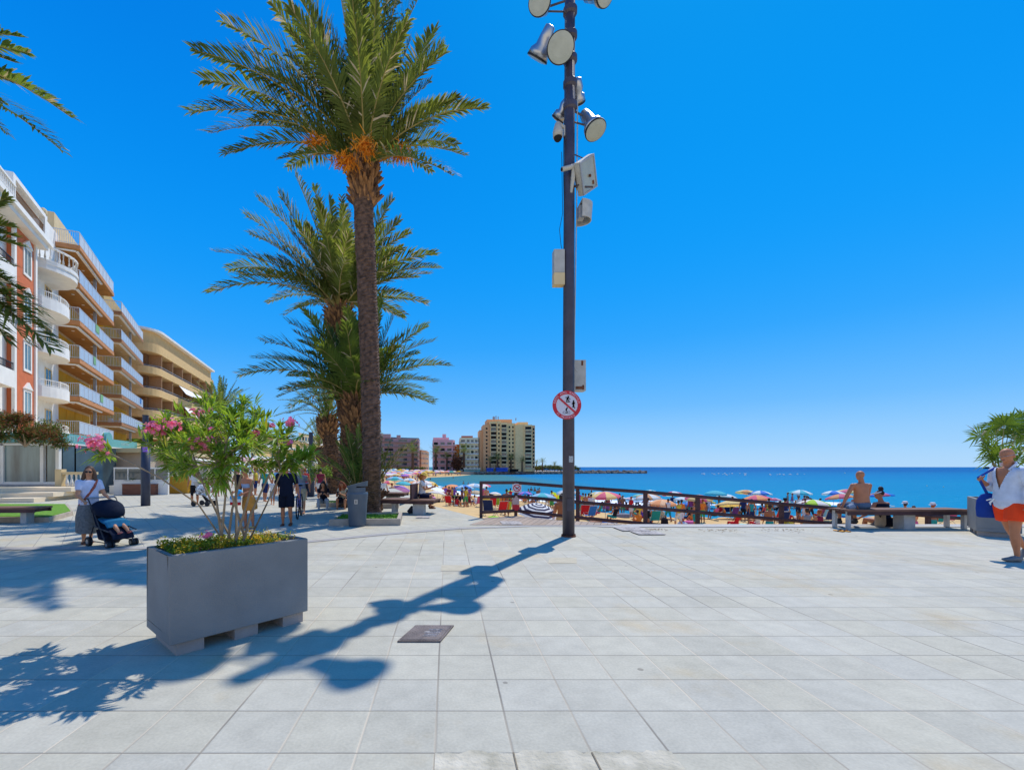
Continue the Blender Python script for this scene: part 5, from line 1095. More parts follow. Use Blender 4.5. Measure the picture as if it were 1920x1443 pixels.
# ---------------------------------------------------------------- people
def skin(n, c): return pm('skin_'+n, c, .55, .08, 12, spec=.4)
SK = skin('tan', (.50, .19, .085)); SK2 = skin('fair', (.62, .28, .14)); SK3 = skin('deep', (.34, .125, .055))
HR_b = pm('hair_dark', (.025, .015, .012), .6, .3, 30); HR_br = pm('hair_brown', (.12, .06, .03), .6, .3, 30); HR_red = pm('hair_auburn', (.30, .07, .02), .6, .3, 30)
def V3(*a): return Vector(a)
class Body:
    """figure facing -Y; joints from direction vectors, lengths as fractions of height H"""
    def __init__(s, H, hip=None, lean=0., yaw=0., arms=None, legs=None, fat=1., head=(0, 0), w=1., shy=0):
        s.H, s.fat, s.w = H, fat, w; s.hip = V3(0, 0, hip if hip is not None else .51*H)
        s.T = Matrix.Rotation(R(lean), 3, 'X') @ Matrix.Rotation(R(yaw), 3, 'Z')   # positive lean bends forward (-Y)
        s.hd = s.T @ Matrix.Rotation(R(head[0]), 3, 'X') @ Matrix.Rotation(R(head[1]), 3, 'Z'); s.J = {}
        arms = arms or {}; legs = legs or {}
        for q in (-1, 1):
            ua, fa = [Vector(a).normalized() for a in arms.get(q, ((q*.18, .02, -1), (q*.08, -.25, -1)))]
            sh = s.hip+s.T @ (V3(q*.105*w, shy, .287)*H); el = sh+ua*.172*H; wr = el+fa*.145*H
            th, sn = [Vector(a).normalized() for a in legs.get(q, ((q*.03, 0, -1), (0, .03, -1)))]
            hp = s.hip+V3(q*.052*H, 0, -.01*H); kn = hp+th*.245*H; an = kn+sn*.225*H
            s.J[q] = dict(sh=sh, el=el, wr=wr, hp=hp, kn=kn, an=an, ua=ua, fa=fa, th=th, sn=sn)
    def tp(s, x, y, z): return s.hip+s.T @ (V3(x, y, z)*s.H)
    def torso(s, b, g=1., z0=-.05, z1=.34):
        f = s.fat; prof = [(-.06, .062, .050, 0), (-.03, .086, .066*f, 0), (.03, .088*f**.5, .067*f, -.004*f), (.10, .076*f, .060*f**1.3, -.012*(f-.6)), (.17, .080*f**.6, .060*f, -.01*(f-.8)), (.24, .098*s.w**.5, .062, -.002), (.285, .108*s.w, .050, .0), (.318, .080*s.w, .040, .003), (.345, .036, .036, .004)]
        pr = [p for p in prof if z0-1e-6 <= p[0] <= z1+1e-6]
        b.loft([s.tp(0, p[3], p[0]) for p in pr], [(p[1]*s.H*g, p[2]*s.H*g) for p in pr], side=s.T @ V3(1, 0, 0), n=20)
    def limb(s, b, a, c, rad, n=12): b.loft([a.lerp(c, i/(len(rad)-1)) for i in range(len(rad))], [r*s.H for r in rad], n=n)
    def arm(s, b, q, g=1., upto=1.):
        j = s.J[q]; k = s.w
        b.ell(j['sh'], (.034*s.H*g, .031*s.H*g, .029*s.H*g), 12, 8)
        s.limb(b, j['sh'], j['sh'].lerp(j['el'], min(1, upto)), [.031*g, .028*g, .0235*g])
        if upto >= 1: b.ell(j['el'], (.0235*s.H*g,)*3, 10, 8); s.limb(b, j['el'], j['el'].lerp(j['wr'], min(1, max(.2, upto-1+(1 if upto == 1 else 0)))) if upto > 1 else j['wr'], [.0235*g, .0235*g, .018*g, .0145*g] if upto in (1, 2) else [.0235*g, .024*g])
    def leg(s, b, q, g=1., upto=1., flare=0):
        j = s.J[q]
        if upto < 1: s.limb(b, j['hp'], j['hp'].lerp(j['kn'], upto), [(.054+flare*0)*g, (.052+flare*.5)*g, (.046+flare)*g]); return
        b.ell(j['hp'], (.052*s.H*g,)*3, 12, 8)
        s.limb(b, j['hp'], j['kn'], [.053*g, .050*g, .042*g, .032*g]); b.ell(j['kn'], (.032*s.H*g,)*3, 10, 8)
        s.limb(b, j['kn'], j['an'], [.031*g, .034*g, .030*g, .021*g, .018*g])
    def foot(s, b, q, g=1., fd=None, pt=0.):
        j = s.J[q]; d = Vector(fd) if fd is not None else V3(0, -1, 0); d = Vector((d.x, d.y, pt)).normalized(); H = s.H; a = j['an']
        dn = V3(0, 0, -1)-d*(-d.z); dn.normalize(); h = a-d*.030*H+dn*.018*H
        b.loft([h-d*.006*H, h+d*.012*H, a+d*.035*H+dn*.020*H, a+d*.075*H+dn*.026*H, a+d*.105*H+dn*.028*H, a+d*.118*H+dn*.029*H], [(.012*H*g, .012*H*g), (.021*H*g, .024*H*g), (.024*H*g, .021*H*g), (.028*H*g, .015*H*g), (.024*H*g, .011*H*g), (.012*H*g, .006*H*g)], side=d.cross(V3(0, 0, 1)), n=12)
    def hand(s, b, q, curl=.5, fingers=True, pal=None):
        j = s.J[q]; H = s.H; d = j['fa']; pn = Vector(pal) if pal is not None else V3(-q, 0, 0); pn = (pn-d*pn.dot(d)).normalized(); sd_ = d.cross(pn)*q; w_ = j['wr']
        b.loft([w_-d*.004*H, w_+d*.018*H, w_+d*.045*H, w_+d*.052*H], [(.0145*H, .011*H), (.021*H, .0105*H), (.024*H, .009*H), (.020*H, .007*H)], side=sd_, n=10)
        if not fingers: b.loft([w_+d*.048*H, w_+d*.07*H+pn*.01*H, w_+d*.085*H+pn*.03*H*curl], [(.021*H, .007*H), (.018*H, .007*H), (.010*H, .005*H)], side=sd_, n=8); return
        for k, (o, l) in enumerate(((-.0165, .038), (-.0055, .045), (.0055, .043), (.0165, .034))):
            p = w_+d*.050*H+sd_*o*H; r = .0050*H; A = curl*.5
            d1 = (d*math.cos(A)+pn*math.sin(A)); d2 = (d*math.cos(2.2*A)+pn*math.sin(2.2*A)); d3 = (d*math.cos(3.6*A)+pn*math.sin(3.6*A))
            p1 = p+d1*l*.42*H; p2 = p1+d2*l*.34*H; p3 = p2+d3*l*.26*H
            b.loft([p-d1*.01*H, p1, p2, p3], [r, r, r*.9, r*.7], n=8)
        p = w_+d*.014*H-sd_*.016*H; t1 = (d*.6-sd_*.75+pn*.35).normalized(); t2 = (d*.9-sd_*.2+pn*.5).normalized()
        b.loft([p, p+t1*.026*H, p+t1*.026*H+t2*.022*H], [.0075*H, .0062*H, .0045*H], n=8)
    def hp(s, x, y, z): return s.tp(0, .004, .352)+s.hd @ (V3(x, y, z)*s.H)
    def head(s, b, hair=False):
        H = s.H; M = s.hd; b.loft([s.tp(0, .006, .30), s.hp(0, .002, .0), s.hp(0, -.003, .05)], [.040*H, .0325*H, .034*H], n=14)
        b.ell(s.hp(0, .002, .092), (.0435*H, .054*H, .052*H), 18, 14, M=M)
        b.ell(s.hp(0, -.012, .062), (.036*H, .040*H, .044*H), 16, 12, M=M)      # jaw
        b.ell(s.hp(0, -.043, .030), (.015*H, .012*H, .011*H), 10, 8, M=M)       # chin
        b.loft([s.hp(0, -.048, .086), s.hp(0, -.058, .068), s.hp(0, -.060, .060)], [.006*H, .009*H, .010*H], n=8)   # nose
        b.ell(s.hp(0, -.050, .045), (.015*H, .008*H, .006*H), 10, 6, M=M)
        b.ell(s.hp(0, -.046, .090), (.030*H, .010*H, .006*H), 10, 6, M=M)       # brow
        for q in (-1, 1): b.ell(s.hp(q*.045, .006, .068), (.006*H, .012*H, .018*H), 8, 8, M=M)
    def build(s, name, label, loc, rz, vox=.009, sk=SK, fingers=True, curl=(.5, .5), palms=(None, None), feet=(None, None), pts=(0, 0), fs=1.):
        t = thing(name, label, 'person', loc, rz); s.t = t
        b = MB(); s.torso(b); s.head(b)
        for i, q in enumerate((-1, 1)):
            s.arm(b, q); s.leg(b, q, fs); s.foot(b, q, 1., feet[i], pts[i]); s.hand(b, q, curl[i], fingers, palms[i])
        me = remesh(b, vox, 3); me.materials.append(sk); mk('body', me, t)
        b = MB()
        for q in (-1, 1): b.ell(s.hp(q*.0165, -.0475, .077), (.0065*s.H, .004*s.H, .0035*s.H), 8, 6, M=s.hd)
        mk('eyes', b, t, HR_b); b = MB(); b.ell(s.hp(0, -.0565, .044), (.012*s.H, .003*s.H, .003*s.H), 8, 6, M=s.hd); mk('lips', b, t, pm('lips', (.35, .08, .07), .5))
        return t
    def wear(s, name, mat, fn, vox=.010, it=3, cut=None):
        b = MB(); fn(b); me = remesh(b, vox, it); me.materials.append(mat); o = mk(name, me, s.t)
        if cut:
            import bmesh
            bm = bmesh.new(); bm.from_mesh(me); bmesh.ops.delete(bm, geom=[f for f in bm.faces if cut(f.calc_center_median())], context='FACES'); bm.to_mesh(me); bm.free()
        return o
# ---- the man in orange shorts
P = Body(1.72, lean=2, fat=1.12, w=1.0, head=(8, 14),
         arms={-1: ((-.30, .10, -1), (.25, -.80, .50)), 1: ((.32, .15, -1), (.10, -.22, -1))},
         legs={-1: ((-.04, .30, -1), (0, .75, -1)), 1: ((.05, -.12, -1), (.0, .10, -1))})
hipz = -(P.J[1]['an']-P.hip).z+.047*P.H; P = Body(1.72, hip=hipz, lean=2, fat=1.12, w=1.0, head=(8, 14),
         arms={-1: ((-.30, .10, -1), (.25, -.80, .50)), 1: ((.32, .15, -1), (.10, -.22, -1))},
         legs={-1: ((-.04, .30, -1), (0, .75, -1)), 1: ((.05, -.12, -1), (.0, .10, -1))})
t = P.build('person', 'bald man in open white shirt and neon orange shorts walking in with a blue bag', G(1893, 1050), R(-93), .0085, curl=(1.9, .5), pts=(-.75, 0), palms=((.9, -.3, 0), None))
H = P.H
def vcut(c):
    q = P.T.transposed() @ (c-P.hip); x, y, z = q/H
    return (y < -.0 and z > .13 and abs(x) < (z-.13)*.34) or (z > .345 and abs(x) < .05)
P.wear('shirt', cloth('white_shirt', (.62, .66, .74)), lambda b: (P.torso(b, 1.17, -.06, .32), P.arm(b, -1, 1.35, 1.5), P.arm(b, 1, 1.4, 1.75)), .010, 3, vcut)
b = MB(); b.loft([P.tp(-.06, -.005, .345), P.tp(-.035, .035, .36), P.tp(.035, .035, .36), P.tp(.06, -.005, .345), P.tp(.05, -.05, .30)], [(.012, .028)]*5, n=8); mk('collar', b, t, cloth('white_shirt', 0))
P.wear('shorts', cloth('neon_orange', (1., .07, .015)), lambda b: (P.torso(b, 1.13, -.06, .04), P.leg(b, -1, 1.25, .62, .012), P.leg(b, 1, 1.25, .62, .012)), .010)
b = MB(); b.loft([P.tp(-.03, -.10, .035), P.tp(-.05, -.115, .0), P.tp(-.04, -.12, -.02)], [.012, .014, .006], n=6); b.loft([P.tp(-.05, -.10, .035), P.tp(-.085, -.105, .02)], [.012, .01], n=6); mk('drawstring', b, t, M_white)
for q in (-1, 1):
    b = MB(); P.foot(b, q, 1.22, None, 0 if q > 0 else -.75); mk('shoe', b, t, cloth('grey_shoe', (.20, .20, .19)), smooth=True)
b = MB(); M = P.hd
for q in (-1, 1):
    c = P.hp(q*.018, -.056, .078); b.loft([P.hp(q*.006, -.057, .078), c, P.hp(q*.032, -.052, .079)], [(.004, .004)]*3, n=5); b.loft([P.hp(q*.032, -.052, .082), P.hp(q*.046, .005, .078)], [.0035, .0035], n=5)
mk('glasses', b, t, M_alu)
# blue shoulder bag
bagc = G(1893, 1050)+Matrix.Rotation(R(-93), 3, 'Z') @ V3(-.25, -.05, .84)
bg_ = thing('shoulder_bag', 'royal blue shoulder bag hanging beside the orange shorts of the walking man', 'bag', bagc, R(-40)); M_bag = cloth('royal_blue', (.012, .05, .28))
b = MB(); b.loft([(0, 0, -.20), (0, 0, -.18), (0, 0, -.05), (0, 0, .08), (0, 0, .17), (0, 0, .2)], [(.10, .04), (.125, .055), (.135, .06), (.125, .055), (.08, .035), (.025, .02)], side=(1, 0, 0), n=20); mk('pouch', b, bg_, M_bag, smooth=True)
b = MB(); hw = P.J[-1]['wr']+P.J[-1]['fa']*.06*H; hw_w = G(1893, 1050)+Matrix.Rotation(R(-93), 3, 'Z') @ hw; sh_w = G(1893, 1050)+Matrix.Rotation(R(-93), 3, 'Z') @ (P.J[-1]['sh']+V3(.03, -.02, .06))
Mi = Matrix.Rotation(R(40), 3, 'Z'); b.loft([V3(0, 0, .16), Mi @ (hw_w-bagc), Mi @ (sh_w-bagc)], [(.018, .006)]*3, n=6); mk('strap', b, bg_, M_bag)
# ---- shirtless man on the long bench, back to the camera
kw = dict(hip=.47+.075, lean=4, fat=1.12, w=1.12, head=(6, 6), arms={1: ((.62, .05, -1), (.30, -.15, -1)), -1: ((-.22, -.4, -1), (.15, -.8, -.35))},
          legs={-1: ((-.16, -1, -.02), (0, .12, -1)), 1: ((.30, -1, -.02), (.15, .15, -1))})
kw['w'] = 1.13; kw['fat'] = 1.25; P = Body(1.66, **kw); H = P.H
loc = Vector(((1617-838)/850*10.8, 10.80, 0))
t = P.build('person', 'bald shirtless man sitting on the long bench with his back to us', loc, R(180), .009, fingers=True, curl=(.6, .4))
P.wear('shorts', cloth('denim', (.10, .15, .22)), lambda b: (P.torso(b, 1.10, -.06, .035), P.leg(b, -1, 1.18, .85), P.leg(b, 1, 1.18, .85)))
b = MB(); b.loft([P.tp(0, 0, .03), P.tp(0, 0, .045)], [(.093*H, .078*H)]*2, side=(1, 0, 0), n=20); mk('waistband', b, t, M_black)
for q in (-1, 1): b = MB(); P.foot(b, q, 1.3); b.loft([P.J[q]['an']+V3(0, 0, .05), P.J[q]['an']-V3(0, 0, .03)], [.04, .04], n=10); mk('shoe', b, t, cloth('dark_sneaker', (.04, .045, .05)))
b = MB(); b.loft([(.02, -.0, .07), (.12, 0, .12), (.16, 0, .08)], [.06, .08, .05], n=8); o = tag(mk('folded_clothes', rot_mb(b, Matrix.Identity(3)), None, cloth('grey_clothes', (.30, .34, .40)), loc=Vector(((1588-838)/850*10.75, 10.75, .41))), 'small heap of grey clothes on the bench beside the shirtless man', 'clothes')
# flip flops
t = thing('flip_flops', 'pair of orange soled flip flops beside the leg of the long bench', 'sandals', G(1573, 996))
for dx, a in ((0, .3), (.14, -.1)):
    b = MB(); b.loft([(dx, -.12, .014), (dx+.01, -.05, .014), (dx, .03, .014), (dx, .12, .014)], [(.03, .012), (.045, .012), (.035, .012), (.04, .012)], n=10); s_ = mk('sole', b, t, cloth('orange_sole', (.65, .30, .05)))
    b = MB(); b.loft([(dx-.04, .0, .02), (dx, -.06, .05), (dx+.04, 0, .02)], [.008, .01, .008], n=6); mk('thong', b, s_, M_rust)
# ---- woman in black sitting on the plaza edge
P = Body(1.58, hip=.10, lean=14, fat=1.0, w=.92, head=(0, 55), arms={-1: ((-.3, -.4, -1), (.1, -.9, -.1)), 1: ((.55, .0, -.85), (.65, -.2, -.45))}, legs={-1: ((-.1, -1, .1), (0, -.2, -1)), 1: ((.15, -1, .1), (0, -.2, -1))})
H = P.H; loc = Vector(((1660-838)/850*11.22, 11.22, 0))
t = P.build('person', 'woman in black dress and white sun visor sitting behind the long bench', loc, R(180), .010, SK)
P.wear('dress', cloth('black_dress', (.008, .010, .02)), lambda b: (P.torso(b, 1.16, -.06, .29), b.loft([P.tp(0, 0, .06), P.tp(0, .0, -.02), (0, 0, .015)], [(.12*H, .09*H), (.17*H, .12*H), (.20*H, .16*H)], side=(1, 0, 0), n=16)))
b = MB(); b.ell(P.hp(0, .016, .105), (.049*H, .052*H, .050*H), 14, 10, M=P.hd); b.ell(P.hp(0, .035, .172), (.034*H, .034*H, .040*H), 12, 8, M=P.hd); mk('hair', b, t, HR_b)
b = MB(); b.loft([P.hp(0, .0, .100), P.hp(0, -.004, .118)], [(.052*H, .062*H)]*2, side=P.hd @ V3(1, 0, 0), n=20); n0 = len(b.v)
b.add([P.hp(x, y, .102-.012*(abs(y) > .07)) for x, y in ((-.048, -.02), (-.04, -.07), (-.02, -.105), (0, -.112), (.02, -.105), (.04, -.07), (.048, -.02))], [tuple(range(7))]); v = mk('visor', b, t, cloth('white_cap', (.75, .73, .68))); v.modifiers.new('s', 'SOLIDIFY').thickness = .006
t = thing('tote_bag', 'beige tote bag with a dark handle between the shirtless man and the woman in black', 'bag', Vector(((1649-838)/850*11.1, 11.08, 0)))
b = MB(); b.loft([(0, 0, .0), (0, 0, .05), (0, 0, .28), (0, 0, .33)], [(.11, .05), (.13, .07), (.13, .06), (.12, .03)], side=(1, 0, 0), n=14); mk('pouch', b, t, cloth('beige_canvas', (.46, .36, .26)))
b = MB(); b.loft([(-.1, -.03, .32), (-.13, -.06, .38), (-.06, -.07, .24), (-.02, -.05, .31)], [.01]*4, n=6); mk('handle', b, t, M_black)
# ---- woman with pushchair
P = Body(1.46, lean=3, fat=1.2, w=.98, head=(2, -30), arms={-1: ((-.25, -.35, -1), (.12, -.95, -.45)), 1: ((.30, -.35, -1), (.05, -.95, -.40))}, legs={-1: ((-.02, -.12, -1), (0, .1, -1)), 1: ((.02, .16, -1), (0, .3, -1))})
H = P.H; WL_ = G(166, 1019); WR = R(58)
t = P.build('person', 'woman in sunglasses, white T-shirt and long grey skirt pushing a pushchair at the left', WL_, WR, .009, SK2, curl=(1.8, 1.8), palms=((0, 0, -1), (0, 0, -1)), pts=(0, -.4))
M_tee = cloth('white_tee', (.66, .68, .80))
P.wear('t_shirt', M_tee, lambda b: (P.torso(b, 1.16, -.03, .32), P.arm(b, -1, 1.45, .62), P.arm(b, 1, 1.45, .62)))
P.wear('skirt', pm('grey_skirt', (.17, .18, .18), .9, .25, 25), lambda b: b.loft([P.tp(0, 0, .05), P.tp(0, 0, -.03), P.tp(0, .0, -.16), P.tp(0, .01, -.36)], [(.098*H, .088*H), (.115*H, .105*H), (.135*H, .13*H), (.125*H, .135*H)], side=(1, 0, 0), n=20))
b = MB(); b.ell(P.hp(0, .014, .100), (.053*H, .060*H, .056*H), 16, 12, M=P.hd); b.loft([P.hp(-.035, .03, .09), P.hp(-.05, .02, .02), P.hp(-.07, -.01, -.04)], [.03*H, .034*H, .018*H], n=8); b.loft([P.hp(.035, .03, .09), P.hp(.05, .02, .02), P.hp(.07, -.01, -.04)], [.03*H, .034*H, .018*H], n=8); me = remesh(b, .012, 2); me.materials.append(HR_br); mk('hair', me, t)
b = MB()
for q in (-1, 1): b.ell(P.hp(q*.02, -.056, .079), (.018*H, .008*H, .014*H), 10, 8, M=P.hd)
b.loft([P.hp(-.045, -.02, .082), P.hp(-.03, -.055, .082), P.hp(.03, -.055, .082), P.hp(.045, -.02, .082)], [.004]*4, n=5); mk('sunglasses', b, t, M_black)
b = MB(); b.loft([P.tp(.08, -.02, .33), P.tp(.03, -.085, .24), P.tp(-.07, -.085, .08), P.tp(-.10, -.02, .0)], [(.022, .006)]*4, n=6); mk('bag_strap', b, t, pm('patterned_strap', (.40, .10, .06), .8, .7, 40))
for q in (-1, 1): b = MB(); P.foot(b, q, 1.15, None, 0 if q < 0 else -.4); mk('sandal', b, t, M_rust)
# pushchair: local -Y forward, in front of the woman
pc = thing('pushchair', 'dark folding pushchair with a navy hood pushed by the woman in the grey skirt', 'pushchair', G(208, 1022), R(62))
M_nav = cloth('navy_hood', (.006, .012, .03)); M_pet = cloth('petrol_blue', (.01, .13, .25)); M_fr = pm('pushchair_frame', (.03, .03, .035), .4, .2, spec=.5)
for x in (-.23, .23):
    b = MB(); b.loft([(x, .28, .08), (x, .10, .38), (x, -.40, .30)], [.012]*3, n=6); b.loft([(x, -.30, .10), (x, .0, .50), (x, .30, .86), (x, .36, .88)], [.013]*4, n=6); b.loft([(x, -.30, .1), (x, .28, .1)], [.009]*2, n=6); mk('frame', b, pc, M_fr)
b = MB(); b.loft([(-.23, .36, .88), (.23, .36, .88)], [.016]*2, n=8); mk('handle', b, pc, M_post)
for x, y, r_ in ((-.23, .28, .085), (.23, .28, .085), (-.2, -.32, .065), (.2, -.32, .065)):
    wh = mk('wheel', (lambda b: b.loft([(x-.03, y, r_), (x+.03, y, r_)], [r_, r_], n=20))(MB()), pc, M_black); b = MB(); b.loft([(x-.033, y, r_), (x+.033, y, r_)], [r_*.5, r_*.5], n=12); mk('hub', b, wh, M_alu)
    if y < 0: wh2 = mk('wheel', (lambda b: b.loft([(x+.05, y, r_), (x+.085, y, r_)], [r_, r_], n=20))(MB()), pc, M_black)
b = MB(); b.loft([(0, .25, .62), (0, .12, .40), (0, .02, .33), (0, -.22, .33), (0, -.40, .24), (0, -.44, .16)], [(.19, .03), (.2, .05), (.2, .05), (.19, .04), (.18, .02), (.18, .02)], side=(1, 0, 0), n=14); mk('seat', b, pc, M_nav)
b = MB(); vs = []
for i in range(9):
    g = R(-25+150*i/8)
    for j in range(11):
        h_ = R(180*j/10); vs.append((.235*math.cos(h_), .14-math.cos(g)*.30*math.sin(h_)**.6-0, .60+.22*math.sin(g)*math.sin(h_)**.6+.02))
b.add(vs, [(i*11+j, i*11+j+1, (i+1)*11+j+1, (i+1)*11+j) for i in range(8) for j in range(10)]); hd = mk('hood', b, pc, M_nav, smooth=True); hd.modifiers.new('s', 'SOLIDIFY').thickness = .012
b = MB(); b.loft([(0, .16, .30), (0, .1, .16), (0, -.1, .14), (0, -.2, .2)], [(.17, .05), (.17, .09), (.17, .07), (.15, .02)], side=(1, 0, 0), n=12); mk('basket', b, pc, M_nav)
bl = mk('blanket', (lambda b: b.loft([(0, .06, .50), (0, -.10, .46), (0, -.22, .44), (0, -.27, .36)], [(.19, .05), (.21, .06), (.21, .05), (.19, .03)], side=(1, 0, 0), n=14))(MB()), None, M_pet, loc=pc.location.copy(), rz=R(62)); tag(bl, 'petrol blue blanket over the child in the navy hooded pushchair', 'blanket')
ch = thing('person', 'small child lying in the pushchair with only legs and pink sandals showing', 'person', pc.location.copy(), R(62)); b = MB()
b.ell((0, .16, .56), (.07, .08, .08)); b.loft([(0, .12, .48), (0, -.05, .40)], [(.09, .06), (.09, .06)], side=(1, 0, 0))
for x in (-.06, .07):
    b.loft([(x, -.04, .41), (x, -.20, .42), (x*1.2, -.36, .33), (x*1.2, -.43, .27)], [.045, .042, .034, .024], n=8); b.loft([(x*1.2, -.42, .27), (x*1.2, -.50, .29)], [.025, .018], n=8); b.loft([(x*.8, .04, .46), (x*1.6, -.08, .42), (x, -.14, .44)], [.024, .02, .016], n=6)
me = remesh(b, .012, 3); me.materials.append(SK2); mk('body', me, ch)
for x in (-.072, .084): b = MB(); b.loft([(x, -.425, .262), (x, -.51, .285)], [(.03, .016), (.026, .012)], side=(1, 0, 0), n=8); mk('sandal', b, ch, cloth('pink_sandal', (.55, .16, .14)))
# ---- man in black with straw hat
P = Body(1.56, lean=2, fat=1.12, w=1.1, head=(12, 10), arms={-1: ((-.28, .05, -1), (-.10, -.25, -1)), 1: ((.30, .1, -1), (.22, -.15, -1))}, legs={-1: ((-.02, .04, -1), (0, .05, -1)), 1: ((.07, -.22, -1), (0, .30, -1))})
H = P.H; t = P.build('person', 'man in black T-shirt, black shorts and straw hat walking towards us beside the lamp column', G(537, 985), R(8), .010, SK, curl=(.6, .6))
P.wear('t_shirt', cloth('black_tee', (.006, .010, .025)), lambda b: (P.torso(b, 1.18, -.06, .32), P.arm(b, -1, 1.5, .8), P.arm(b, 1, 1.5, .8)))
P.wear('shorts', cloth('black_shorts', (.006, .009, .02)), lambda b: (P.torso(b, 1.16, -.06, .03), P.leg(b, -1, 1.3, .85, .006), P.leg(b, 1, 1.3, .85, .006)))
b = MB(); j = P.J[1]; q = j['hp'].lerp(j['kn'], .74); b.loft([q-j['th']*.022, q+j['th']*.022], [.0775, .0775], n=18); mk('lime_trim', b, t, cloth('lime', (.25, .50, .05)))
def straw_hat(P, t, mat, tilt=0, br=.125, cr=.055):
    b = MB(); H = P.H; c = P.hp(0, .0, .105); M = P.hd; up = M @ V3(0, 0, 1); f = M @ V3(1, 0, 0)
    b.loft([c-up*.014, c+up*.0, c+up*.01, c+up*.06, c+up*.085], [br*1.02, br*.9, cr*1.25, cr*1.05, cr*.6], side=f, n=24); mk('hat', b, t, mat, smooth=True)
M_straw = pm('straw', (.50, .30, .07), .85, .3, 60, .5, 120)
straw_hat(P, t, M_straw, 0, .17, .085)
for q in (-1, 1): b = MB(); P.foot(b, q, 1.12); mk('flip_flop', b, t, M_rust)
# ---- woman in bikini with orange wrap
P = Body(1.44, lean=10, fat=1.0, w=.92, head=(5, -20), arms={-1: ((-.25, -.2, -1), (.25, -.85, -.15)), 1: ((.35, -.2, -1), (-.35, -.8, -.3))}, legs={-1: ((-.03, -.06, -1), (0, .05, -1)), 1: ((.05, .05, -1), (0, .1, -1))})
H = P.H; LW = G(466, 990); t = P.build('person', 'sunburnt woman in a bikini and orange wrap skirt standing behind the oleander stems', LW, R(-20), .010, SK, curl=(1.2, 1.2))
P.wear('bikini_top', cloth('white_blue', (.35, .45, .60)), lambda b: (P.torso(b, 1.06, .17, .25),))
P.wear('wrap_skirt', cloth('orange_wrap', (.62, .27, .05)), lambda b: b.loft([P.tp(0, 0, .03), P.tp(0, 0, -.04), P.tp(0, 0, -.13), P.tp(0, .0, -.20)], [(.095*H, .080*H), (.11*H, .095*H), (.13*H, .11*H), (.125*H, .11*H)], side=(1, 0, 0), n=18))
b = MB(); b.ell(P.hp(0, .014, .102), (.051*H, .056*H, .053*H), 14, 10, M=P.hd); b.ell(P.hp(0, .055, .12), (.025*H,)*3, 8, 8); mk('hair', b, t, HR_br)
hb = LW+Matrix.Rotation(R(-20), 3, 'Z') @ V3(-.10, -.30, .70); t = thing('beach_bag', 'red, white and blue beach bag held by the woman in the orange wrap', 'bag', hb, R(-20))
for i, (m_, z) in enumerate(((cloth('bag_red', (.60, .02, .02)), -.09), (cloth('bag_white', (.7, .7, .7)), -.02), (cloth('bag_blue', (.05, .35, .65)), .05))): b = MB(); b.loft([(0, 0, z-.035), (0, 0, z+.034)], [(.15, .07)]*2, side=(1, 0, .12), n=14); mk('panel', b, t, m_)
b = MB(); b.ell((.12, -.02, .17), (.10, .07, .07), 12, 8); mk('towel', b, t, cloth('bag_blue', 0))
# ---- the two girls sitting on the bed kerb
for (px, py, lab, hair, top, bot, yaw) in ((600, 956, 'girl with long black hair and pale jeans sitting bent forward on the bed kerb', HR_b, cloth('black_tee', 0), cloth('pale_jeans', (.36, .42, .47)), 12), (643, 955, 'girl with auburn hair and pale printed top sitting beside the black haired girl', HR_red, cloth('pale_print', (.62, .58, .38)), cloth('dark_skirt', (.012, .014, .035)), -14)):
    P = Body(1.5, hip=.30, lean=30, fat=.95, w=.9, head=(-4, -yaw), arms={-1: ((-.1, -.55, -.9), (.35, -.7, .35)), 1: ((.15, -.55, -.9), (-.3, -.7, .30))}, legs={-1: ((-.2, -1, .12), (.05, -.1, -1)), 1: ((.2, -1, .12), (-.05, .05, -1))}); H = P.H
    L0 = G(px, py)+V3(0, .45, 0); t = P.build('person', lab, L0, R(yaw), .011, SK2, fingers=True, curl=(1, 1))
    P.wear('top', top, lambda b: (P.torso(b, 1.14, -.05, .31), P.arm(b, -1, 1.4, .5), P.arm(b, 1, 1.4, .5)), .013)
    P.wear('trousers', bot, lambda b: (P.torso(b, 1.1, -.06, .03), P.leg(b, -1, 1.2), P.leg(b, 1, 1.2)) if px < 620 else (P.torso(b, 1.1, -.06, .03), P.leg(b, -1, 1.3, .9), P.leg(b, 1, 1.3, .9)), .013)
    b = MB(); b.ell(P.hp(0, .012, .10), (.053*H, .060*H, .056*H), 14, 10, M=P.hd)
    for q in (-1, 1): b.loft([P.hp(q*.03, .02, .09), P.hp(q*.055, .01, .02), P.hp(q*.06, -.02, -.08), P.hp(q*.05, -.02, -.17 if px < 620 else -.08)], [.03*H, .04*H, .036*H, .012*H], n=8)
    me = remesh(b, .014, 2); me.materials.append(hair); mk('hair', me, t)
    b = MB(); w0 = P.J[-1]['wr'].lerp(P.J[1]['wr'], .5)+V3(0, -.08, .03); b.box(w0, (.07, .012, .13)); mk('phone', b, t, M_black)
    for q in (-1, 1): b = MB(); P.foot(b, q, 1.2); mk('shoe', b, t, M_white)
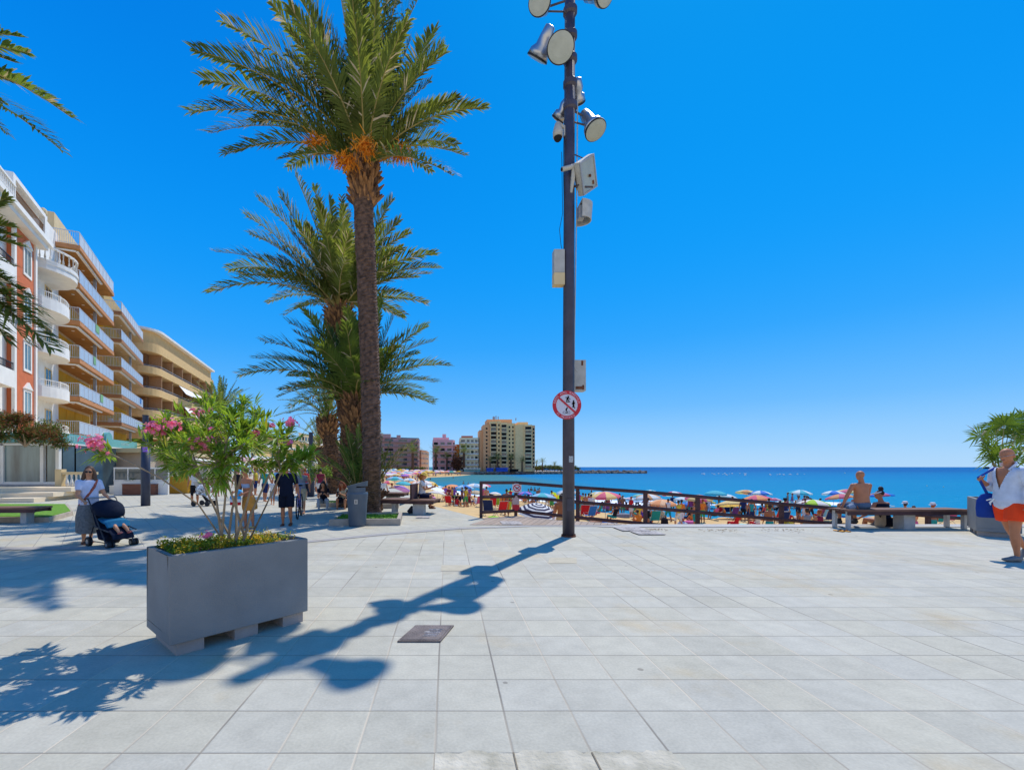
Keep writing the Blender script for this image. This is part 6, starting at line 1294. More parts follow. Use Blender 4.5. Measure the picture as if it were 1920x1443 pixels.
# ---- woman reading on the bench
P = Body(1.47, hip=.55, lean=6, fat=1.05, w=.95, head=(14, 0), arms={-1: ((-.15, -.5, -.9), (.15, -1, .30)), 1: ((.15, -.5, -.9), (-.15, -1, .30))}, legs={-1: ((-.08, -1, -.05), (0, .1, -1)), 1: ((.08, -1, -.0), (0, .35, -1))}); H = P.H
L0 = G(783, 962)+V3(.10, .35, 0); t = P.build('person', 'woman in yellow sun hat and white top sitting on the bench with her phone', L0, R(78), .010, SK2, curl=(1.5, 1.5))
P.wear('top', cloth('white_top', (.75, .73, .70)), lambda b: (P.torso(b, 1.16, -.02, .31), P.arm(b, -1, 1.5, .6), P.arm(b, 1, 1.5, .6)))
P.wear('shorts', cloth('navy_shorts', (.012, .015, .045)), lambda b: (P.torso(b, 1.14, -.06, .03), P.leg(b, -1, 1.25, .85), P.leg(b, 1, 1.25, .85)))
b = MB(); b.ell(P.hp(0, .014, .10), (.056*H, .062*H, .056*H), 14, 10, M=P.hd); b.loft([P.hp(0, .04, .09), P.hp(0, .05, .01), P.hp(0, .03, -.04)], [.05*H, .055*H, .02*H], n=10); me = remesh(b, .013, 2); me.materials.append(pm('hair_copper', (.42, .14, .02), .6, .3, 30)); mk('hair', me, t)
straw_hat(P, t, pm('yellow_straw', (.75, .48, .08), .8, .2, 40), 0, .14, .085)
b = MB(); w0 = P.J[-1]['wr'].lerp(P.J[1]['wr'], .5)+V3(0, -.09, .05); b.box(w0, (.075, .012, .15), 0, 0, .5); mk('phone', b, t, M_black)
for q in (-1, 1): b = MB(); P.foot(b, q, 1.15); mk('sandal', b, t, M_rust)
b = MB(); b.loft([(-.12, 0, 0), (0, .03, .09), (.15, 0, .05), (.2, 0, 0)], [.05, .12, .1, .03], n=10); tag(mk('dark_backpack', b, None, M_black, loc=G(765, 965)+V3(.1, .2, .06)), 'crumpled dark backpack lying under the bench with the yellow hatted woman', 'backpack')
b = MB(); b.loft([(-.16, 0, 0), (0, 0, .012), (.18, 0, 0)], [(.1, .02)]*3, n=8); tag(mk('pink_towel', b, None, cloth('pink_towel', (.65, .25, .55)), loc=L0+V3(.28, -.10, .475)), 'small pink towel on the bench under the woman in the yellow hat', 'towel')
# ---- crowd figures: shared bodies with slots for skin, top, bottom and hair
def proto(kind):
    kw = dict(
        stand=dict(arms={-1: ((-.25, 0, -1), (-.1, -.2, -1)), 1: ((.25, 0, -1), (.1, -.3, -1))}, legs={-1: ((-.05, -.03, -1), (0, .05, -1)), 1: ((.06, .04, -1), (0, .05, -1))}),
        walk=dict(arms={-1: ((-.2, -.35, -1), (-.1, -.6, -1)), 1: ((.2, .35, -1), (.1, .1, -1))}, legs={-1: ((-.03, .25, -1), (0, .35, -1)), 1: ((.04, -.32, -1), (0, .02, -1))}),
        point=dict(arms={-1: ((-.6, -.5, -.4), (-.5, -.8, .1)), 1: ((.3, 0, -1), (-.3, -.4, -.6))}, legs={-1: ((-.08, 0, -1), (0, .05, -1)), 1: ((.1, -.05, -1), (0, .1, -1))}),
        chair=dict(hip=.36, lean=-18, arms={-1: ((-.35, -.3, -.8), (0, -.9, -.1)), 1: ((.35, -.3, -.8), (0, -.9, .1))}, legs={-1: ((-.15, -1, .12), (0, -.35, -1)), 1: ((.15, -1, .15), (0, -.2, -1))}),
        sit=dict(hip=.12, lean=20, arms={-1: ((-.3, -.4, -.8), (.1, -.9, -.1)), 1: ((.3, -.4, -.8), (-.1, -.9, 0))}, legs={-1: ((-.2, -.8, .6), (0, -.5, -.9)), 1: ((.2, -.8, .6), (0, -.5, -.9))}))[kind]
    P = Body(1.62, **kw); b = MB(); P.torso(b); P.head(b)
    if kind in ('chair', 'sit', 'stand'): b.ell(P.hp(0, .012, .10), (.055*P.H, .06*P.H, .057*P.H), 10, 8, M=P.hd)
    for q in (-1, 1): P.arm(b, q, 1.08); P.leg(b, q, 1.08); P.foot(b, q, 1.1); P.hand(b, q, .6, False)
    me = remesh(b, .026, 2, 'crowd_body')
    for mm in (SK, M_white, M_black, HR_b): me.materials.append(mm)
    idx = []
    for p in me.polygons:
        c = Vector(p.center); z = (P.T.transposed() @ (c-P.hip)).z/P.H; i = 0
        hd_ = P.hd.transposed() @ (c-P.tp(0, .004, .352)); hz = hd_.z/P.H
        jl = min((c-P.J[q]['hp'].lerp(P.J[q]['kn'], k/4)).length for q in (-1, 1) for k in range(4)); ja = min((c-P.J[q]['sh'].lerp(P.J[q]['el'], k/4)).length for q in (-1, 1) for k in range(3))
        arm = min((c-P.J[q]['el'].lerp(P.J[q]['wr'], k/4)).length for q in (-1, 1) for k in range(5)) < .055
        if hz > .02 and (c-P.hp(0, 0, .09)).length < .16: i = 3 if (hd_.y > -.01*P.H and hz > .03) or hz > .118 else 0
        elif arm: i = 0
        elif jl < .11 and z < .03: i = 2
        elif -.05 < z < .03 and abs((c-P.hip).length) < .25: i = 2
        elif z > .02 and z < .32 and ((c-P.tp(0, 0, z)).length < .2): i = 1
        idx.append(i)
    me.polygons.foreach_set('material_index', idx); return me
PRO = {k: proto(k) for k in ('stand', 'walk', 'point', 'chair', 'sit')}
PAL = dict(red=(.60, .02, .03), pink=(.65, .12, .28), white=(.72, .70, .68), black=(.012, .012, .02), navy=(.015, .03, .12), blue=(.03, .16, .50), teal=(.02, .30, .30), green=(.08, .38, .10), lime=(.35, .60, .05), yellow=(.70, .50, .05), orange=(.80, .22, .03), purple=(.22, .08, .42), grey=(.25, .25, .27), beige=(.50, .40, .24), mustard=(.52, .33, .03), maroon=(.22, .02, .05), skyblue=(.20, .48, .72), mint=(.35, .66, .52))
def colr(n): return SK if n == 'skin' else SK3 if n == 'skin3' else SK2 if n == 'skin2' else cloth('c_'+n, PAL[n])
def person(kind, loc, rz, label, top='white', bot='black', skn=None, hair=None, H=1.62, group=None, hat=None):
    o = mk('person', PRO[kind], None, loc=loc, rz=rz); s = H/1.62; o.scale = (s, s, s)
    ms = [skn or random.choice([SK, SK, SK3, SK2]), colr(top) if top != 'skin' else None, colr(bot) if bot != 'skin' else None, hair or random.choice([HR_b, HR_br, HR_b, HR_red])]
    ms = [m_ or ms[0] for m_ in ms]
    for sl, m_ in zip(o.material_slots, ms): sl.link = 'OBJECT'; sl.material = m_
    tag(o, label, 'person', group)
    if hat:
        b = MB(); z = {'chair': 1.08, 'sit': .78}.get(kind, 1.575); y = {'chair': .18, 'sit': -.30}.get(kind, -.0); b.loft([(0, y, z-.01), (0, y, z+.0), (0, y, z+.09), (0, y, z+.11)], [.15, .11, .095, .06], n=12); mk('hat', b, o, colr(hat))
    return o
# people on the promenade
for px, py, k, rz, lab, tp_, bt, H in (
    (572, 936, 'walk', 185, 'person in a red shirt and dark shorts walking away beyond the bicycle', 'red', 'black', 1.40), (601, 938, 'walk', 190, 'person in a brown top and pale trousers walking away right of the lamp column', 'maroon', 'white', 1.4),
    (497, 940, 'walk', 180, 'person in a green top walking away behind the woman in the orange wrap', 'teal', 'navy', 1.42), (511, 946, 'walk', 10, 'child in a white top walking behind the man in black', 'white', 'grey', 1.0),
    (365, 946, 'stand', 20, 'person with a bright blue cap leaning over a pushchair near the mustard panel', 'white', 'black', 1.42), (447, 944, 'walk', 180, 'person in black far along the promenade beside the oleander', 'black', 'black', 1.4),
    (566, 962, 'walk', 5, 'person in a grey top pushing the bicycle behind the man in black', 'grey', 'beige', 1.45), (556, 925, 'walk', 170, 'person in white far along the promenade left of the red shirted walker', 'white', 'blue', 1.4),
    (590, 924, 'stand', 30, 'distant person in a pink top under the far awnings', 'pink', 'white', 1.4), (545, 922, 'stand', 200, 'distant person in a purple top under the far awnings', 'purple', 'grey', 1.4), (520, 926, 'walk', 190, 'distant person in a sky blue top on the promenade', 'skyblue', 'black', 1.4), (479, 928, 'stand', 90, 'distant person in a yellow top on the promenade', 'yellow', 'navy', 1.4), (405, 930, 'walk', 40, 'distant person in a dark top beside the brown planter', 'navy', 'grey', 1.4)):
    person(k, G(px, py), R(rz), lab, tp_, bt, H=H, hat='skyblue' if 'cap' in lab else None)
# bicycle
t = thing('bicycle', 'bicycle seen from the front being wheeled behind the man in black', 'bicycle', G(561, 970), R(12))
for y in (-.42, .55):
    b = MB(); n = 28; vs = []
    for j in range(n):
        g = 6.2832*j/n
        for rr, xx in ((.33, -.018), (.33, .018), (.295, .014), (.295, -.014)): vs.append((xx, y+rr*math.cos(g), .33+rr*math.sin(g)))
    b.add(vs, [(4*j+a, 4*j+(a+1) % 4, (4*j+4+(a+1) % 4) % (4*n), (4*j+4+a) % (4*n)) for j in range(n) for a in range(4)]); wh = mk('wheel', b, t, M_black)
    b = MB(); [b.loft([(0, y, .33), (0, y+.3*math.cos(g/2), .33+.3*math.sin(g/2))], [.003]*2, n=3) for g in range(0, 12)]; mk('spokes', b, wh, M_alu)
b = MB(); b.loft([(0, -.42, .33), (0, -.30, .8), (0, -.28, .95)], [.016]*3, n=6); b.loft([(0, -.32, .75), (0, .1, .32), (0, .55, .33)], [.014]*3, n=6); b.loft([(0, -.32, .75), (0, .25, .70), (0, .1, .32)], [.014]*3, n=6); b.loft([(0, .25, .70), (0, .55, .33)], [.01]*2, n=6); b.loft([(0, .23, .68), (0, .27, .9)], [.012]*2, n=6); mk('frame', b, t, pm('violet_paint', (.14, .12, .40), .35, .1))
b = MB(); b.loft([(-.28, -.2, 1.0), (-.1, -.3, .98), (.1, -.3, .98), (.28, -.2, 1.0)], [.013]*4, n=6); mk('handlebar', b, t, M_alu); b = MB(); b.ell((0, .28, .92), (.07, .13, .03), 10, 6); mk('saddle', b, t, M_black)
# far stroller by the mustard panel
t = thing('pushchair', 'zebra patterned pushchair in front of the mustard yellow panel', 'pushchair', G(372, 948)+V3(.2, 0, 0), R(80))
b = MB(); b.ell((0, 0, .62), (.24, .3, .2), 12, 8); b.loft([(0, .2, .5), (0, -.2, .4), (0, -.35, .25)], [(.2, .08), (.2, .08), (.18, .03)], side=(1, 0, 0)); mk('seat', b, t, pm('zebra', (.5, .5, .5), .8, .95, 12))
b = MB(); b.loft([(0, -.3, .1), (0, .3, .9)], [(.2, .012)]*2, side=(1, 0, 0), n=4); mk('frame', b, t, M_fr)
for x, y in ((-.2, -.3), (.2, -.3), (-.22, .25), (.22, .25)): b = MB(); b.loft([(x-.02, y, .1), (x+.02, y, .1)], [.1, .1], n=14); mk('wheel', b, t, M_black)
# ---------------------------------------------------------------- beach life
def um_mesh(n=8, rise=.30, sc=.06):
    b = MB(); rings = 5; vs = []; K = n*4
    for i in range(rings+1):
        f = i/rings
        for j in range(K):
            g = 2*math.pi*j/K; cusp = abs(math.sin(g*n/2))
            r = f*(1-.045*cusp*f); z = rise*(math.cos(f*1.35)-math.cos(1.35))/(1-math.cos(1.35))-.035*cusp*f*0+.0
            vs.append((r*math.cos(g), r*math.sin(g), z-.03*cusp*f*f))
    n0 = len(vs); 
    for j in range(K): g = 2*math.pi*j/K; cusp = abs(math.sin(g*n/2)); r = 1-.045*cusp; vs.append((r*1.005*math.cos(g), r*1.005*math.sin(g), -.03*cusp-.075-.02*abs(math.sin(g*n))))
    b.v = vs
    for i in range(rings+1):
        for j in range(K):
            a, c = i*K+j, i*K+(j+1) % K
            b.f.append((a, c, c+K, a+K)); b.m.append((j//4) % 2)
    return b.mesh('canopy', [M_white, M_white], True)
UM = um_mesh()
# canopy with concentric stripes
def stripe_mesh():
    b = MB(); n = 8; R_ = 11; vs = []
    for i in range(R_+1):
        f = i/R_
        for j in range(n): g = 2*math.pi*(j+.5)/n; vs.append((f*math.cos(g), f*math.sin(g), .30*(math.cos(f*1.3)-math.cos(1.3))/(1-math.cos(1.3))))
    b.v = vs
    for i in range(R_):
        for j in range(n): a, c = i*n+j, i*n+(j+1) % n; b.f.append((a, c, c+n, a+n)); b.m.append(1 if i % 2 else 0)
    return b.mesh('canopy', [M_white, cloth('stripe_navy', (.03, .03, .08))])
POLE = MB().loft([(0, 0, -1), (0, 0, .0)], [.016, .016], n=6).mesh('pole', [M_metal])
TIPM = MB().loft([(0, 0, .29), (0, 0, .36)], [.012, .006], n=5).mesh('tip', [M_metal])
USED = {}
def umbrella(px, py, w_, c1, c2, label, tilt=(0, 0), group='beach umbrellas', Yf=None, diam=1.95):
    Yd = min(diam*F/w_, 60 if px < 900 else 43) if Yf is None else Yf; dm = w_*Yd/F; p = W(px, py, Yd)
    gz = tz(p.x, p.y); p.z -= .30*dm/2; h = p.z-gz
    t = thing('beach_umbrella', label, 'umbrella', (p.x, p.y, gz), 0, group)
    o = mk('canopy', UM, t, loc=(0, 0, h)); o.scale = (dm/2,)*3; o.rotation_euler = (R(tilt[0]), R(tilt[1]), random.uniform(0, 1))
    for sl, c in zip(o.material_slots, (c1, c2)): sl.link = 'OBJECT'; sl.material = pm('canopy_'+c, PAL2[c], .8, .08, 6, trans=.3)
    q = mk('pole', POLE, t, loc=(0, 0, h+.28*dm/2)); q.scale = (1, 1, h+.28*dm/2)
    o2 = mk('tip', TIPM, t, loc=(0, 0, h)); o2.scale = (dm/2,)*3; o2.rotation_euler = o.rotation_euler
    return t
PAL2 = dict(PAL); PAL2.update(orange2=(.85, .38, .16), peach=(.90, .58, .34), cream=(.85, .66, .28), lblue=(.35, .60, .85), lime=(.45, .75, .06), white=(.85, .84, .82), violet=(.42, .22, .75), turq=(.08, .52, .62), pinkish=(.80, .50, .55), rose=(.75, .15, .25), tan=(.62, .52, .34))
PAL2['blue'] = (.04, .22, .72)
UL = [(740, 893, 34, 'lblue', 'turq', 'pale blue and turquoise umbrella left of the yellow hatted woman'), (766, 896, 28, 'white', 'lblue', 'white and pale blue umbrella behind the yellow hatted woman, far left group'),
 (757, 902, 32, 'turq', 'turq', 'turquoise umbrella with white trim just above the purple one'), (752, 911, 34, 'violet', 'violet', 'purple umbrella low behind the bench backrest'),
 (795, 900, 32, 'white', 'pinkish', 'white and pink umbrella between the yellow hatted woman and the yellow one'), (811, 903, 26, 'yellow', 'cream', 'yellow umbrella just right of the woman reading'),
 (820, 920, 38, 'white', 'white', 'plain white umbrella low on the sand right of the reading woman'), (846, 908, 36, 'orange2', 'orange2', 'orange umbrella with a red edge left of the blue ones'),
 (868, 909, 40, 'blue', 'lblue', 'blue umbrella in front of the group of chairs'), (890, 906, 38, 'white', 'lblue', 'white and light blue umbrella left of the fence end post'), (893, 919, 30, 'tan', 'tan', 'beige umbrella beside the fence end post'),
 (927, 922, 26, 'white', 'white', 'small white umbrella between the first two fence posts'), (957, 919, 18, 'lime', 'lime', 'small lime green umbrella left of the no dogs sign'), (984, 921, 28, 'violet', 'blue', 'violet blue umbrella right of the no dogs sign'),
 (1017, 924, 52, 'lblue', 'turq', 'wide light blue umbrella above the striped one'), (1045, 926, 28, 'lime', 'yellow', 'tilted yellow green umbrella left of the mast'),
 (1163, 930, 24, 'white', 'pinkish', 'pink and white umbrella right of the mast near the water'), (1182, 932, 26, 'pinkish', 'white', 'second pink and white umbrella near the water, to the right of the first'), (1198, 926, 26, 'mint', 'mint', 'mint green umbrella left of the fourth fence post'),
 (1241, 936, 50, 'peach', 'orange2', 'large peach and orange umbrella right of the fourth fence post'), (1285, 931, 42, 'white', 'white', 'flat white umbrella above the blue one in the middle of the fence'), (1291, 941, 38, 'blue', 'blue', 'deep blue umbrella under the flat white one'), (1303, 938, 30, 'lblue', 'white', 'light blue and white umbrella beside the deep blue one'),
 (1327, 938, 28, 'yellow', 'lblue', 'yellow and pale blue umbrella right of the fifth fence post'), (1363, 926, 34, 'white', 'white', 'white dome umbrella rising over the top rail'), (1369, 938, 50, 'cream', 'cream', 'cream yellow umbrella under the white dome one'),
 (1452, 933, 26, 'rose', 'pinkish', 'pinkish purple umbrella left of the sixth fence post'), (1478, 938, 30, 'white', 'mint', 'white and mint umbrella right of the sixth fence post'), (1525, 936, 52, 'lime', 'white', 'large lime green and white umbrella left of the long bench'), (1540, 940, 30, 'white', 'lblue', 'pale umbrella half hidden behind the lime green one')]
TL = {752: (-8, 20), 820: (0, 12), 1045: (0, 40), 811: (0, 22), 1369: (-6, 8), 1285: (0, 6), 1241: (0, -6), 846: (0, -6)}
for px, py, w_, c1, c2, lab in UL: umbrella(px, py, w_, c1, c2, lab, TL.get(px, (random.uniform(-6, 6), random.uniform(-6, 6))))
p = W(1008, 964, 17.5); t = thing('beach_umbrella', 'navy and white ring striped umbrella lying tilted just behind the fence', 'umbrella', (p.x, p.y, tz(p.x, p.y)), 0, 'beach umbrellas'); h = p.z-tz(p.x, p.y)
o = mk('canopy', stripe_mesh(), t, loc=(0, 0, h+.05)); o.scale = (.84, .84, 1.25); o.rotation_euler = (R(14), R(5), R(0)); b = MB(); b.loft([(0, .25, 0), (0, .05, h+.2)], [.016, .016], n=6); mk('pole', b, t, M_metal)
# folding beach chairs
def chair_mesh():
    b = MB(); fr = MB()
    b.box((0, .02, .30), (.48, .42, .02)); b.add([(-.24, .22, .30), (.24, .22, .30), (.24, .44, .86), (-.24, .44, .86)], [(0, 1, 2, 3)]); b.add([(-.24, .235, .29), (.24, .235, .29), (.24, .455, .85), (-.24, .455, .85)], [(3, 2, 1, 0)])
    for x in (-.26, .26): fr.loft([(x, -.22, 0), (x, .23, .31), (x, .46, .88)], [.012]*3, n=5); fr.loft([(x, .34, 0), (x, -.18, .46), (x, .32, .50)], [.012]*3, n=5)
    fr.loft([(-.26, .46, .88), (.26, .46, .88)], [.012]*2, n=5); return b.mesh('seat_fabric', [M_white]), fr.mesh('frame', [M_metal])
CF, CFr = chair_mesh(); nch = 0
def chair(px, py, rz, col, lab, Yd=None, who=None):
    p = on_beach(px, py) if Yd is None else Vector((W(px, 900, Yd).x, Yd, 0)); p.z = tz(p.x, p.y); t = thing('beach_chair', lab, 'chair', p, R(rz), 'folding beach chairs')
    o = mk('seat_fabric', CF, t); o.material_slots[0].link = 'OBJECT'; o.material_slots[0].material = colr(col); mk('frame', CFr, t)
    return t
def on_beach(px, py):
    Yd = 12.5 if px > 1080 else 15.
    while Yd < 90:
        p = W(px, py, Yd)
        if p.z <= tz(p.x, p.y): return p
        Yd += .15
    return p
chairs = [(843, 949, 160, 'rose' if 0 else 'red', 'red chair under the orange umbrella', 'sit in it'), (858, 949, 185, 'black', 'dark chair next to the red one under the blue umbrella', 1), (881, 948, 150, 'maroon', 'patterned maroon chair under the blue umbrella', 1), (897, 950, 200, 'pink', 'pink chair between the blue and the beige umbrella', 0),
 (912, 955, 175, 'yellow', 'yellow chair right of the fence end post', 0), (922, 954, 190, 'red', 'red chair between the yellow and the lime one', 1), (931, 953, 170, 'lime', 'lime green chair between the red and the orange one', 0), (942, 953, 185, 'orange', 'orange chair left of the no dogs sign', 1),
 (918, 968, 160, 'navy', 'navy striped low chair just behind the end of the fence', 0), (938, 968, 200, 'red', 'red low chair just behind the fence', 0), (948, 966, 190, 'lime', 'bright lime low chair just behind the fence', 1), (1000, 946, 180, 'blue', 'blue chair above the ring striped umbrella', 1), (1028, 947, 180, 'white', 'white chair to the right of the blue one', 1),
 (1096, 972, 170, 'red', 'red low chair right of the mast', 1), (1104, 975, 200, 'blue', 'blue striped low chair behind the woman in yellow', 0), (1136, 960, 170, 'pink', 'pink chair turned to the sea behind the fence', 1), (1190, 968, 185, 'green', 'green chair left of the fourth fence post', 1), (1225, 984, 178, 'teal', 'dark teal chair right of the fourth fence post', 1),
 (1274, 972, 180, 'teal', 'grey green chair under the deep blue umbrella', 0), (1291, 962, 200, 'red', 'red chair under the light blue umbrella', 1), (1345, 966, 180, 'red', 'red chair left of the cream umbrella pole', 0), (1361, 966, 170, 'navy', 'navy chair below the cream umbrella', 1), (1373, 972, 185, 'purple', 'purple chair right of the navy one', 0),
 (1401, 974, 180, 'navy', 'navy chair of the broad bald man', 0), (1455, 978, 190, 'red', 'bright red chair left of the sixth fence post', 0), (1465, 984, 178, 'navy', 'navy striped chair by the sixth fence post', 0), (1549, 982, 180, 'navy', 'dark blue striped chair left of the long bench', 0), (1540, 975, 200, 'lblue' if 0 else 'skyblue', 'sky blue chair beneath the lime umbrella', 1), (1700, 984, 180, 'orange', 'orange chair seen under the long bench', 0), (1752, 986, 180, 'teal', 'teal chair seen under the right half of the long bench', 0), (1775, 983, 180, 'pink', 'pink chair seen under the right end of the long bench', 0)]
for px, py, rz, col, lab, who in chairs:
    t = chair(px, py, rz, col, lab)
    if who:
        p = t.location; person('chair', (p.x, p.y, p.z-.0), R(rz), 'person lounging in the '+lab.split(' chair')[0]+' chair, '+' '.join(lab.split()[-4:]), random.choice(['skin', 'skin', 'black', 'navy', 'pink', 'white', 'teal']), random.choice(['black', 'navy', 'red', 'teal']), H=1.6)
# standing and sitting people on the beach: (px, py of head, pose, rz, label, top, bottom, height)
def head_place(px, py, H):
    best = None
    for i in range(150):
        Yd = 45-.2*i; p = W(px, py, Yd); e = abs(p.z-H-tz(p.x, p.y))+(9 if in_water(np.array(p.x), np.array(p.y)) else 0)
        if best is None or e < best[0]-.02: best = (e, p)
    p = best[1]; return Vector((p.x, p.y, tz(p.x, p.y)))
PB = [(1109, 917, 'point', 170, 'woman in mustard dress and white cap standing with outstretched arm right of the mast', 'mustard', 'mustard', 1.66, 'white'),
 (1141, 923, 'stand', 160, 'sunburnt bather standing near the water right of the woman in mustard', 'skin', 'red', 1.65, None),
 (1054, 925, 'stand', 190, 'person standing left of the mast in front of the yellow green umbrella', 'skin', 'pink', 1.6, None), (1086, 922, 'stand', 180, 'person in a pink top standing just right of the mast', 'pink', 'white', 1.6, None),
 (912, 913, 'stand', 200, 'dark haired person standing right of the fence end post', 'skin', 'yellow', 1.62, None), (842, 919, 'walk', 160, 'person in dark red standing under the orange umbrella', 'maroon', 'red', 1.6, None), (873, 926, 'stand', 150, 'person in a white top beneath the blue umbrella', 'white', 'blue', 1.6, None),
 (1443, 946, 'stand', 180, 'shirtless person in teal shorts standing left of the red chair', 'skin', 'teal', 1.6, None), (1497, 929, 'stand', 175, 'man in a white shirt and grey cap standing right of the sixth fence post', 'white', 'navy', 1.7, 'grey'), (1472, 935, 'stand', 170, 'person with a dark cap half hidden behind the white and mint umbrella', 'navy', 'white', 1.62, 'black'),
 (1513, 952, 'point', 190, 'large person in a grey top bending beneath the lime umbrella', 'grey', 'black', 1.6, None), (1536, 956, 'stand', 200, 'person in a patterned red top under the right side of the lime umbrella', 'maroon', 'pink', 1.5, None), (1697, 942, 'stand', 180, 'person in a white cap whose head shows over the long bench', 'skin', 'orange', 1.62, 'white'), (1749, 944, 'stand', 180, 'second white capped person showing over the right part of the bench', 'skin', 'teal', 1.62, 'white'),
 (1713, 948, 'walk', 170, 'shirtless person seen under the bench beside its middle block', 'skin', 'pink', 1.55, None), 
 (1052, 938, 'walk', 150, 'tanned person walking just left of the mast', 'skin3', 'beige', 1.6, None), (950, 928, 'walk', 170, 'person in orange swimwear beside the lime umbrella', 'skin', 'orange', 1.6, None), (735, 905, 'stand', 180, 'person standing left of the turquoise umbrella', 'skin', 'pink', 1.6, None), (718, 896, 'walk', 180, 'person in white standing right behind the tall palm trunk', 'white', 'red', 1.6, None)]
for px, py, k, rz, lab, a, c_, H_, hat in PB: person(k, head_place(px, py, H_), R(rz), lab, a, c_, H=H_, hat=hat)
for px, py, rz, lab, a, c_ in ((1168, 958, 200, 'person in beige sitting under the pink and white umbrella', 'beige', 'white'), (1197, 960, 160, 'person in blue and red sitting beneath the mint umbrella', 'blue', 'red'), (1145, 960, 180, 'person in orange sitting beside the pink chair', 'orange', 'maroon'), (1000, 950, 190, 'tanned person sitting above the ring striped umbrella', 'skin3', 'navy'), (1401, 962, 180, 'broad bald man sitting in the navy chair with his back to us', 'skin', 'navy'), (1415, 972, 190, 'person in a patterned top sitting right of the bald man', 'beige', 'teal'), (1200, 966, 160, 'person sitting on the sand beside the green chair', 'skin', 'navy'), (1324, 966, 180, 'person sitting on the sand right of the fifth fence post', 'skin', 'red'),
    (1245, 975, 200, 'person in a pale pink shawl sitting right of the dark teal chair', 'pinkish' if 0 else 'beige', 'black'), (1300, 984, 180, 'person lying back on the sand below the fifth fence post', 'orange', 'pink'), (1182, 960, 170, 'person sitting beneath the second pink umbrella', 'white', 'red'), (1115, 966, 190, 'person in yellow sitting behind the third rail', 'yellow', 'red'), (985, 943, 180, 'person sitting left of the blue chair', 'orange', 'beige'), (958, 950, 170, 'person in maroon sitting left of the notice', 'maroon', 'white'), (1662, 984, 180, 'person sitting on the sand seen under the bench', 'blue', 'white')):
    p = on_beach(px, py); person('sit', p, R(rz), lab, a, c_, H=1.6)
# more bathers spread over the sand between the umbrellas
rr = random.Random(21); TOP = ['skin', 'red', 'white', 'navy', 'pink', 'teal', 'black', 'orange', 'yellow', 'purple']; combo = [(a, c_, k) for a in TOP for c_ in ('red', 'navy', 'black', 'teal', 'pink', 'white', 'green') for k in ('stand', 'sit', 'chair', 'walk')]; rr.shuffle(combo)
WORD = {'stand': 'standing on the sand', 'sit': 'sitting on the sand', 'chair': 'lounging in a low seat', 'walk': 'walking along the sand'}
for i in range(95):
    a, c_, k = combo[i]; px = rr.uniform(1085, 1560) if i % 4 else rr.uniform(830, 1060)
    Yd = rr.uniform(25, 43) if px > 1080 else rr.uniform(34, 50); p = Vector((W(px, 900, Yd).x, Yd, 0)); p.z = tz(p.x, p.y)
    if in_water(np.array(p.x), np.array(p.y)): continue
    person(k, p, R(180+rr.uniform(-60, 60)), 'bather %s%s bottoms %s behind the fence' % ('topless with ' if a == 'skin' else 'in a %s top with ' % a, c_, WORD[k]), a, c_, H=1.55)
for i, (px, Yd, c, d) in enumerate(((1120, 40, 'cream', 'white'), (1220, 43, 'white', 'turq'), (1262, 41, 'rose', 'white'), (1342, 42, 'turq', 'turq'), (1400, 43, 'orange2', 'cream'), (1425, 42, 'white', 'blue'), (1500, 43, 'turq', 'white'), (1563, 42, 'blue', 'white'), (1590, 44, 'cream', 'rose'), (905, 52, 'rose', 'white'), (1062, 42, 'white', 'lblue'), (780, 56, 'orange2', 'white'), (728, 52, 'cream', 'rose'), (1135, 30, 'rose', 'cream'), (1215, 36, 'orange2', 'white'), (1310, 34, 'cream', 'rose'), (1418, 33, 'rose', 'orange2'), (1575, 36, 'orange2', 'rose'), (1650, 40, 'rose', 'blue'))):
    x = W(px, 900, Yd).x; z = tz(x, Yd)+1.75; py = HY+(CH-z)*F/Yd
    umbrella(px, py, 1.9*F/Yd, c, d, '%s and %s umbrella near the surf, %s' % (dict(c=0, cream='cream', white='white', rose='rose red', turq='turquoise', orange2='orange', blue='blue', lblue='light blue')[c], dict(white='white', turq='turquoise', cream='cream', blue='blue', rose='rose red', lblue='light blue', orange2='orange')[d], 'left of the mast' if px < 1070 else 'between the mast and the long bench' if px < 1570 else 'behind the long bench'), (rr.uniform(-8, 8), rr.uniform(-8, 8)), Yf=Yd)
# sunbather, bags, windbreaks
p = on_beach(1133, 980); b = MB(); b.loft([(-.9, 0, .03), (.85, .1, .03)], [(.35, .02)]*2, side=(0, 1, 0), n=8); tag(mk('beach_towel', b, None, colr('white'), loc=p), 'white towel with the sunbather on the sand right of the mast', 'towel')
P = Body(1.6, hip=.11, lean=88, arms={-1: ((-.4, -1, 0), (-.1, -1, 0)), 1: ((.4, -1, 0), (.1, -1, 0))}, legs={-1: ((-.08, 1, -.02), (0, 1, -.03)), 1: ((.1, 1, -.02), (0, 1, -.03))}); b = MB(); P.torso(b); P.head(b)
for q in (-1, 1): P.arm(b, q); P.leg(b, q); P.foot(b, q); P.hand(b, q, .3, False)
me = remesh(b, .026, 2); me.materials.append(SK2); me.materials.append(cloth('c_blue', 0)); me.polygons.foreach_set('material_index', [1 if abs(f.center.y) < .13 else 0 for f in me.polygons]); tag(mk('person', me, None, loc=p, rz=R(80)), 'sunbather in blue shorts lying on a white towel right of the mast', 'person')
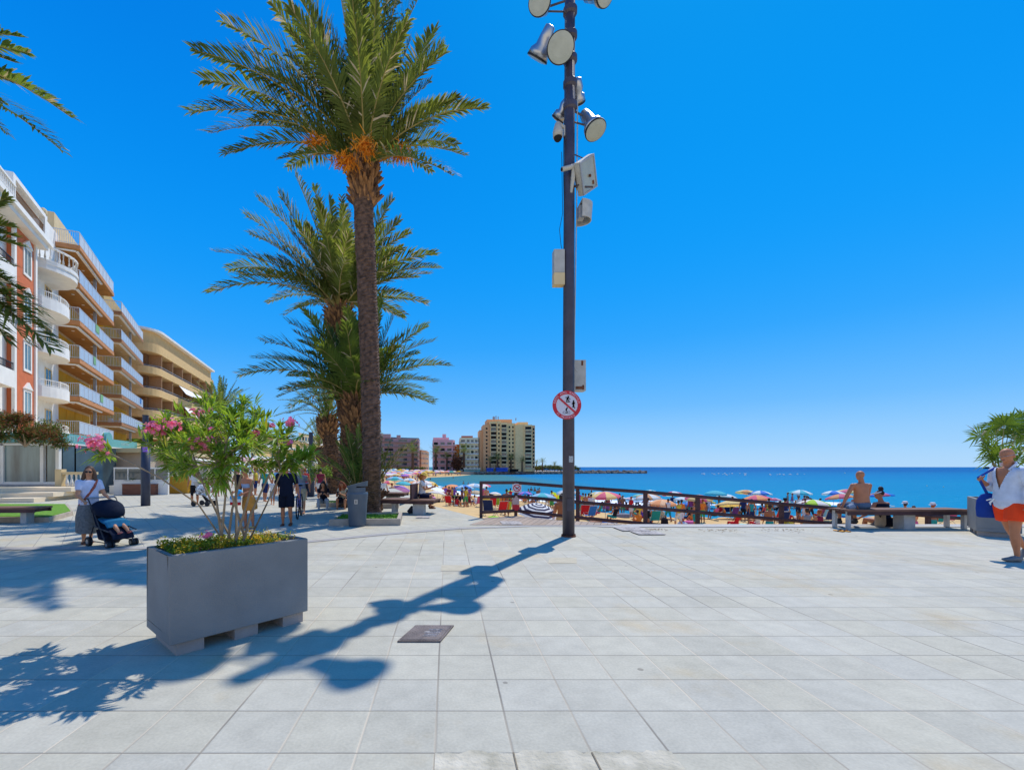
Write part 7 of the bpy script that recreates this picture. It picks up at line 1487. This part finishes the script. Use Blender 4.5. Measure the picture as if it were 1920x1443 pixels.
for px, py, s, col, lab in ((1166, 970, (.62, .30, .32), 'grey', 'long brown grey rolled beach mat bag in front of the chairs'), (1246, 984, (.22, .2, .45), 'black', 'black bag standing beside the pale pink shawl'), (1281, 984, (.36, .3, .2), 'white', 'white bag on the sand left of the fifth fence post'), (1294, 984, (.45, .35, .28), 'pink', 'pink and blue beach bag at the foot of the fifth fence post'), (1384, 984, (.6, .3, .1), 'mint', 'mint green mat on the sand near the purple chair'), (925, 972, (.3, .3, .12), 'lime', 'lime green toy basket behind the end of the fence'), (1040, 970, (.4, .3, .2), 'green', 'green cool bag right of the ring striped umbrella'), (1478, 984, (.3, .3, .25), 'yellow', 'yellow bag right of the sixth fence post'), (1532, 984, (.4, .3, .25), 'orange', 'orange and blue bag under the lime umbrella')):
    p = on_beach(px, py); b = MB(); b.loft([(0, 0, 0), (0, 0, s[2]*.15), (0, 0, s[2]*.8), (0, 0, s[2])], [(s[0]*.9, s[1]*.9), (s[0], s[1]), (s[0]*.9, s[1]*.8), (s[0]*.5, s[1]*.4)], side=(1, 0, .02), n=10); t = thing('beach_bag', lab, 'bag', p, 0, 'beach bags and mats'); mk('body', b, t, colr(col)); b = MB(); b.loft([(-.1, 0, s[2]*.95), (0, 0, s[2]*1.3), (.1, 0, s[2]*.95)], [.012]*3, n=5); mk('handle', b, t, M_black)
# blue tent at the far left of the near beach
p = W(717, 912, 45); p.z = tz(p.x, p.y); t = thing('beach_tent', 'small blue patterned pop up tent right of the tall palm trunk', 'tent', p); b = MB(); b.ell((0, 0, .3), (1.15, 1, 1.1), 16, 10); mk('shell', b, t, pm('tent_blue', (.02, .18, .60), .7, .6, 2)); b = MB(); b.loft([(-.9, -.5, .1), (0, -.9, 1.2), (.9, -.5, .1)], [.03]*3, n=5); mk('pole', b, t, M_white)
# bathers in the sea
def sea_at(px, py): Yd = F*(CH-SEA)/(py-HY); return Vector(((px-PX0)/F*Yd, Yd, SEA))
SW = [(878, 910, 'dark haired bather wading beyond the blue umbrella'), (869, 907, 'bather swimming left of the wading one'), (996, 920, 'bather in the shallow water right of the no dogs sign'), (1003, 921, 'second bather beside the one right of the sign'), (807, 899, 'lone swimmer in the bay beyond the yellow hat'), (1131, 921, 'bather in the water below the top rail'), (850, 896, 'distant swimmer in the green bay water'), (1012, 922, 'child splashing left of the mast')]
for px, py, lab in SW:
    p = sea_at(px, py); p.z = SEA-.95; person('stand', p, R(random.uniform(0, 360)), lab, 'skin', 'blue', hair=HR_b)
# buoys and boat
for px, py, lab in ((1584, 887, 'tiny pale buoy on the sea left of the shirtless man'), (1738, 911, 'tiny white buoy on the sea above the right half of the bench'), (1769, 913, 'tiny buoy right of the white one')):
    p = sea_at(px, py); b = MB(); r_ = p.y*.0011; b.ell((0, 0, r_*.4), r_, 10, 8); b.loft([(0, 0, r_), (0, 0, r_*2.2)], [r_*.2, r_*.1], n=5); tag(mk('buoy', b, None, pm('buoy_yellow', (.75, .70, .45), .5), loc=p), lab, 'buoy')
for k in range(26):
    px = random.choice([random.uniform(1310, 1400), random.uniform(1440, 1510)]); p = sea_at(px, random.uniform(887.5, 891)); r_ = .35
    b = MB() if k == 0 else None
    if b is not None: b.ell((0, 0, .1), (.5, .35, .35), 8, 6); BUO = b.mesh('buoy', [M_white])
    o = tag(mk('buoy', BUO, None, loc=p), 'small white float in the long dotted line across the sea', 'buoy', 'line of floats on the sea'); s_ = random.uniform(.6, 1.2); o.scale = (s_,)*3
p = W(1856, 876.3, 900); p.z = SEA; t = thing('cargo_boat', 'tiny dark boat on the horizon beside the head of the man in orange shorts', 'boat', p)
b = MB(); b.prism([(-11, -2), (12, -2), (15, 0), (12, 2), (-11, 2)], 0, 2.2); mk('hull', b, t, M_dark); b = MB(); b.bx(-8, -3, -1.5, 1.5, 2.2, 4.2); mk('cabin', b, t, M_dark)
# far beach crowd: umbrellas and people as shared copies
rr = random.Random(77); first = None; spots = []
while len(spots) < 125:
    Yd = rr.uniform(112, 215); px = rr.uniform(712, 868); x = (px-PX0)/F*Yd
    if in_water(np.array(x), np.array(Yd)): continue
    d = float(seg_dist(np.array(x), np.array(Yd)))
    if d < 4 or d > 34: continue
    if any((x-a)**2+(Yd-c)**2 < 6 for a, c in spots): continue
    spots.append((x, Yd))
cols = ['white', 'white', 'lblue', 'rose', 'pinkish', 'cream', 'violet', 'blue', 'white', 'yellow', 'orange2', 'turq', 'white']
for i, (x, Yd) in enumerate(spots):
    c = rr.choice(cols); t = thing('beach_umbrella', {'white': 'tiny white umbrella', 'lblue': 'tiny pale blue umbrella', 'rose': 'tiny rose red umbrella', 'pinkish': 'tiny pink umbrella', 'cream': 'tiny cream umbrella', 'violet': 'tiny violet umbrella', 'blue': 'tiny blue umbrella', 'yellow': 'tiny yellow umbrella', 'orange2': 'tiny orange umbrella', 'turq': 'tiny turquoise umbrella'}[c]+' in the dense crowd on the far curve of the beach', 'umbrella', (x, Yd, tz(x, Yd)), 0, 'far crowd of '+c.replace('2', '').replace('turq', 'turquoise').replace('lblue', 'pale blue')+' umbrellas')
    o = mk('canopy', UM, t, loc=(0, 0, 1.5)); s_ = rr.uniform(1.0, 1.25); o.scale = (s_,)*3; o.rotation_euler = (rr.uniform(-.2, .2), rr.uniform(-.2, .2), 0)
    for sl in o.material_slots: sl.link = 'OBJECT'; sl.material = pm('canopy_'+c, PAL2[c], .8, .08, 6, trans=.3)
    q = mk('pole', POLE, t, loc=(0, 0, 1.8)); q.scale = (1, 1, 1.8)
LB = {'stand': 'tiny person standing among the far beach crowd', 'walk': 'tiny person walking along the far beach', 'sit': 'tiny person sitting among the far umbrellas'}
for i in range(110):
    for _ in range(60):
        Yd = rr.uniform(105, 215); px = rr.uniform(712, 880); x = (px-PX0)/F*Yd
        if not in_water(np.array(x), np.array(Yd)) and 1 < float(seg_dist(np.array(x), np.array(Yd))) < 30: break
    k = rr.choice(['stand', 'walk', 'sit', 'stand']); person(k, (x, Yd, tz(x, Yd)), rr.uniform(0, 6.28), LB[k], rr.choice(['skin', 'skin', 'red', 'white', 'navy', 'pink', 'blue']), rr.choice(['red', 'navy', 'black', 'teal']), group='far beach crowd, '+{'stand': 'standing', 'walk': 'walking', 'sit': 'sitting'}[k])
# far promenade parasols under the palms
for i in range(26):
    px = rr.uniform(400, 612); Yd = rr.uniform(45, 110); p = W(px, 900, Yd); p.z = 0
    if p.x > -8-.13*(Yd-50): continue
    t = thing('cafe_parasol', 'distant cream cafe parasol over the promenade terraces behind the palms', 'umbrella', p, 0, 'cafe parasols along the promenade'); o = mk('canopy', UM, t, loc=(0, 0, 2.2)); o.scale = (1.7, 1.7, 1.3); c = rr.choice(['white', 'pinkish', 'white', 'cream'])
    for sl in o.material_slots: sl.link = 'OBJECT'; sl.material = pm('canopy_'+c, PAL2[c], .8, .08, 6, trans=.3)
    q = mk('pole', POLE, t, loc=(0, 0, 2.4)); q.scale = (1.5, 1.5, 2.4)
for i in range(26):
    px = rr.uniform(430, 612); Yd = rr.uniform(26, 80); p = W(px, 900, Yd); p.z = 0
    if p.x > -4-.13*(Yd-25): continue
    k = rr.choice(['stand', 'walk']); person(k, p, rr.uniform(0, 6.28), 'distant stroller on the far promenade under the palms', rr.choice(['white', 'red', 'navy', 'pink', 'teal', 'grey']), rr.choice(['black', 'navy', 'beige', 'grey']), H=1.45, group='people far along the promenade')
